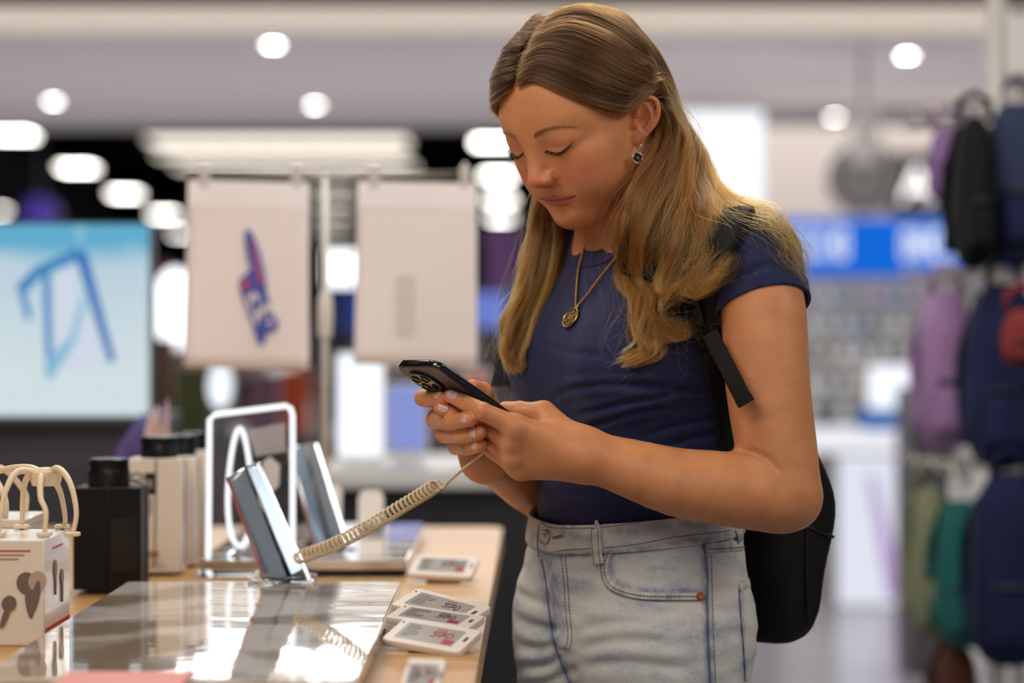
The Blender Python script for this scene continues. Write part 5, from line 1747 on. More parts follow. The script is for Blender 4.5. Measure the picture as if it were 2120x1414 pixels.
# finer skin on the face: two rounds of splitting where the features are
def refine(v, q, sel_f, fproj):
    bm = bmesh.new()
    bvl = [bm.verts.new(p) for p in v.tolist()]
    bm.verts.index_update()
    ff = []
    for p, k in zip(q, sel_f):
        try:
            f_ = bm.faces.new([bvl[i] for i in p])
            if k: ff.append(f_)
        except ValueError:
            pass
    es = list({e for f_ in ff for e in f_.edges})
    bmesh.ops.subdivide_edges(bm, edges=es, cuts=1, use_grid_fill=True)
    bm.verts.index_update()
    co = np.array([p.co[:] for p in bm.verts], np.float32)
    fc = [[p.index for p in f_.verts] for f_ in bm.faces]
    return bm, co, fc
headf = lambda P: f_U(0.016, core, head_w)(P)
Qh = (bv - HO) @ HR
fine = (Qh[:, 1] > 0.035) & (np.abs(Qh[:, 0]) < 0.06) & (Qh[:, 2] > -0.105) & (Qh[:, 2] < 0.06)
fine |= (np.abs(Qh[:, 0] - 0.075) < 0.02) & (np.abs(Qh[:, 1]) < 0.035) & (np.abs(Qh[:, 2]) < 0.045)
bm, co, fc = refine(bv, bq.tolist(), fine[bq].all(1).tolist(), None)
bm.free()
Qh = (co - HO) @ HR
near = np.nonzero((np.abs(Qh).max(1) < 0.13))[0]
co[near] = project(core, co[near], 1)
Qh = (co - HO) @ HR
fine = (Qh[:, 1] > 0.055) & (np.abs(Qh[:, 0]) < 0.052) & (Qh[:, 2] > -0.072) & (Qh[:, 2] < 0.032)
fine |= (np.abs(Qh[:, 0] - 0.078) < 0.016) & (np.abs(Qh[:, 1] + 0.008) < 0.026) & (np.abs(Qh[:, 2]) < 0.036)
bm, co, fc = refine(co, fc, [all(fine[i] for i in p) for p in fc], None)
me = bpy.data.meshes.new('body')
bm.to_mesh(me)
bm.free()
Qh = (co - HO) @ HR
near = np.nonzero((np.abs(Qh).max(1) < 0.13))[0]
co[near] = project(core, co[near], 2)
hnd = np.nonzero((np.linalg.norm(co - W(1060, 890, 2.49), axis=1) < 0.10) | (np.linalg.norm(co - W(950, 880, 2.56), axis=1) < 0.10))[0]
co[hnd] = project(body_f, co[hnd], 1)
body_tone = skin_tone(co)
body_nrm = fnormals(body_f, co)
me.vertices.foreach_set('co', (co - PINV).astype(np.float32).ravel())
me.update()
body = link_mesh('body', me, skin_material(), person, True)
vcol(body, 'tone', body_tone)

# ------------------------------------------------------------------ cutting skins along level lines
def clip(v, q, s, extra=None):
    """keep the part of the skin where s < 0, with a clean cut edge; returns points, triangles"""
    q = np.asarray(q)
    t = np.concatenate([q[:, [0, 1, 2]], q[:, [0, 2, 3]]]) if q.shape[1] == 4 else q
    ins = s < 0
    k = ins[t].sum(1)
    keep = [t[k == 3]]
    nv = []
    cache = {}
    n0 = len(v)
    def cut(a, b):
        key = (a, b) if a < b else (b, a)
        if key not in cache:
            u = s[a] / (s[a] - s[b])
            cache[key] = n0 + len(nv)
            nv.append(v[a] * (1 - u) + v[b] * u)
        return cache[key]
    out = []
    for tri in t[(k == 1) | (k == 2)].tolist():
        for r in range(3):
            a, b, c = tri[r], tri[(r + 1) % 3], tri[(r + 2) % 3]
            if ins[a] and not ins[b] and not ins[c]:
                out.append((a, cut(a, b), cut(a, c))); break
            if ins[a] and ins[b] and not ins[c]:
                p, w = cut(b, c), cut(a, c)
                out.append((a, b, p)); out.append((a, p, w)); break
    v2 = np.concatenate([v, np.array(nv, np.float32).reshape(-1, 3)])
    tt = np.concatenate(keep + [np.array(out, int).reshape(-1, 3)])
    used = np.zeros(len(v2), bool)
    used[tt.ravel()] = True
    mp = np.cumsum(used) - 1
    return v2[used], mp[tt]

def to_px(v):
    v = np.asarray(v)
    return np.stack([1060 + v[:, 0] / v[:, 1] * FPX, 707 - (v[:, 2] - CAMZ) / v[:, 1] * FPX], 1)

def seg_dist(p, line):
    line = np.asarray(line, float)
    d = np.full(len(p), 1e9)
    for a, b in zip(line, line[1:]):
        ab = b - a
        t = np.clip(((p - a) @ ab) / (ab @ ab), 0, 1)
        d = np.minimum(d, np.hypot(*(p - a - t[:, None] * ab).T))
    return d

def folds(v, n, lines):
    """push folds into a cloth: each line is drawn on the side that faces the shop's aisle"""
    px = to_px(v)
    view = v - np.array([0, 0, CAMZ]); view /= np.linalg.norm(view, axis=1)[:, None]
    w = np.clip(-(view * n).sum(1) / 0.25, 0, 1)
    disp = np.zeros(len(v))
    for amp, wid, line in lines:
        L = spline(np.asarray(line, float), 24)
        d = seg_dist(px, L)
        e0 = np.minimum(np.hypot(*(px - L[0]).T), np.hypot(*(px - L[-1]).T))
        tl = np.hypot(*(L[-1] - L[0]))
        fade = np.clip(e0 / (0.25 * tl), 0, 1)
        disp += fade * amp * (-np.exp(-(d / wid) ** 2) + 0.75 * np.exp(-((d - 2.1 * wid) / (1.3 * wid)) ** 2))
    return v + n * (disp * w)[:, None]

def snoise(v, sc, seed, aniso=(1, 1, 1)):
    """cheap smooth noise from summed sines"""
    r = np.random.default_rng(seed)
    x = v * np.asarray(aniso) / sc
    out = np.zeros(len(v))
    for _ in range(9):
        k = r.normal(size=3) * 2.2
        out += np.sin(x @ k + r.uniform(0, 6.28))
    return out / 3.0

# ------------------------------------------------------------------ t-shirt
neck_ax = unit(TP(0, 0.018, 1.46) - TP(0, -0.020, 1.34))
neck_c = TP(0, -0.020, 1.36)
def neck_s(P):
    q = P - neck_c
    h = q @ neck_ax
    d = q - h[:, None] * neck_ax
    a = d @ TL; b = d @ TF
    return np.hypot(a / 1.02, b / 1.05) - 0.069
hem_p = [W(1492, 666, 2.545), W(1585, 588, 2.487), W(1655, 634, 2.550)]
hem_n = unit(np.cross(hem_p[1] - hem_p[0], hem_p[2] - hem_p[0]))
if hem_n[2] > 0: hem_n = -hem_n
def plane_s(P, p, n): return (P - p) @ n
ua = unit(L_el - L_sh)
ub = unit(R_el - R_sh)
sleeveL = f_cone(L_sh - ua * 0.005, L_sh + ua * 0.17, 0.0490, 0.0570)
sleeveR = f_cone(R_sh, R_sh + ub * 0.17, 0.0485, 0.055)
shirt_f = f_U(0.03, trunk_field(0.004), f_cone(TP(0, -0.05, 1.34), TP(0, -0.035, 1.375), 0.064, 0.058))
shirt_f = f_U(0.022, shirt_f, sleeveL, sleeveR)
sv, sq = extract(shirt_f, (-0.16, 2.38, 1.0), (0.40, 2.98, 1.47), 0.0032)
sv, sq = drop_loose(sv, sq, 1)
for _ in range(4):
    sv = project(shirt_f, relax(sv, sq, 5), 1)
sv = relax(sv, sq, 1)
sn = fnormals(shirt_f, sv)
SHIRT_FOLDS = [
    (0.0034, 7, [(1128, 838), (1180, 806), (1260, 796), (1340, 798), (1430, 806), (1500, 822)]),
    (0.0026, 6, [(1160, 866), (1230, 850), (1310, 832), (1400, 812), (1480, 800)]),
    (0.0022, 6, [(1150, 905), (1230, 880), (1330, 850), (1440, 842)]),
    (0.0018, 6, [(1330, 905), (1400, 880), (1470, 868), (1530, 868)]),
    (0.0020, 6, [(1380, 925), (1440, 905), (1500, 895)]),
    (0.0014, 7, [(1120, 760), (1200, 778), (1300, 772), (1420, 752)]),
    (0.0010, 7, [(1100, 700), (1180, 730), (1280, 735)]),
    (0.0018, 7, [(1130, 1010), (1250, 1030), (1370, 1045)]),
    (0.0014, 7, [(1120, 1045), (1220, 1060), (1330, 1050)]),
    (0.0016, 8, [(1480, 640), (1520, 560), (1560, 500)]),
    (0.0012, 7, [(1510, 610), (1560, 560), (1610, 545)]),
    (0.0014, 8, [(1440, 760), (1470, 700), (1490, 660)]),
]
sv = folds(sv, sn, SHIRT_FOLDS).astype(np.float32)
sv = sv + sn.astype(np.float32) * (0.0009 * snoise(sv, 0.075, 3))[:, None].astype(np.float32)
# which points belong to a sleeve rather than the trunk
capL = f_cone(L_sh + ua * 0.02, L_sh + ua * 0.25, 0.075, 0.075)
capR = f_cone(R_sh + ub * 0.02, R_sh + ub * 0.25, 0.075, 0.075)
trunkc = trunk_field(0.004)
def arm_cut(P, cap, pl):
    return np.minimum(np.minimum(-cap(P), pl(P)), trunkc(P) - 0.0065)
plL = lambda P: plane_s(P, hem_p[0], hem_n)
plR = lambda P: (P - R_sh) @ ub - 0.11
def shirt_cut(P):
    zz = P[:, 2]
    s = np.maximum(1.035 - zz, np.where(zz > 1.27, -neck_s(P), -0.5))
    s = np.maximum(s, arm_cut(P, capL, plL))
    return np.maximum(s, arm_cut(P, capR, plR))
NAVY = rgb(33, 37, 78)
m_shirt = mat('navy_cotton', NAVY, rough=0.72, spec=0.32, noise=0.10, nscale=30, bump=0.35, bscale=1400)
m_shirt.node_tree.nodes['Principled BSDF'].inputs['Sheen Weight'].default_value = 0.12
cv, ct = clip(sv, sq, shirt_cut(sv))
shirt = fast_mesh('t_shirt', cv - PINV, ct, m_shirt, person)
solidify(shirt, 0.0018)
SHIRT_BVH = BVHTree.FromPolygons([tuple(p) for p in cv.tolist()], ct.tolist())

def band(name, v, q, n, s_lo, s_hi, s, off, th, m, parent):
    """strip of a garment between two level lines, raised by off"""
    vv = v + n * off
    a, t = clip(vv.astype(np.float32), q, (s_lo - s).astype(np.float32))
    # the level again on the clipped points, by nearest original
    return a, t

def level_band(name, fs, lo, hi, off, v, q, n, m, parent, th=0.0012):
    a, t = clip((v).astype(np.float32), q, (lo - fs(v)).astype(np.float32))
    if len(t) == 0: return None
    b, u = clip(a, t, (fs(a) - hi).astype(np.float32))
    nn = fnormals(fs.surf, b)
    o = fast_mesh(name, b + nn * off - PINV, u, m, parent)
    solidify(o, th, 0)
    level_band.pts = b
    return o
class LS:
    def __init__(self, f, surf): self.f, self.surf = f, surf
    def __call__(self, P): return self.f(P)
BIG = 0.9
collar = level_band('collar', LS(lambda P: np.where(P[:, 2] > 1.27, neck_s(P), BIG), shirt_f), 0.0, 0.0125, 0.0010, sv, sq, sn, m_shirt, shirt)
def lsl(P):
    return np.where((-capL(P) > 0.001) & (trunkc(P) > 0.003), -plL(P), BIG)
hem = level_band('sleeve_hem', LS(lsl, shirt_f), 0.0, 0.016, 0.0009, sv, sq, sn, m_shirt, shirt)

# ------------------------------------------------------------------ jeans
def jeans_field(g):
    e = lambda a, b, z, r: f_ell(TP(a, b, z), (r[0] + g, r[1] + g, r[2] + g), TR)
    j = f_U(0.05, e(0, -0.004, 1.050, (0.1275, 0.0975, 0.11)), e(0, 0.006, 0.960, (0.138, 0.093, 0.125)))
    lg = []
    for s in (1, -1):
        lg.append(f_U(0.02, f_cone(TP(s * 0.070, 0.010, 0.93), TP(s * 0.090, 0.012, 0.52), 0.078 + g, 0.062 + g), f_cone(TP(s * 0.090, 0.012, 0.52), TP(s * 0.10, -0.02, 0.085), 0.062 + g, 0.060 + g)))
    j = f_U(0.045, j, f_U(0.02, *lg))
    j = f_U(0.05, j, e(0.064, -0.026, 0.93, (0.062, 0.050, 0.080)), e(-0.064, -0.026, 0.93, (0.062, 0.050, 0.080)))
    return j
jf = jeans_field(0.003)
jv, jq = extract(jf, (-0.16, 2.38, 0.03), (0.42, 2.98, 1.12), 0.004)
jv, jq = drop_loose(jv, jq, 1)
for _ in range(3):
    jv = project(jf, relax(jv, jq, 4), 1)
jn = fnormals(jf, jv)
JF = [
    (0.0026, 9, [(1165, 1330), (1120, 1345), (1060, 1335)]), (0.0026, 9, [(1170, 1355), (1120, 1380), (1060, 1385)]), (0.0024, 9, [(1172, 1300), (1120, 1300), (1062, 1280)]),
    (0.0022, 9, [(1180, 1390), (1130, 1412), (1070, 1425)]), (0.0016, 8, [(1140, 1250), (1100, 1240), (1060, 1220)]),
    (0.0016, 10, [(1185, 1310), (1260, 1290), (1360, 1285)]), (0.0018, 10, [(1190, 1345), (1280, 1325), (1400, 1330)]), (0.0018, 10, [(1190, 1380), (1300, 1372), (1440, 1385)]),
    (0.0010, 9, [(1250, 1260), (1350, 1268), (1450, 1262)]), (0.0012, 9, [(1150, 1195), (1200, 1185), (1260, 1190)]),
    (0.0012, 8, [(1470, 1260), (1520, 1268), (1560, 1275)]), (0.0012, 8, [(1470, 1320), (1520, 1312), (1560, 1318)]), (0.0012, 8, [(1475, 1210), (1510, 1222), (1550, 1218)]),
]
jv = folds(jv, jn, JF).astype(np.float32)
jv = jv + jn.astype(np.float32) * (0.0008 * snoise(jv, 0.022, 5, (0.6, 0.6, 1.6)))[:, None].astype(np.float32)
def waist_s(P):
    """height above the top edge of the waistband"""
    b = (P - TO) @ TF
    a = (P - TO) @ TL
    return P[:, 2] - (1.0600 - 0.10 * b + 0.05 * np.abs(a))
def denim():
    m = bpy.data.materials.new('washed_denim')
    m.use_nodes = True
    nt = m.node_tree
    p = nt.nodes['Principled BSDF']
    tc = nt.nodes.new('ShaderNodeTexCoord')
    mp = nt.nodes.new('ShaderNodeMapping'); mp.inputs['Scale'].default_value = (1, 1, 2.6)
    nt.links.new(tc.outputs['Object'], mp.inputs['Vector'])
    n1 = nt.nodes.new('ShaderNodeTexNoise'); n1.inputs['Scale'].default_value = 16; n1.inputs['Detail'].default_value = 7; n1.inputs['Roughness'].default_value = 0.62
    nt.links.new(mp.outputs[0], n1.inputs['Vector'])
    cr = nt.nodes.new('ShaderNodeValToRGB')
    cr.color_ramp.elements[0].color = rgb(166, 173, 186); cr.color_ramp.elements[0].position = 0.32
    cr.color_ramp.elements[1].color = rgb(212, 210, 205); cr.color_ramp.elements[1].position = 0.60
    e = cr.color_ramp.elements.new(0.46); e.color = rgb(200, 202, 203)
    nt.links.new(n1.outputs[0], cr.inputs[0])
    n2 = nt.nodes.new('ShaderNodeTexNoise'); n2.inputs['Scale'].default_value = 700; n2.inputs['Detail'].default_value = 2
    mp2 = nt.nodes.new('ShaderNodeMapping'); mp2.inputs['Scale'].default_value = (1.5, 1.5, 0.3)
    nt.links.new(tc.outputs['Object'], mp2.inputs['Vector']); nt.links.new(mp2.outputs[0], n2.inputs['Vector'])
    mx = nt.nodes.new('ShaderNodeMix'); mx.data_type = 'RGBA'; mx.blend_type = 'OVERLAY'; mx.inputs[0].default_value = 0.35
    nt.links.new(cr.outputs[0], mx.inputs[6]); nt.links.new(n2.outputs[0], mx.inputs[7])
    at = nt.nodes.new('ShaderNodeVertexColor'); at.layer_name = 'dye'
    m2 = nt.nodes.new('ShaderNodeMix'); m2.data_type = 'RGBA'; m2.blend_type = 'MULTIPLY'; m2.inputs[0].default_value = 1
    nt.links.new(mx.outputs[2], m2.inputs[6]); nt.links.new(at.outputs[0], m2.inputs[7])
    nt.links.new(m2.outputs[2], p.inputs['Base Color'])
    p.inputs['Roughness'].default_value = 0.85
    p.inputs['Specular IOR Level'].default_value = 0.2
    bp = nt.nodes.new('ShaderNodeBump'); bp.inputs['Strength'].default_value = 0.5; bp.inputs['Distance'].default_value = 0.0006
    nt.links.new(n2.outputs[0], bp.inputs['Height']); nt.links.new(bp.outputs[0], p.inputs['Normal'])
    return m
m_denim = denim()
m_thread = mat('tan_thread', rgb(122, 92, 58), rough=0.8)
m_seam = mat('indigo_seam', rgb(92, 102, 128), rough=0.9)
m_brass = mat('copper_rivet', rgb(190, 110, 60), rough=0.3, metal=0.9)
m_pewter = mat('pewter_button', rgb(190, 186, 180), rough=0.35, metal=0.85)
js = waist_s(jv)
kv, kt = clip(jv, jq, np.maximum(js, 0.07 - jv[:, 2]).astype(np.float32))
jeans = fast_mesh('jeans', kv - PINV, kt, m_denim, person)
solidify(jeans, 0.002)
jeans['label'] = 'light washed blue denim jeans'
wb = level_band('waistband', LS(lambda P: -waist_s(P), jf), -0.0005, 0.030, 0.0022, jv, jq, jn, m_denim, jeans, 0.0022)
def dye(o, pts):
    """indigo left along the seams by the wash"""
    px = to_px(pts)
    w = np.zeros(len(pts))
    for wid, amt, L in ((9, 0.8, [(1458, 1122), (1463, 1250), (1470, 1420)]), (10, 0.7, [(1122, 1160), (1130, 1200), (1137, 1260), (1146, 1320), (1158, 1360), (1192, 1440)]), (14, 0.7, [(1140, 1170), (1148, 1240), (1156, 1300)]),
                        (8, 0.7, [(1268, 1143), (1262, 1172), (1268, 1198), (1290, 1214), (1340, 1224), (1450, 1226)]), (7, 0.6, [(1120, 1160), (1175, 1150), (1279, 1143), (1399, 1125), (1510, 1109)]),
                        (7, 0.6, [(1533, 1220), (1536, 1300), (1542, 1410)]), (10, 0.5, [(1252, 1090), (1300, 1105), (1380, 1085)]), (9, 0.5, [(1172, 1100), (1200, 1112), (1230, 1118)]), (9, 0.45, [(1410, 1085), (1450, 1090), (1500, 1080)])):
        d = seg_dist(px, L)
        w = np.maximum(w, amt * np.exp(-(d / wid) ** 2))
    w = w * np.clip(0.75 + 0.40 * snoise(pts, 0.006, 12), 0, 1)
    col = 1 - w[:, None] * (1 - np.array([0.16, 0.24, 0.50]))
    vcol(o, 'dye', col.astype(np.float32))
dye(jeans, kv); dye(wb, level_band.pts)
JBVH = BVHTree.FromPolygons([tuple(p) for p in kv.tolist()], kt.tolist())

def on_surface(bvh, px, py, lift=0.0):
    d = Vector(W(px, py, 1.0)) - Vector((0, 0, CAMZ))
    d.normalize()
    h, n, i, t = bvh.ray_cast(Vector((0, 0, CAMZ)), d)
    if h is None: return None, None
    if n.dot(d) > 0: n = -n
    return np.array(h + n * lift), np.array(n)

def surf_path(bvh, pts, n, lift):
    L = spline(np.asarray(pts, float), n)
    P, N = [], []
    for x, y in L:
        p, nn = on_surface(bvh, x, y, lift)
        if p is not None:
            P.append(p); N.append(nn)
    P = np.array(P); N = np.array(N)
    # drop points that jump to another body
    return P, N

def seam(name, pts, r, m, parent, n=40, lift=0.0008, flat=1.0):
    P, N = surf_path(JBVH, pts, n, lift)
    if len(P) < 3: return None
    P = resample(P, n)
    return tube(name, P - PINV, r, m, parent, 5)

def stitches(name, pts, m, parent, n=46, lift=0.0010, r=0.00042, step=0.0040):
    """a run of single stitches along a line"""
    P, N = surf_path(JBVH, pts, 120, lift)
    if len(P) < 3: return None
    L = np.linalg.norm(np.diff(P, axis=0), axis=1).sum()
    k = max(2, int(L / step))
    Q = resample(P, k * 4 + 1)
    parts = []
    for i in range(k):
        parts.append(tube_vf(Q[i * 4:i * 4 + 4], r, 4))
    V, F = merge(parts)
    o = from_vf(name, V - PINV, F, m, parent)
    o['kind'] = 'stuff'
    return o

def strip(name, pts, width, th, m, parent, bvh, lift, n=16, wdir=None, origin=None):
    """a flat band with rounded edges laid along a surface"""
    P, N = surf_path(bvh, pts, n, lift)
    return strip3(name, P, N, width, th, m, parent, origin)

def strip3(name, P, N, width, th, m, parent, origin=None, closed=False):
    P = np.asarray(P, float); N = np.asarray(N, float)
    T = np.gradient(P, axis=0); T /= np.linalg.norm(T, axis=1)[:, None] + 1e-9
    B = np.cross(T, N); B /= np.linalg.norm(B, axis=1)[:, None] + 1e-9
    Nn = np.cross(B, T)
    w = width if not np.isscalar(width) else np.full(len(P), width)
    prof = [(-1, -0.5), (-0.93, 0.3), (-0.8, 0.5), (0, 0.55), (0.8, 0.5), (0.93, 0.3), (1, -0.5), (0, -0.5)]
    k = len(prof)
    V = np.concatenate([(P[i] + np.array([B[i] * a * w[i] / 2 + Nn[i] * b * th for a, b in prof])) for i in range(len(P))])
    F = []
    for i in range(len(P) - 1):
        for j in range(k):
            F.append((i * k + j, i * k + (j + 1) % k, (i + 1) * k + (j + 1) % k, (i + 1) * k + j))
    F.append(tuple(range(k))[::-1]); F.append(tuple((len(P) - 1) * k + j for j in range(k)))
    if origin is None: origin = PINV
    o = from_vf(name, V - origin, F, m, parent)
    autosmooth(o, 0.9)
    if m is m_denim:
        vcol(o, 'dye', np.repeat(np.clip(0.86 + 0.16 * snoise(P, 0.004, 3), 0.5, 1)[:, None], k, 0) * np.array([[1.0, 1.0, 1.0]]) ** 1)
    return o

# side seam, fly, pockets
seam('side_seam', [(1455, 1122), (1463, 1180), (1463, 1250), (1466, 1330), (1470, 1420)], 0.0008, m_seam, jeans, 50)
for line in ([(1472, 1150), (1474, 1250), (1477, 1330), (1481, 1420)],):
    stitches('side_stitching', line, m_thread, jeans)
FLY = [(1163, 1152), (1168, 1200), (1172, 1260), (1177, 1315), (1172, 1336), (1158, 1340), (1150, 1328)]
stitches('fly_stitching', FLY, m_thread, jeans)
stitches('fly_stitching', [(x + 8, y + (4 if y > 1320 else 0)) for x, y in FLY[:-1]] , m_thread, jeans)
seam('fly_seam', [(1122, 1160), (1130, 1200), (1137, 1260), (1146, 1320), (1158, 1360), (1180, 1414), (1192, 1440)], 0.0008, m_seam, jeans, 40)
PK = [(1262, 1143), (1254, 1172), (1258, 1200), (1272, 1216), (1300, 1228), (1340, 1235), (1400, 1236), (1455, 1235)]
strip('pocket_edge', PK, 0.0085, 0.0022, m_denim, jeans, JBVH, 0.0012, 40)
stitches('pocket_stitching', PK, m_thread, jeans, lift=0.0032)
stitches('pocket_stitching', [(1250, 1150), (1246, 1176), (1251, 1205), (1268, 1224), (1298, 1237), (1340, 1243), (1400, 1244), (1455, 1243)], m_thread, jeans, lift=0.0022)
strip('back_pocket_edge', [(1462, 1135), (1500, 1132), (1542, 1128)], 0.011, 0.0020, m_denim, jeans, JBVH, 0.0012, 14)
stitches('pocket_stitching', [(1464, 1139), (1500, 1136), (1540, 1132)], m_thread, jeans, lift=0.0030)
strip('back_pocket_edge', [(1530, 1216), (1540, 1210), (1549, 1206)], 0.010, 0.0020, m_denim, jeans, JBVH, 0.0012, 8)
seam('back_pocket_seam', [(1529, 1220), (1533, 1280), (1538, 1340), (1542, 1410)], 0.0007, m_seam, jeans, 40)
seam('waistband_seam', [(1122, 1088), (1119, 1120), (1121, 1154)], 0.0008, m_seam, jeans, 20, 0.0036)
# waistband stitching, loops, button
WBV = BVHTree.FromPolygons([tuple(p) for p in kv.tolist()], kt.tolist())
for dy, off in ((7, 0), (0, 1)):
    pass
stitches('waistband_stitching', [(1124, 1082), (1152, 1094), (1240, 1093), (1319, 1083), (1387, 1073), (1440, 1070)], m_thread, jeans, lift=0.0040)
stitches('waistband_stitching', [(1124, 1150), (1175, 1139), (1279, 1132), (1399, 1114), (1508, 1098)], m_thread, jeans, lift=0.0040)
def loop(x0, y0, x1, y1, w=0.0135):
    P, N = surf_path(JBVH, [(x0, y0), ((x0 + x1) / 2, (y0 + y1) / 2), (x1, y1)], 12, 0.0)
    if len(P) < 6: return
    t = np.linspace(0, 1, len(P))
    P = P + N * (0.0045 + 0.0022 * np.sin(t * PI))[:, None]
    lp = strip3('belt_loop', P, N, w, 0.0028, m_denim, jeans)
    for s in (-1, 1):
        T = np.gradient(P, axis=0); T /= np.linalg.norm(T, axis=1)[:, None]
        B = np.cross(T, N)
        Q = P + N * 0.0017 + B * s * w * 0.30
        V, F = merge([tube_vf(np.linspace(Q[i], Q[i + 1], 3)[:3], 0.00035, 4) for i in range(len(Q) - 1)])
        so = from_vf('loop_stitching', V - PINV, F, m_thread, lp)
loop(1238, 1082, 1243, 1168)
loop(1518, 1090, 1526, 1120)
loop(1092, 1066, 1086, 1130)
p0, n0 = on_surface(JBVH, 1137, 1113, 0.0040)
zb = unit(n0); xb = unit(np.cross([0, 0, 1.0], zb)); yb = np.cross(zb, xb)
MB_ = frameM(p0 - PINV, xb, yb, zb)
btn = lathe('button', [(0, 0.0034), (0.0040, 0.0036), (0.0052, 0.0030), (0.0062, 0.0034), (0.0072, 0.0036), (0.0080, 0.0028), (0.0082, 0.0016), (0.0074, 0), (0, 0)], m_pewter, jeans, 28, MB_)
p1, n1 = on_surface(JBVH, 1449, 1236, 0.0030)
zb = unit(n1); xb = unit(np.cross([0, 0, 1.0], zb)); yb = np.cross(zb, xb)
lathe('rivet', [(0, 0.0020), (0.0014, 0.0016), (0.0018, 0.0022), (0.0034, 0.0022), (0.0044, 0.0010), (0.0046, 0), (0, 0)], m_brass, jeans, 20, frameM(p1 - PINV, xb, yb, zb))
stitches('buttonhole', [(1152, 1114), (1172, 1110)], mat('ochre_thread', rgb(150, 104, 40), rough=0.8), jeans, lift=0.0045, r=0.0014, step=0.0022)
# shoes, so that she stands on the floor
m_shoe = mat('white_trainer', rgb(215, 213, 208), rough=0.6)
m_sole = mat('trainer_sole', rgb(235, 234, 230), rough=0.7)
for s in (1, -1):
    c = TP(s * 0.10, 0.035, 0.0)
    out = []
    for i in range(28):
        a = 2 * PI * i / 28
        y = 0.125 * math.sin(a)
        x = 0.043 * math.cos(a) * (1.0 + 0.12 * math.sin(a))
        out.append((x, y))
    M = frameM(c - PINV, TL, TF, TU)
    sole = prism('shoe', out, 0.0, 0.026, m_sole, person, M, 0.004)
    sh_f = f_U(0.03, f_ell((0, -0.05, 0.06), (0.038, 0.062, 0.055)), f_ell((0, 0.035, 0.045), (0.040, 0.085, 0.034)))
    uv, uq = extract(lambda P: np.maximum(sh_f(P), 0.024 - P[:, 2]), (-0.06, -0.15, 0.0), (0.06, 0.15, 0.14), 0.005)
    uv = (np.array(c - PINV) + uv @ np.stack([TL, TF, TU], 0))
    fast_mesh('shoe_upper', uv, uq[:, ::-1], m_shoe, sole)

HAIR_N = (13000, 6000)

# ------------------------------------------------------------------ hair, strand by strand
HEAD_BVH = BVHTree.FromPolygons([tuple(p) for p in co.tolist()], [tuple(p.vertices) for p in body.data.polygons])
def S_(px, py, lift=0.004):
    p, n = on_surface(HEAD_BVH, px, py, lift)
    if p is None:                                    # just past the rim of the skull
        q = ((W(px, py, 2.63) - HO) @ HR).astype(np.float32)
        return onscalp(q[0], q[1], q[2], lift)
    return p
def C_(px, py, lift=0.014):
    p, n = on_surface(SHIRT_BVH, px, py, 0)
    q = np.array([0, 0, CAMZ])
    d = unit(p - q)
    return p - d * lift
def onscalp(x, y, z, lift=0.004):
    p = np.array([[x, y, z]], np.float32)
    for _ in range(4):
        d, g = grad(head_l, p)
        p = p - ((d - lift)[:, None] * g / (g * g).sum(1)[:, None]).astype(np.float32)
    return HP(*p[0])
E_ = lambda px, py, D: W(px, py, D)

# near side: swept from the parting over the temple and tucked behind the ear
LG = [
 [onscalp(0.002, 0.080, 0.082), S_(1108, 163), S_(1165, 186), S_(1225, 212), S_(1282, 224, 0.006), S_(1318, 192, 0.007), E_(1364, 204, 2.606), E_(1386, 262, 2.600), E_(1366, 332, 2.572), E_(1322, 398, 2.550), E_(1298, 480, 2.548), C_(1296, 560), C_(1330, 620), C_(1326, 680), C_(1336, 725), C_(1284, 748)],
 [onscalp(0.003, 0.074, 0.094), S_(1120, 135), S_(1180, 152), S_(1240, 178), S_(1300, 198, 0.006), S_(1336, 180, 0.009), E_(1368, 212, 2.608), E_(1392, 272, 2.600), E_(1376, 345, 2.572), E_(1338, 420, 2.548), E_(1322, 500, 2.546), C_(1326, 575), C_(1350, 628), C_(1336, 690), C_(1348, 730), C_(1300, 756)],
 [onscalp(0.003, 0.060, 0.104, 0.006), S_(1140, 105, 0.007), S_(1205, 122, 0.007), S_(1270, 152), S_(1325, 172, 0.007), S_(1342, 172, 0.009), E_(1372, 220, 2.606), E_(1402, 290, 2.588), E_(1392, 365, 2.565), E_(1368, 440, 2.552), E_(1350, 515, 2.548), C_(1352, 585), C_(1352, 640), C_(1354, 675), C_(1384, 696), C_(1428, 688)],
 [onscalp(0.003, 0.042, 0.111, 0.009), S_(1170, 78, 0.011), S_(1240, 98, 0.010), S_(1300, 130, 0.007), S_(1332, 150, 0.008), E_(1360, 186, 2.602), E_(1380, 242, 2.606), E_(1416, 310, 2.600), E_(1416, 385, 2.575), E_(1398, 460, 2.556), E_(1382, 530, 2.548), C_(1372, 590), C_(1380, 625), C_(1410, 600), C_(1450, 560), C_(1462, 535)],
 [onscalp(0.002, 0.018, 0.116, 0.012), S_(1195, 50, 0.014), S_(1262, 68, 0.012), S_(1316, 104, 0.007), E_(1346, 136, 2.612), E_(1372, 184, 2.622), E_(1393, 248, 2.628), E_(1430, 320, 2.615), E_(1448, 390, 2.585), E_(1462, 445, 2.545), E_(1466, 495, 2.525), E_(1452, 550, 2.512), E_(1424, 588, 2.508), E_(1446, 606, 2.502), E_(1486, 566, 2.496), E_(1516, 520, 2.490)],
 [onscalp(0.000, -0.012, 0.114, 0.013), S_(1215, 30, 0.015), S_(1278, 46, 0.013), S_(1328, 82, 0.007), E_(1357, 116, 2.630), E_(1384, 172, 2.646), E_(1404, 246, 2.648), E_(1445, 325, 2.625), E_(1476, 385, 2.590), E_(1510, 424, 2.545), E_(1548, 438, 2.520), E_(1588, 448, 2.505), E_(1618, 468, 2.500), E_(1642, 502, 2.500), E_(1660, 540, 2.502), E_(1672, 588, 2.506)],
]
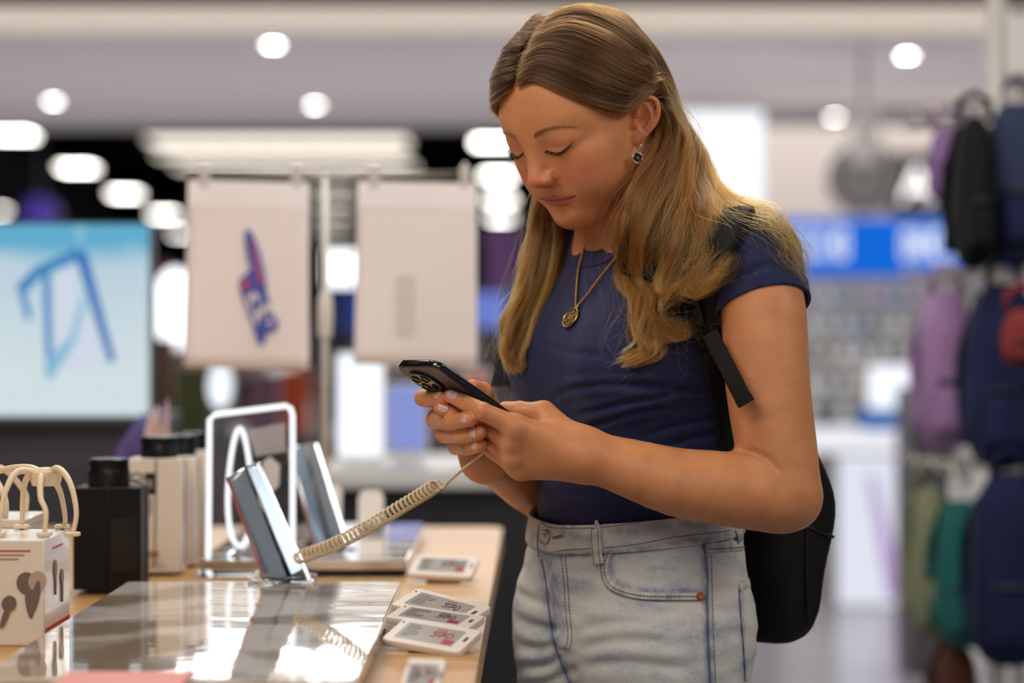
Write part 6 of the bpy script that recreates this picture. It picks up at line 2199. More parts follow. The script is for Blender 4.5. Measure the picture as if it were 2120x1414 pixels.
# far side, falling past the cheek on to the chest
RG = [
 [onscalp(-0.002, 0.080, 0.081), onscalp(-0.022, 0.078, 0.070, 0.006), onscalp(-0.042, 0.066, 0.056, 0.007), onscalp(-0.058, 0.044, 0.036, 0.008), onscalp(-0.068, 0.022, 0.008, 0.010), onscalp(-0.068, 0.006, -0.030, 0.012), E_(1112, 420, 2.680), E_(1100, 480, 2.685), E_(1092, 530, 2.680), E_(1078, 590, 2.672), E_(1058, 640, 2.664), E_(1046, 690, 2.658), E_(1046, 730, 2.652), E_(1062, 772, 2.652)],
 [onscalp(-0.002, 0.070, 0.096), onscalp(-0.026, 0.066, 0.088, 0.006), onscalp(-0.048, 0.050, 0.072, 0.008), onscalp(-0.064, 0.026, 0.044, 0.009), onscalp(-0.074, 0.002, 0.010, 0.012), onscalp(-0.070, -0.008, -0.030, 0.014), E_(1124, 430, 2.695), E_(1116, 490, 2.695), E_(1108, 545, 2.688), E_(1092, 605, 2.676), E_(1072, 655, 2.664), E_(1060, 700, 2.656), E_(1058, 735, 2.650), E_(1072, 768, 2.650)],
 [onscalp(-0.002, 0.045, 0.110, 0.008), onscalp(-0.028, 0.040, 0.104, 0.011), onscalp(-0.054, 0.026, 0.086, 0.009), onscalp(-0.070, 0.002, 0.054, 0.011), onscalp(-0.078, -0.014, 0.014, 0.013), onscalp(-0.070, -0.026, -0.030, 0.016), E_(1145, 440, 2.715), E_(1138, 500, 2.710), E_(1128, 555, 2.700), E_(1112, 615, 2.684), E_(1090, 665, 2.668), E_(1072, 710, 2.658), E_(1066, 742, 2.652), E_(1080, 766, 2.648)],
 [onscalp(0.000, 0.005, 0.115, 0.012), onscalp(-0.028, 0.000, 0.108, 0.014), onscalp(-0.056, -0.014, 0.086, 0.010), onscalp(-0.068, -0.030, 0.050, 0.013), onscalp(-0.070, -0.046, 0.010, 0.016), onscalp(-0.058, -0.056, -0.030, 0.018), E_(1190, 450, 2.740), E_(1176, 510, 2.728), E_(1156, 560, 2.712), E_(1134, 615, 2.694), E_(1112, 655, 2.680), E_(1094, 700, 2.668), E_(1082, 735, 2.656), E_(1084, 758, 2.650)],
]
def make_strands(G, n, seed, rad, pts=30, nscalp=6, clumps=150, t_pow=1.0, wave=0.004, spread=0.10):
    r = np.random.default_rng(seed)
    G = np.array([spline(np.array(g), 120) for g in G])          # guides x 120 x 3
    ng = len(G)
    tc = np.sort(r.uniform(0, 1, clumps)) ** t_pow
    cl = r.integers(0, clumps, n)
    dt = r.normal(0, spread / 2.2, n)
    u_sc = (nscalp - 1) / (len(LG[0]) - 1 if G is None else 1) if False else None
    L0 = r.beta(0.8, 2.2, n) * rad['start']                      # where along the guide the root sits
    L1 = 1.0 - r.beta(1.0, 4.0, n) * 0.22                        # where it ends
    back = (tc[cl] > rad['thin'])
    L1 = np.where(back & (r.uniform(0, 1, n) > 0.22), 0.50 + 0.22 * r.beta(1.2, 1.6, n), L1)
    U = L0[:, None] + (L1 - L0)[:, None] * np.linspace(0, 1, pts)[None] ** 1.0
    cphase = r.uniform(0, 6.28, clumps); cfreq = r.uniform(1.6, 3.2, clumps); camp = r.uniform(0.3, 1.2, clumps)
    gat = np.interp(U, rad['u'], rad['gather'])                  # how closely a lock holds together
    T = np.clip(tc[cl][:, None] + dt[:, None] * gat, 0, 1) * (ng - 1)
    snap = np.interp(U, rad['u'], rad['snap'])
    Tc = np.clip(tc[cl][:, None], 0, 1) * (ng - 1)
    T = np.clip(T + (np.round(Tc) - Tc) * snap, 0, ng - 1)
    # Catmull-Rom across the guides
    i = np.clip(T.astype(int), 0, ng - 2); w = T - i
    k = np.clip(U * 119, 0, 118.999); ki = k.astype(int); kw = (k - ki)[..., None]
    def at(gi): return G[gi, ki] * (1 - kw) + G[gi, ki + 1] * kw
    ws = (w)[..., None]
    P = at(i) * (1 - ws) + at(i + 1) * ws
    # thickness of the mass
    d = r.normal(size=(n, 3)); d /= np.linalg.norm(d, axis=1)[:, None]
    d *= (r.uniform(0, 1, n) ** 0.5)[:, None]
    cd = r.normal(size=(clumps, 3)) * 0.55
    R = np.interp(U, rad['u'], rad['r'])[..., None]
    P = P + (d[:, None, :] * 0.55 * np.interp(U, rad['u'], rad['gather'])[..., None] + cd[cl][:, None, :]) * R
    # outward layers on the scalp
    ph = cphase[cl][:, None] + cfreq[cl][:, None] * U * 6.28 * 1.6
    amp = np.interp(U, rad['u'], rad['wave'])[..., None] * wave * camp[cl][:, None, None]
    side = np.array([1.0, 0.25, 0.0]); up = np.array([0.2, 1.0, 0.1])
    P = P + amp * (np.sin(ph)[..., None] * side + np.cos(ph * 0.9 + 1.0)[..., None] * up * 0.7)
    # a little fuzz of its own per strand
    p2 = r.uniform(0, 6.28, (n, 1)); f2 = r.uniform(2, 7, (n, 1))
    P = P + (np.sin(p2 + f2 * U * 6.28)[..., None] * d[:, None, :]) * np.interp(U, rad['u'], rad['fuzz'])[..., None]
    make_strands.shade = np.clip(r.normal(0.95, 0.38, clumps)[cl] + r.normal(0, 0.22, n), 0.28, 1.9)
    return P, U
RADL = dict(u=[0, 0.33, 0.45, 0.60, 0.80, 1.0], snap=[0, 0, 0.05, 0.45, 0.8, 0.85], thin=0.66, r=[0.0035, 0.0048, 0.0075, 0.012, 0.010, 0.0045], gather=[1.0, 1.0, 0.85, 0.6, 0.40, 0.30], wave=[0.0, 0.05, 0.3, 0.8, 1.0, 1.0], fuzz=[0.0004, 0.0006, 0.0012, 0.0018, 0.0022, 0.0030], start=0.34)
RADR = dict(snap=[0, 0, 0, 0.1, 0.3, 0.3], thin=2.0, u=[0, 0.36, 0.50, 0.65, 0.85, 1.0], r=[0.0035, 0.0048, 0.008, 0.009, 0.008, 0.004], gather=[1.0, 1.0, 0.9, 0.8, 0.65, 0.5], wave=[0.0, 0.05, 0.3, 0.6, 0.8, 0.8], fuzz=[0.0004, 0.0006, 0.0010, 0.0014, 0.0016, 0.0022], start=0.36)

def keep_out(P):
    """push strands out of the skull and off the face"""
    sh = P.shape
    Q = P.reshape(-1, 3).astype(np.float32)
    ql = (Q - HO) @ HR
    near = np.nonzero(np.abs(ql).max(1) < 0.125)[0]
    for _ in range(2):
        d, g = grad(head_l_skull, ql[near].astype(np.float32))
        push = np.clip(0.0022 - d, 0, 0.02)
        ql[near] = ql[near] + g / (np.linalg.norm(g, axis=1)[:, None] + 1e-6) * push[:, None]
    Q[near] = HO + ql[near] @ HR.T
    return Q.reshape(sh)
head_l_skull = f_U(0.03, f_ell((0, -0.004, 0.037), (0.0715, 0.0855, 0.0775)), f_ell((0, 0.032, 0.046), (0.060, 0.0545, 0.052)), f_ell((0, -0.040, 0.0), (0.056, 0.046, 0.05)))

def hair_material(name, root, mid, tip, rough=0.32, shade=False):
    m = bpy.data.materials.new(name)
    m.use_nodes = True
    nt = m.node_tree
    nt.nodes.remove(nt.nodes['Principled BSDF'])
    h = nt.nodes.new('ShaderNodeBsdfHairPrincipled')
    h.model = 'CHIANG'
    h.parametrization = 'COLOR'
    hi = nt.nodes.new('ShaderNodeHairInfo')
    cr = nt.nodes.new('ShaderNodeValToRGB')
    cr.color_ramp.elements[0].color = root; cr.color_ramp.elements[0].position = 0.0
    cr.color_ramp.elements[1].color = tip; cr.color_ramp.elements[1].position = 0.85
    e = cr.color_ramp.elements.new(0.38); e.color = mid
    nt.links.new(hi.outputs['Intercept'], cr.inputs[0])
    mr = nt.nodes.new('ShaderNodeMapRange'); mr.inputs[3].default_value = 0.55; mr.inputs[4].default_value = 1.35
    nt.links.new(hi.outputs['Random'], mr.inputs[0])
    mx = nt.nodes.new('ShaderNodeMix'); mx.data_type = 'RGBA'; mx.blend_type = 'MULTIPLY'; mx.inputs[0].default_value = 1
    nt.links.new(cr.outputs[0], mx.inputs[6]); nt.links.new(mr.outputs[0], mx.inputs[7])
    nt.links.new(mx.outputs[2], h.inputs['Color'])
    if shade:
        at = nt.nodes.new('ShaderNodeAttribute'); at.attribute_name = 'shade'
        m3 = nt.nodes.new('ShaderNodeMix'); m3.data_type = 'RGBA'; m3.blend_type = 'MULTIPLY'; m3.inputs[0].default_value = 1
        nt.links.new(mx.outputs[2], m3.inputs[6]); nt.links.new(at.outputs['Fac'], m3.inputs[7])
        nt.links.new(m3.outputs[2], h.inputs['Color'])
    h.inputs['Roughness'].default_value = rough
    h.inputs['Radial Roughness'].default_value = 0.45
    nt.links.new(h.outputs[0], nt.nodes['Material Output'].inputs[0])
    return m

def curves_obj(name, P, rad, m, parent, origin):
    """one object of many strands; P strands x points x 3, rad strands x points"""
    hc = bpy.data.hair_curves.new(name)
    n, k = P.shape[:2]
    hc.add_curves([k] * n)
    hc.attributes['position'].data.foreach_set('vector', (P - origin).astype(np.float32).ravel())
    a = hc.attributes.get('radius') or hc.attributes.new('radius', 'FLOAT', 'POINT')
    a.data.foreach_set('value', rad.astype(np.float32).ravel())
    hc.materials.append(m)
    o = bpy.data.objects.new(name, hc)
    C.objects.link(o)
    o.parent = parent
    return o

m_hair = hair_material('golden_brown_hair', rgb(58, 33, 14), rgb(94, 57, 22), rgb(142, 93, 38), 0.27, True)
PL, UL = make_strands(LG, HAIR_N[0], 11, RADL, clumps=170, spread=0.11, wave=0.0075)
SHADE_L = make_strands.shade
PR, UR = make_strands(RG, HAIR_N[1], 12, RADR, clumps=90, spread=0.16, wave=0.004)
SHADE = np.concatenate([SHADE_L, make_strands.shade])
PALL = keep_out(np.concatenate([PL, PR]))
taper = np.interp(np.linspace(0, 1, PALL.shape[1]), [0, 0.05, 0.7, 1], [0.6, 1.0, 0.9, 0.35])
hair = curves_obj('hair', PALL, np.tile(0.00017 * taper, (len(PALL), 1)) * np.random.default_rng(4).uniform(0.7, 1.25, (len(PALL), 1)), m_hair, person, PINV)
_a = hair.data.attributes.new('shade', 'FLOAT', 'CURVE'); _a.data.foreach_set('value', SHADE.astype(np.float32))
hair['label'] = 'long golden brown hair parted in the middle'
hair['kind'] = 'stuff'
# loose single hairs
r = np.random.default_rng(21)
PF, UF = make_strands(LG + [], 260, 31, dict(RADL, r=[0.004, 0.010, 0.022, 0.034, 0.042, 0.05], fuzz=[0.001, 0.002, 0.004, 0.006, 0.008, 0.010]), clumps=200, spread=0.3, wave=0.010)
PF2, _ = make_strands(RG, 90, 32, dict(RADR, r=[0.004, 0.010, 0.016, 0.022, 0.026, 0.03], fuzz=[0.001, 0.002, 0.003, 0.004, 0.005, 0.006]), clumps=80, spread=0.3, wave=0.008)
PF = keep_out(np.concatenate([PF, PF2]))
fly = curves_obj('loose_hair', PF, np.tile(0.00010 * taper, (len(PF), 1)), hair_material('loose_hair', rgb(120, 80, 40), rgb(160, 110, 56), rgb(190, 140, 74)), hair, np.zeros(3))
fly.location = (0, 0, 0)
fly.matrix_parent_inverse = Matrix.Translation(-Vector(PINV))
fly['kind'] = 'stuff'

# ------------------------------------------------------------------ brows and lashes
def local_surface(x, z, y0=0.12):
    """point on the face seen from straight ahead, head coordinates"""
    o = HP(x, y0, z); d = Vector(-HF)
    h, n, i, t = HEAD_BVH.ray_cast(Vector(o), d)
    return np.array(h), np.array(n)
m_brow = hair_material('brow_hair', rgb(88, 58, 38), rgb(96, 64, 42), rgb(110, 74, 50), 0.4)
m_lash = mat('lash_hair', rgb(44, 30, 22), rough=0.8, spec=0.1)
def brow(s, seed):
    r = np.random.default_rng(seed)
    line = spline(np.array([(0.0130, 0.0285), (0.0200, 0.0315), (0.0300, 0.0338), (0.0420, 0.0338), (0.0545, 0.0290)]), 60)
    out = []
    for i in range(250):
        u = r.beta(1.1, 1.25)
        k = u * 58
        c = line[int(k)] * (1 - k % 1) + line[int(k) + 1] * (k % 1)
        h = np.interp(u, [0, 0.25, 0.6, 1], [0.0022, 0.0026, 0.0020, 0.0006])
        b = c + np.array([0, r.uniform(-h, h)])
        ang = np.interp(u, [0, 0.3, 0.7, 1], [1.2, 0.55, 0.0, -0.55]) + r.normal(0, 0.2) - (b[1] - c[1]) / h * 0.25
        ln = r.uniform(0.004, 0.0075)
        pts = []
        for q in np.linspace(0, 1, 5):
            x = b[0] + math.cos(ang - 0.3 * q) * ln * q; z = b[1] + math.sin(ang - 0.3 * q) * ln * q
            p, n = local_surface(s * x, z)
            pts.append(p + n * (0.0002 + 0.0011 * q * (1 - 0.4 * q)))
        out.append(pts)
    return np.array(out)
LASHXZ = np.array([(0.0172, 0.0112), (0.0245, 0.0076), (0.0325, 0.0058), (0.0405, 0.0078), (0.0500, 0.0130)])
def lashes(s, seed):
    r = np.random.default_rng(seed)
    L = spline(LASHXZ, 80)
    out = []
    for i in range(125):
        u = r.uniform(0.03, 1.0); k = u * 78
        c = L[int(k)] * (1 - k % 1) + L[int(k) + 1] * (k % 1)
        p, n = local_surface(s * c[0], c[1] + r.uniform(-0.0003, 0.0004))
        fan = np.interp(u, [0, 0.5, 1], [-0.45, 0.15, 0.95]) + r.normal(0, 0.12)
        ln = np.interp(u, [0, 0.3, 0.7, 1], [0.0032, 0.0050, 0.0064, 0.0056]) * r.uniform(0.75, 1.1)
        d = HR @ (unit([math.sin(fan), 0.72, -0.70]) * np.array([s, 1, 1]))
        upv = HR @ np.array([0, 0.3, 1.0])
        out.append([p + d * ln * q + upv * ln * 0.24 * q * q for q in np.linspace(0, 1, 5)])
    return np.array(out)
BR = np.concatenate([brow(1, 3), brow(-1, 4)])
curves_obj('eyebrow', BR, np.tile(0.00011 * np.array([1, 1, 0.9, 0.7, 0.3]), (len(BR), 1)), m_brow, person, PINV)['kind'] = 'stuff'
LA = np.concatenate([lashes(1, 5), lashes(-1, 6)])
curves_obj('eyelash', LA, np.tile(0.00014 * np.array([1, 1, 0.9, 0.7, 0.3]), (len(LA), 1)), m_lash, person, PINV)['kind'] = 'stuff'
m_liner = mat('lash_line', rgb(44, 28, 24), rough=0.6)
for s in (1, -1):
    P = np.array([local_surface(s * x, z)[0] + HF * 0.0002 for x, z in spline(LASHXZ, 30)])
    tube('lash_line', P - PINV, 0.00045 * np.interp(np.linspace(0, 1, 30), [0, 0.2, 0.8, 1], [0.4, 1, 1.2, 0.3]), m_liner, person, 6)
# ------------------------------------------------------------------ finger nails
m_nail = mat('pale_pink_polish', rgb(222, 176, 168), rough=0.2, spec=0.6, coat=0.6)
def nail(tip, prev, r, toward, w=0.0105, l=0.0120, back=0.0015):
    T = unit(np.asarray(tip) - np.asarray(prev))
    n = np.asarray(toward, float); n = unit(n - T * (n @ T))
    B = np.cross(T, n)
    c = np.asarray(tip) - T * back
    V, F = [], []
    nu, nv = 9, 8
    for i in range(nv):
        y = (i / (nv - 1) - 0.62) * l
        for j in range(nu):
            a = (j / (nu - 1) - 0.5) * 2
            ends = math.sqrt(max(0.0, 1 - (abs(2 * i / (nv - 1) - 1)) ** 3.2))
            th = a * (w / 2 / r) * (0.35 + 0.65 * ends)
            rr = r + 0.0007 - 0.0004 * a * a
            V.append(c + T * y + (n * math.cos(th) + B * math.sin(th)) * rr - n * 0.0009 * max(0, y / l) ** 2 * 4)
    for i in range(nv - 1):
        for j in range(nu - 1):
            F.append((i * nu + j, i * nu + j + 1, (i + 1) * nu + j + 1, (i + 1) * nu + j))
    o = from_vf('fingernail', np.array(V) - PINV, F, m_nail, person)
    solidify(o, 0.0006, 0)
camdir = lambda p: unit(np.array([0, 0, CAMZ]) - np.asarray(p))
nail(LI[3], LI[2], 0.0068, camdir(LI[3]) * 0.9 + np.array([0, 0, 0.45]))
nail(LM[3], LM[2], 0.0070, camdir(LM[3]) + np.array([0, 0, 0.2]))
nail(RI[3], RI[2], 0.0070, camdir(RI[3]) + np.array([0.1, 0, 0.25]))
nail(RM[3], RM[2], 0.0070, camdir(RM[3]) + np.array([-0.2, 0, 0.15]))
nail(RR_[3], RR_[2], 0.0068, camdir(RR_[3]) + np.array([-0.3, 0, 0.05]))
nail(RP[3], RP[2], 0.0062, camdir(RP[3]) + np.array([-0.35, 0, 0.0]), w=0.0090)

# ================================================================== what she holds and wears
# ------------------------------------------------------------------ the phone in her hands
phn = empty('phone', tuple(PC))
tag(phn, 'dark grey phone with round camera island, held in both hands', 'phone')
MP = frameM((0, 0, 0), PW, PA, -PN)          # local x across, y towards the bottom end, z out of the screen
m_pback = mat('graphite_glass', rgb(62, 58, 58), rough=0.32, spec=0.5)
m_pframe = mat('graphite_frame', rgb(66, 68, 76), rough=0.16, metal=0.9)
m_pscr = mat('phone_glass', rgb(14, 14, 18), rough=0.05, coat=0.6)
w, h, th = 0.0745, 0.156, 0.0080
prism('phone_frame', rrect(w, h, 0.0105, 8), -th / 2, th / 2, m_pframe, phn, MP, 0.0022, 3)
prism('phone_back', rrect(w - 0.0036, h - 0.0036, 0.009, 8), -th / 2 - 0.0003, -th / 2 + 0.0012, m_pback, phn, MP, 0.0003, 2)
prism('phone_screen', rrect(w - 0.003, h - 0.003, 0.009, 8), th / 2 - 0.001, th / 2 + 0.0003, m_pscr, phn, MP, 0.0003, 2)
for (x, y, sx, sy) in ((-w / 2 + 0.014, -h / 2, 0.0012, 0.0004), (w / 2 - 0.014, -h / 2, 0.0012, 0.0004)):
    bm = bmesh.new(); bm_box(bm, (x, y, 0), (sx, sy + 0.0004, th * 0.9)); bm.transform(MP); from_bm('antenna_line', bm, m_cap, phn)
for y in (-h / 2 + 0.030, -h / 2 + 0.062):
    bm = bmesh.new(); bm_box(bm, (w / 2, y, 0), (0.0006, 0.0010, th * 0.95)); bm.transform(MP); from_bm('antenna_line', bm, m_cap, phn)
for y, l in ((-h / 2 + 0.044, 0.010), (-h / 2 + 0.075, 0.016)):
    bm = bmesh.new(); bm_box(bm, (w / 2 + 0.0004, y, 0), (0.0010, l, 0.0026), None, 0.0004); bm.transform(MP); from_bm('side_button', bm, m_pframe, phn)
bm = bmesh.new(); bm_box(bm, (-0.004, -h / 2 - 0.0001, 0), (0.016, 0.0006, 0.0020), None, 0.0002); bm.transform(MP); from_bm('speaker_slot', bm, m_cap, phn)
# camera island
isl = (-0.0130, -h / 2 + 0.0290)
Mi = MP @ Matrix.Translation((isl[0], isl[1], -th / 2)) @ Matrix.Rotation(PI, 4, 'X')
m_isl = mat('island_ring', rgb(40, 40, 44), rough=0.2, metal=0.7)
m_islg = mat('island_glass', rgb(158, 148, 134), rough=0.10, metal=0.6)
m_lens = mat('lens_glass', rgb(10, 10, 12), rough=0.03, coat=1.0)
isd = lathe('camera_island', [(0, 0.0), (0.0205, 0.0), (0.0205, 0.0018), (0.0195, 0.0028), (0.0180, 0.0030), (0.0176, 0.0024), (0, 0.0024)], m_isl, phn, 40, Mi)
lathe('island_glass', [(0, 0.0026), (0.0174, 0.0026), (0.0174, 0.0022), (0, 0.0022)], m_islg, isd, 36, Mi)
for (x, y, r) in ((-0.0080, 0.0075, 0.0062), (0.0080, 0.0075, 0.0062), (-0.0080, -0.0075, 0.0062), (0.0080, -0.0075, 0.0042)):
    lathe('lens', [(0, 0.0030), (r * 0.72, 0.0030), (r * 0.78, 0.0042), (r, 0.0042), (r, 0.0024), (0, 0.0024)], m_lens if r > 0.005 else m_isl, isd, 24, Mi @ Matrix.Translation((x, y, 0)))
# ------------------------------------------------------------------ spiral cord
crd = empty('spiral_cord', tuple(PH1[4]))
tag(crd, 'beige spiral security cord from the folding phone stand up to the held phone', 'cord')
m_cord = mat('beige_cord', rgb(206, 184, 148), rough=0.45)
c0 = np.array(PH1[4])
e1 = W(1004, 935, 2.520)
e2 = W(930, 996, 2.560)
e3 = W(912, 1003, 2.572)
s1 = W(905, 1005, 2.578); s0 = W(616, 1156, 2.730)
ctrl = spline([s0, W(690, 1128, 2.690), W(770, 1086, 2.650), W(850, 1038, 2.610), s1], 400)
ctrl = resample(ctrl, 33 * 22)
T, N, B = frames(ctrl)
ph = np.arange(len(ctrl)) / 22 * 2 * PI
rc_ = np.interp(np.linspace(0, 1, len(ctrl)), [0, 0.03, 0.97, 1], [0.0054, 0.0068, 0.0067, 0.0054])
hel = ctrl + rc_[:, None] * (np.cos(ph)[:, None] * N + np.sin(ph)[:, None] * B)
tail = spline([hel[-1], e3 + np.array([0.002, 0, -0.004]), e2, W(970, 962, 2.535), e1, W(1022, 918, 2.520)], 30)
head_ = spline([c0 + np.array([0.004, 0.012, 0.035]), c0 + np.array([0.006, -0.010, 0.030]), hel[0]], 12)
path = np.concatenate([head_[:-1], hel, tail[1:]])
tube('cord', path - c0, 0.00155, m_cord, crd, 8)
tube('plug', [c0 - c0 + np.array([0.004, 0.014, 0.035]), np.array([0.005, -0.004, 0.032])], 0.0045, m_cord, crd, 10)

# ------------------------------------------------------------------ necklace
nk = empty('necklace', tuple(TP(0, 0.06, 1.30)))
tag(nk, 'gold rope chain necklace with round openwork pendant on the navy shirt', 'necklace')
no = np.array(nk.location)
m_gold = mat('old_gold', rgb(196, 160, 92), rough=0.28, metal=1.0)
m_golddark = mat('gold_recess', rgb(40, 36, 44), rough=0.6)
def shirt_pts(pts, lift, n):
    out = []
    for x, y in spline(np.asarray(pts, float), n):
        p, _ = on_surface(SHIRT_BVH, x, y, lift)
        if p is None: p, _ = on_surface(HEAD_BVH, x, y, lift)
        if p is not None: out.append(p)
    return out
def rope(name, P, parent):
    P = resample(P, int(np.linalg.norm(np.diff(P, axis=0), axis=1).sum() / 0.00045))
    T, N, B = frames(P)
    parts = []
    for k in range(2):
        a = np.arange(len(P)) * 0.62 + k * PI
        Q = P + 0.00100 * (np.cos(a)[:, None] * N + np.sin(a)[:, None] * B)
        parts.append(tube_vf(Q, 0.00066, 6))
    V, F = merge(parts)
    return from_vf(name, V - no, F, m_gold, parent)
pend = W(1196, 640, 0) if False else None
bl_, _ = on_surface(SHIRT_BVH, 1196, 640, 0.004)
hb = [p for p in shirt_pts([(1196, 638), (1198, 600), (1202, 560), (1212, 520)], 0.003, 30)]
up1 = W(1222, 490, hb[-1][1] + 0.004); up2 = W(1232, 470, hb[-1][1] + 0.016)
rope('chain', np.array(hb + [up1, up2, HP(-0.050, -0.030, -0.075)]), nk)
ha = [p for p in shirt_pts([(1198, 638), (1220, 612), (1245, 578), (1270, 546), (1290, 520)], 0.003, 30)]
rope('chain', np.array(ha + [W(1316, 490, ha[-1][1] - 0.004), HP(0.050, -0.035, -0.070)]), nk)
zc = unit(np.array([0, 0, CAMZ]) - bl_ + np.array([-0.9, 0, 0.15])); 
_, nn = on_surface(SHIRT_BVH, 1186, 660, 0)
zc = unit(nn); dn = W(1184, 662, bl_[1]) - W(1196, 640, bl_[1]); dn = unit(dn - zc * (dn @ zc)); xc = np.cross(dn, zc)
pc, _ = on_surface(SHIRT_BVH, 1185, 660, 0.0030)
Mpd = frameM(pc - no, xc, -dn, zc)
pdt = empty('pendant_frame', (0, 0, 0)) if False else None
R0 = 0.0114
V, F = tube_vf([Mpd @ Vector((R0 * math.cos(t), R0 * math.sin(t), 0)) for t in np.linspace(0, 2 * PI, 41)[:-1]], 0.0010, 8, True)
pdo = from_vf('pendant', V, F, m_gold, nk)
lathe('pendant_back', [(0, -0.0009), (R0, -0.0009), (R0, -0.0003), (0, -0.0003)], m_golddark, pdo, 30, Mpd)
parts = []
for k in range(6):
    a = 2 * PI * k / 6 + 0.3
    parts.append(tube_vf([Mpd @ Vector((0.0068 * math.cos(a) + 0.0022 * math.cos(t), 0.0068 * math.sin(a) + 0.0022 * math.sin(t), 0.0002)) for t in np.linspace(0, 2 * PI, 13)[:-1]], 0.0006, 6, True))
parts.append(tube_vf([Mpd @ Vector((0.0024 * math.cos(t), 0.0024 * math.sin(t), 0.0003)) for t in np.linspace(0, 2 * PI, 13)[:-1]], 0.0008, 6, True))
V, F = merge(parts); from_vf('openwork', V, F, m_gold, pdo)
V, F = tube_vf([Mpd @ Vector((0.0016 * math.cos(t), R0 + 0.0022 + 0.0020 * math.sin(t), 0.0004)) for t in np.linspace(0, 2 * PI, 15)[:-1]], 0.0007, 6, True)
from_vf('bail', V, F, m_gold, nk)
# ------------------------------------------------------------------ earring
lobe, ln_ = on_surface(HEAD_BVH, 1324, 292, 0.001)
if lobe is None: lobe = W(1324, 292, 2.555)
er = empty('earring', tuple(lobe))
tag(er, 'silver hoop earring with round black star charm', 'earring')
m_silver = mat('silver', rgb(206, 198, 184), rough=0.22, metal=1.0)
m_enamel = mat('black_enamel', rgb(16, 16, 16), rough=0.25)
px2m = lobe[1] / FPX
def ep_(dx, dy, dd=0.0): return np.array([dx * px2m, dd, -dy * px2m])
tube('hoop', spline([ep_(-6, 16, -0.001), ep_(-3, 8, -0.002), ep_(0, 0, -0.003), ep_(1.5, 8, -0.007), ep_(0.5, 18, -0.007), ep_(-3, 22, -0.005)], 20), 0.0006, m_silver, er, 8)
cc = ep_(-5, 35, -0.006)
zc = unit(np.array([0.35, -1.0, 0.05])); xc = unit(np.cross([0, 0, 1.0], zc)); yc = np.cross(zc, xc)
Me = frameM(cc, xc, yc, zc)
rch = 10.6 * px2m
V, F = tube_vf([Me @ Vector((rch * math.cos(t), rch * math.sin(t), 0)) for t in np.linspace(0, 2 * PI, 33)[:-1]], 0.0006, 8, True)
ch = from_vf('charm', V, F, m_silver, er)
lathe('charm_disc', [(0, -0.0006), (rch, -0.0006), (rch, 0.0001), (0, 0.0001)], m_enamel, ch, 28, Me)
st = []
for k in range(16):
    r_ = rch * (0.72 if k % 4 == 0 else 0.42 if k % 2 == 0 else 0.14)
    a = PI / 2 + 2 * PI * k / 16
    st.append((r_ * math.cos(a), r_ * math.sin(a)))
prism('star', st, 0.0002, 0.0007, m_silver, ch, Me)
V, F = tube_vf([Me @ Vector((0.0013 * math.cos(t), rch + 0.0014 + 0.0015 * math.sin(t), 0)) for t in np.linspace(0, 2 * PI, 13)[:-1]], 0.0005, 6, True)
from_vf('charm_ring', V, F, m_silver, er)

# ------------------------------------------------------------------ backpack
bp = empty('backpack', tuple(TP(0, -0.20, 0.95)))
tag(bp, 'black backpack worn on her back with straps over the shoulders', 'backpack')
bo = np.array(bp.location)
m_bpk = mat('black_nylon', rgb(17, 16, 17), rough=0.62, spec=0.3, bump=0.5, bscale=900)
m_bpk2 = mat('charcoal_nylon', rgb(25, 23, 22), rough=0.55, spec=0.35, bump=0.4, bscale=500)
m_web = mat('black_webbing', rgb(24, 21, 20), rough=0.7, spec=0.25, bump=0.6, bscale=1600)
m_buckle = mat('black_buckle', rgb(16, 16, 17), rough=0.35)
# side outline (distance behind the back, height), worked out where her near side hides it
OUT = [(0.106, 1.300), (0.120, 1.330), (0.134, 1.308), (0.140, 1.250), (0.152, 1.160), (0.186, 1.082), (0.189, 1.030), (0.178, 0.985), (0.158, 0.930), (0.128, 0.914), (0.112, 0.918), (0.110, 0.970), (0.112, 1.050), (0.110, 1.200)]
OL = resample(np.concatenate([spline(np.array(OUT + [OUT[0]]), 120)]), 61)[:-1]
V, F = [], []
nl = 15
cen = OL.mean(0)
for i in range(nl):
    a = (i / (nl - 1) * 2 - 1)
    lat = 0.135 * math.copysign(abs(a) ** 0.8, a)
    sc_ = (1 - abs(a) ** 4.5) ** 0.35 * 0.20 + 0.80 if abs(a) < 1 else 0.80
    for bq_, z in OL:
        b2 = cen[0] + (bq_ - cen[0]) * sc_; z2 = cen[1] + (z - cen[1]) * (0.5 + 0.5 * sc_)
        b2 += 0.004 * math.sin(z * 40 + a * 3)
        V.append(TP(lat, -b2, z2) - bo)
m_ = len(OL)
for i in range(nl - 1):
    for j in range(m_):
        F.append((i * m_ + j, i * m_ + (j + 1) % m_, (i + 1) * m_ + (j + 1) % m_, (i + 1) * m_ + j))
F.append(tuple(range(m_))[::-1]); F.append(tuple((nl - 1) * m_ + j for j in range(m_)))
bpk = from_vf('pack_body', V, F, m_bpk, bp)
sub = bpk.modifiers.new('round', 'SUBSURF'); sub.levels = 1; sub.render_levels = 1
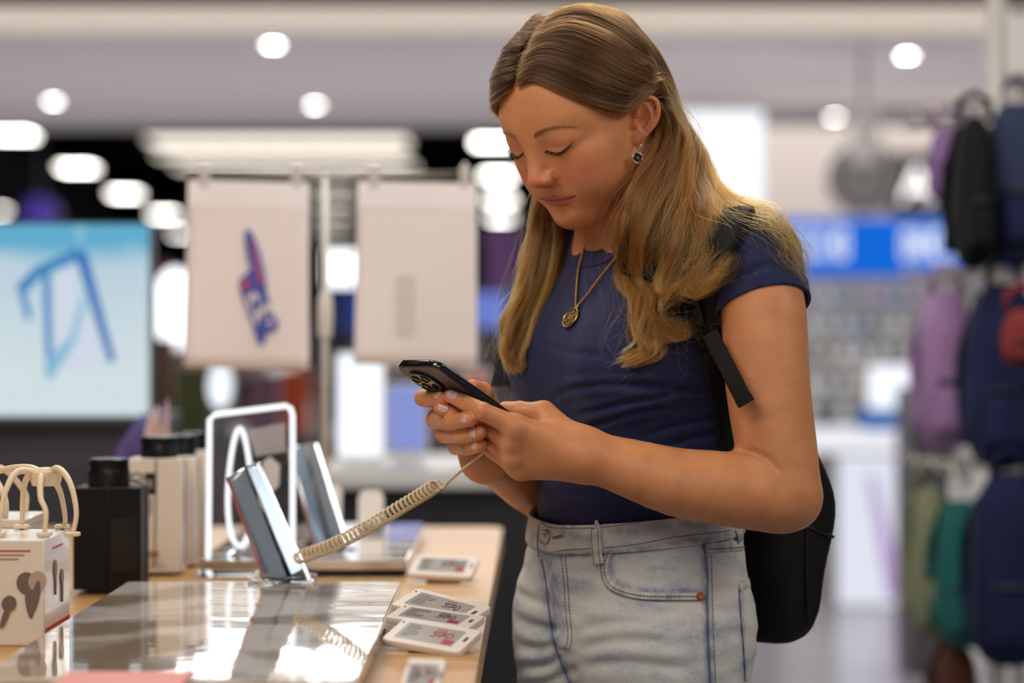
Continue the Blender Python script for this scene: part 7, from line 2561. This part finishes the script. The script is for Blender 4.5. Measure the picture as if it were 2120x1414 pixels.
# seams, zip, lower side panel and front pocket on the pack
def lat_line(pts, lat): return np.array([TP(lat, -b_, z) - bo for b_, z in pts])
pocket = [(0.160, 1.19), (0.176, 1.14), (0.198, 1.08), (0.194, 1.01), (0.178, 0.955), (0.160, 0.928)]
V, F = [], []
PKs = spline(np.array(pocket), 16)
for i, (b_, z) in enumerate(PKs):
    for j in range(11):
        a = j / 10 * 2 - 1
        e = (1 - abs(a) ** 4) ** 0.5
        V.append(TP(0.105 * a, -(b_ - 0.022 + 0.022 * e), z) - bo)
for i in range(15):
    for j in range(10):
        F.append((i * 11 + j, i * 11 + j + 1, (i + 1) * 11 + j + 1, (i + 1) * 11 + j))
solidify(from_vf('front_pocket', V, F, m_bpk, bp), 0.004, 0)
tube('zip', lat_line([(0.122, 1.322), (0.134, 1.296), (0.139, 1.24), (0.149, 1.16), (0.176, 1.09), (0.178, 1.02)], 0.118), 0.0022, m_buckle, bp, 6)
tube('seam_piping', lat_line([(0.126, 1.05), (0.150, 1.042), (0.176, 1.034)], 0.1335), 0.0018, m_bpk2, bp, 6)
tube('seam_piping', lat_line([(0.130, 1.24), (0.134, 1.10), (0.136, 0.99), (0.138, 0.940)], 0.1335), 0.0018, m_bpk2, bp, 6)
tube('haul_loop', [TP(-0.03, -0.120, 1.330) - bo, TP(-0.03, -0.122, 1.362) - bo, TP(0.03, -0.122, 1.362) - bo, TP(0.03, -0.120, 1.330) - bo], 0.005, m_web, bp, 8)
solidify(from_vf('grip_tab', [W(1536, 1290, 2.60) - bo, W(1556, 1296, 2.60) - bo, W(1540, 1318, 2.61) - bo], [(0, 1, 2)], m_web, bp), 0.002, 0)
# near shoulder strap: padded part over the shoulder, webbing down to the pack
def strap_path(pts, lift, n=40):
    P, N = [], []
    for x, y in spline(np.asarray(pts, float), n):
        p, nn = on_surface(SHIRT_BVH, x, y, lift)
        if p is not None: P.append(p); N.append(nn)
    P, N = np.array(P), np.array(N)
    for _ in range(6):
        P[1:-1] = (P[:-2] + P[1:-1] * 2 + P[2:]) / 4; N[1:-1] = (N[:-2] + N[1:-1] * 2 + N[2:]) / 4
    return P, N / np.linalg.norm(N, axis=1)[:, None]
P, N = strap_path([(1530, 448), (1500, 500), (1474, 560), (1462, 620), (1466, 690)], 0.007)
strip3('shoulder_strap', P, N, np.interp(np.linspace(0, 1, len(P)), [0, 0.3, 0.8, 1], [0.040, 0.044, 0.040, 0.034]), 0.009, m_bpk, bp, bo)
P, N = strap_path([(1468, 640), (1474, 720), (1486, 800), (1500, 880), (1514, 945)], 0.004)
strip3('lower_strap', P, N, 0.034, 0.003, m_bpk, bp, bo)
# over the shoulder to the back (out of sight from the aisle)
P = spline([TP(0.098, 0.075, 1.318), TP(0.100, 0.035, 1.366), TP(0.100, -0.030, 1.388), TP(0.098, -0.075, 1.352), TP(0.092, -0.114, 1.300)], 24)
Nq = np.array([unit(p - TP(0.095, -0.03, 1.30)) for p in P])
strip3('shoulder_strap', P, Nq, 0.044, 0.008, m_bpk, bp, bo)
P = spline([TP(-0.098, 0.110, 1.20), TP(-0.100, 0.080, 1.30), TP(-0.100, 0.035, 1.370), TP(-0.100, -0.030, 1.394), TP(-0.098, -0.080, 1.378), TP(-0.092, -0.114, 1.330)], 30)
Nq = np.array([unit(p - TP(-0.095, -0.03, 1.28)) for p in P])
strip3('shoulder_strap', P, Nq, 0.044, 0.008, m_bpk, bp, bo)
# far strap edge that shows between the arm and the shirt
P = np.array([W(1100, 745, 2.752), W(1094, 790, 2.756), W(1086, 838, 2.764), W(1078, 890, 2.778)])
strip3('lower_strap', spline(P, 14), np.tile(unit([-0.35, -0.93, 0.1]), (14, 1)), 0.026, 0.004, m_bpk, bp, bo)
# loose webbing tail with folded end, hanging in front of the arm
tl_ = spline([W(1470, 690, 2.505), W(1490, 730, 2.485), W(1512, 772, 2.472), W(1532, 812, 2.466), W(1546, 836, 2.464)], 26)
tn = np.tile(unit([-0.10, -1.0, 0.10]), (26, 1))
strip3('strap_tail', tl_, tn, 0.0175, 0.0016, m_web, bp, bo)
strip3('tail_fold', tl_[-5:], tn[-5:], 0.0185, 0.0036, m_web, bp, bo)
P, N = strap_path([(1432, 560), (1428, 610), (1436, 660), (1440, 700), (1442, 722)], 0.012, 24)
strip3('strap_tail', P, N, np.interp(np.linspace(0, 1, len(P)), [0, 0.4, 0.7, 1], [0.021, 0.020, 0.012, 0.007]), 0.0016, m_web, bp, bo)
# ladder buckle
pb, nb = on_surface(SHIRT_BVH, 1456, 640, 0.016)
zb = unit(nb); yb = unit(W(1452, 612, pb[1]) - W(1462, 668, pb[1])); yb = unit(yb - zb * (yb @ zb)); xb = np.cross(yb, zb)
Mb = frameM(pb - bo, xb, yb, zb)
bk = prism('buckle', rrect(0.030, 0.030, 0.006, 4), -0.002, 0.002, m_buckle, bp, Mb, 0.0012)
for y in (-0.009, 0.0, 0.009):
    bm = bmesh.new(); bm_box(bm, (0, y, 0.0028), (0.026, 0.0045, 0.003), None, 0.0012); bm.transform(Mb); from_bm('buckle_bar', bm, m_buckle, bk)
V, F = tube_vf([Mb @ Vector((x, y, 0.0035)) for x, y in rrect(0.031, 0.032, 0.008, 4)], 0.0011, 6, True)
from_vf('buckle_rim', V, F, m_pframe, bk)
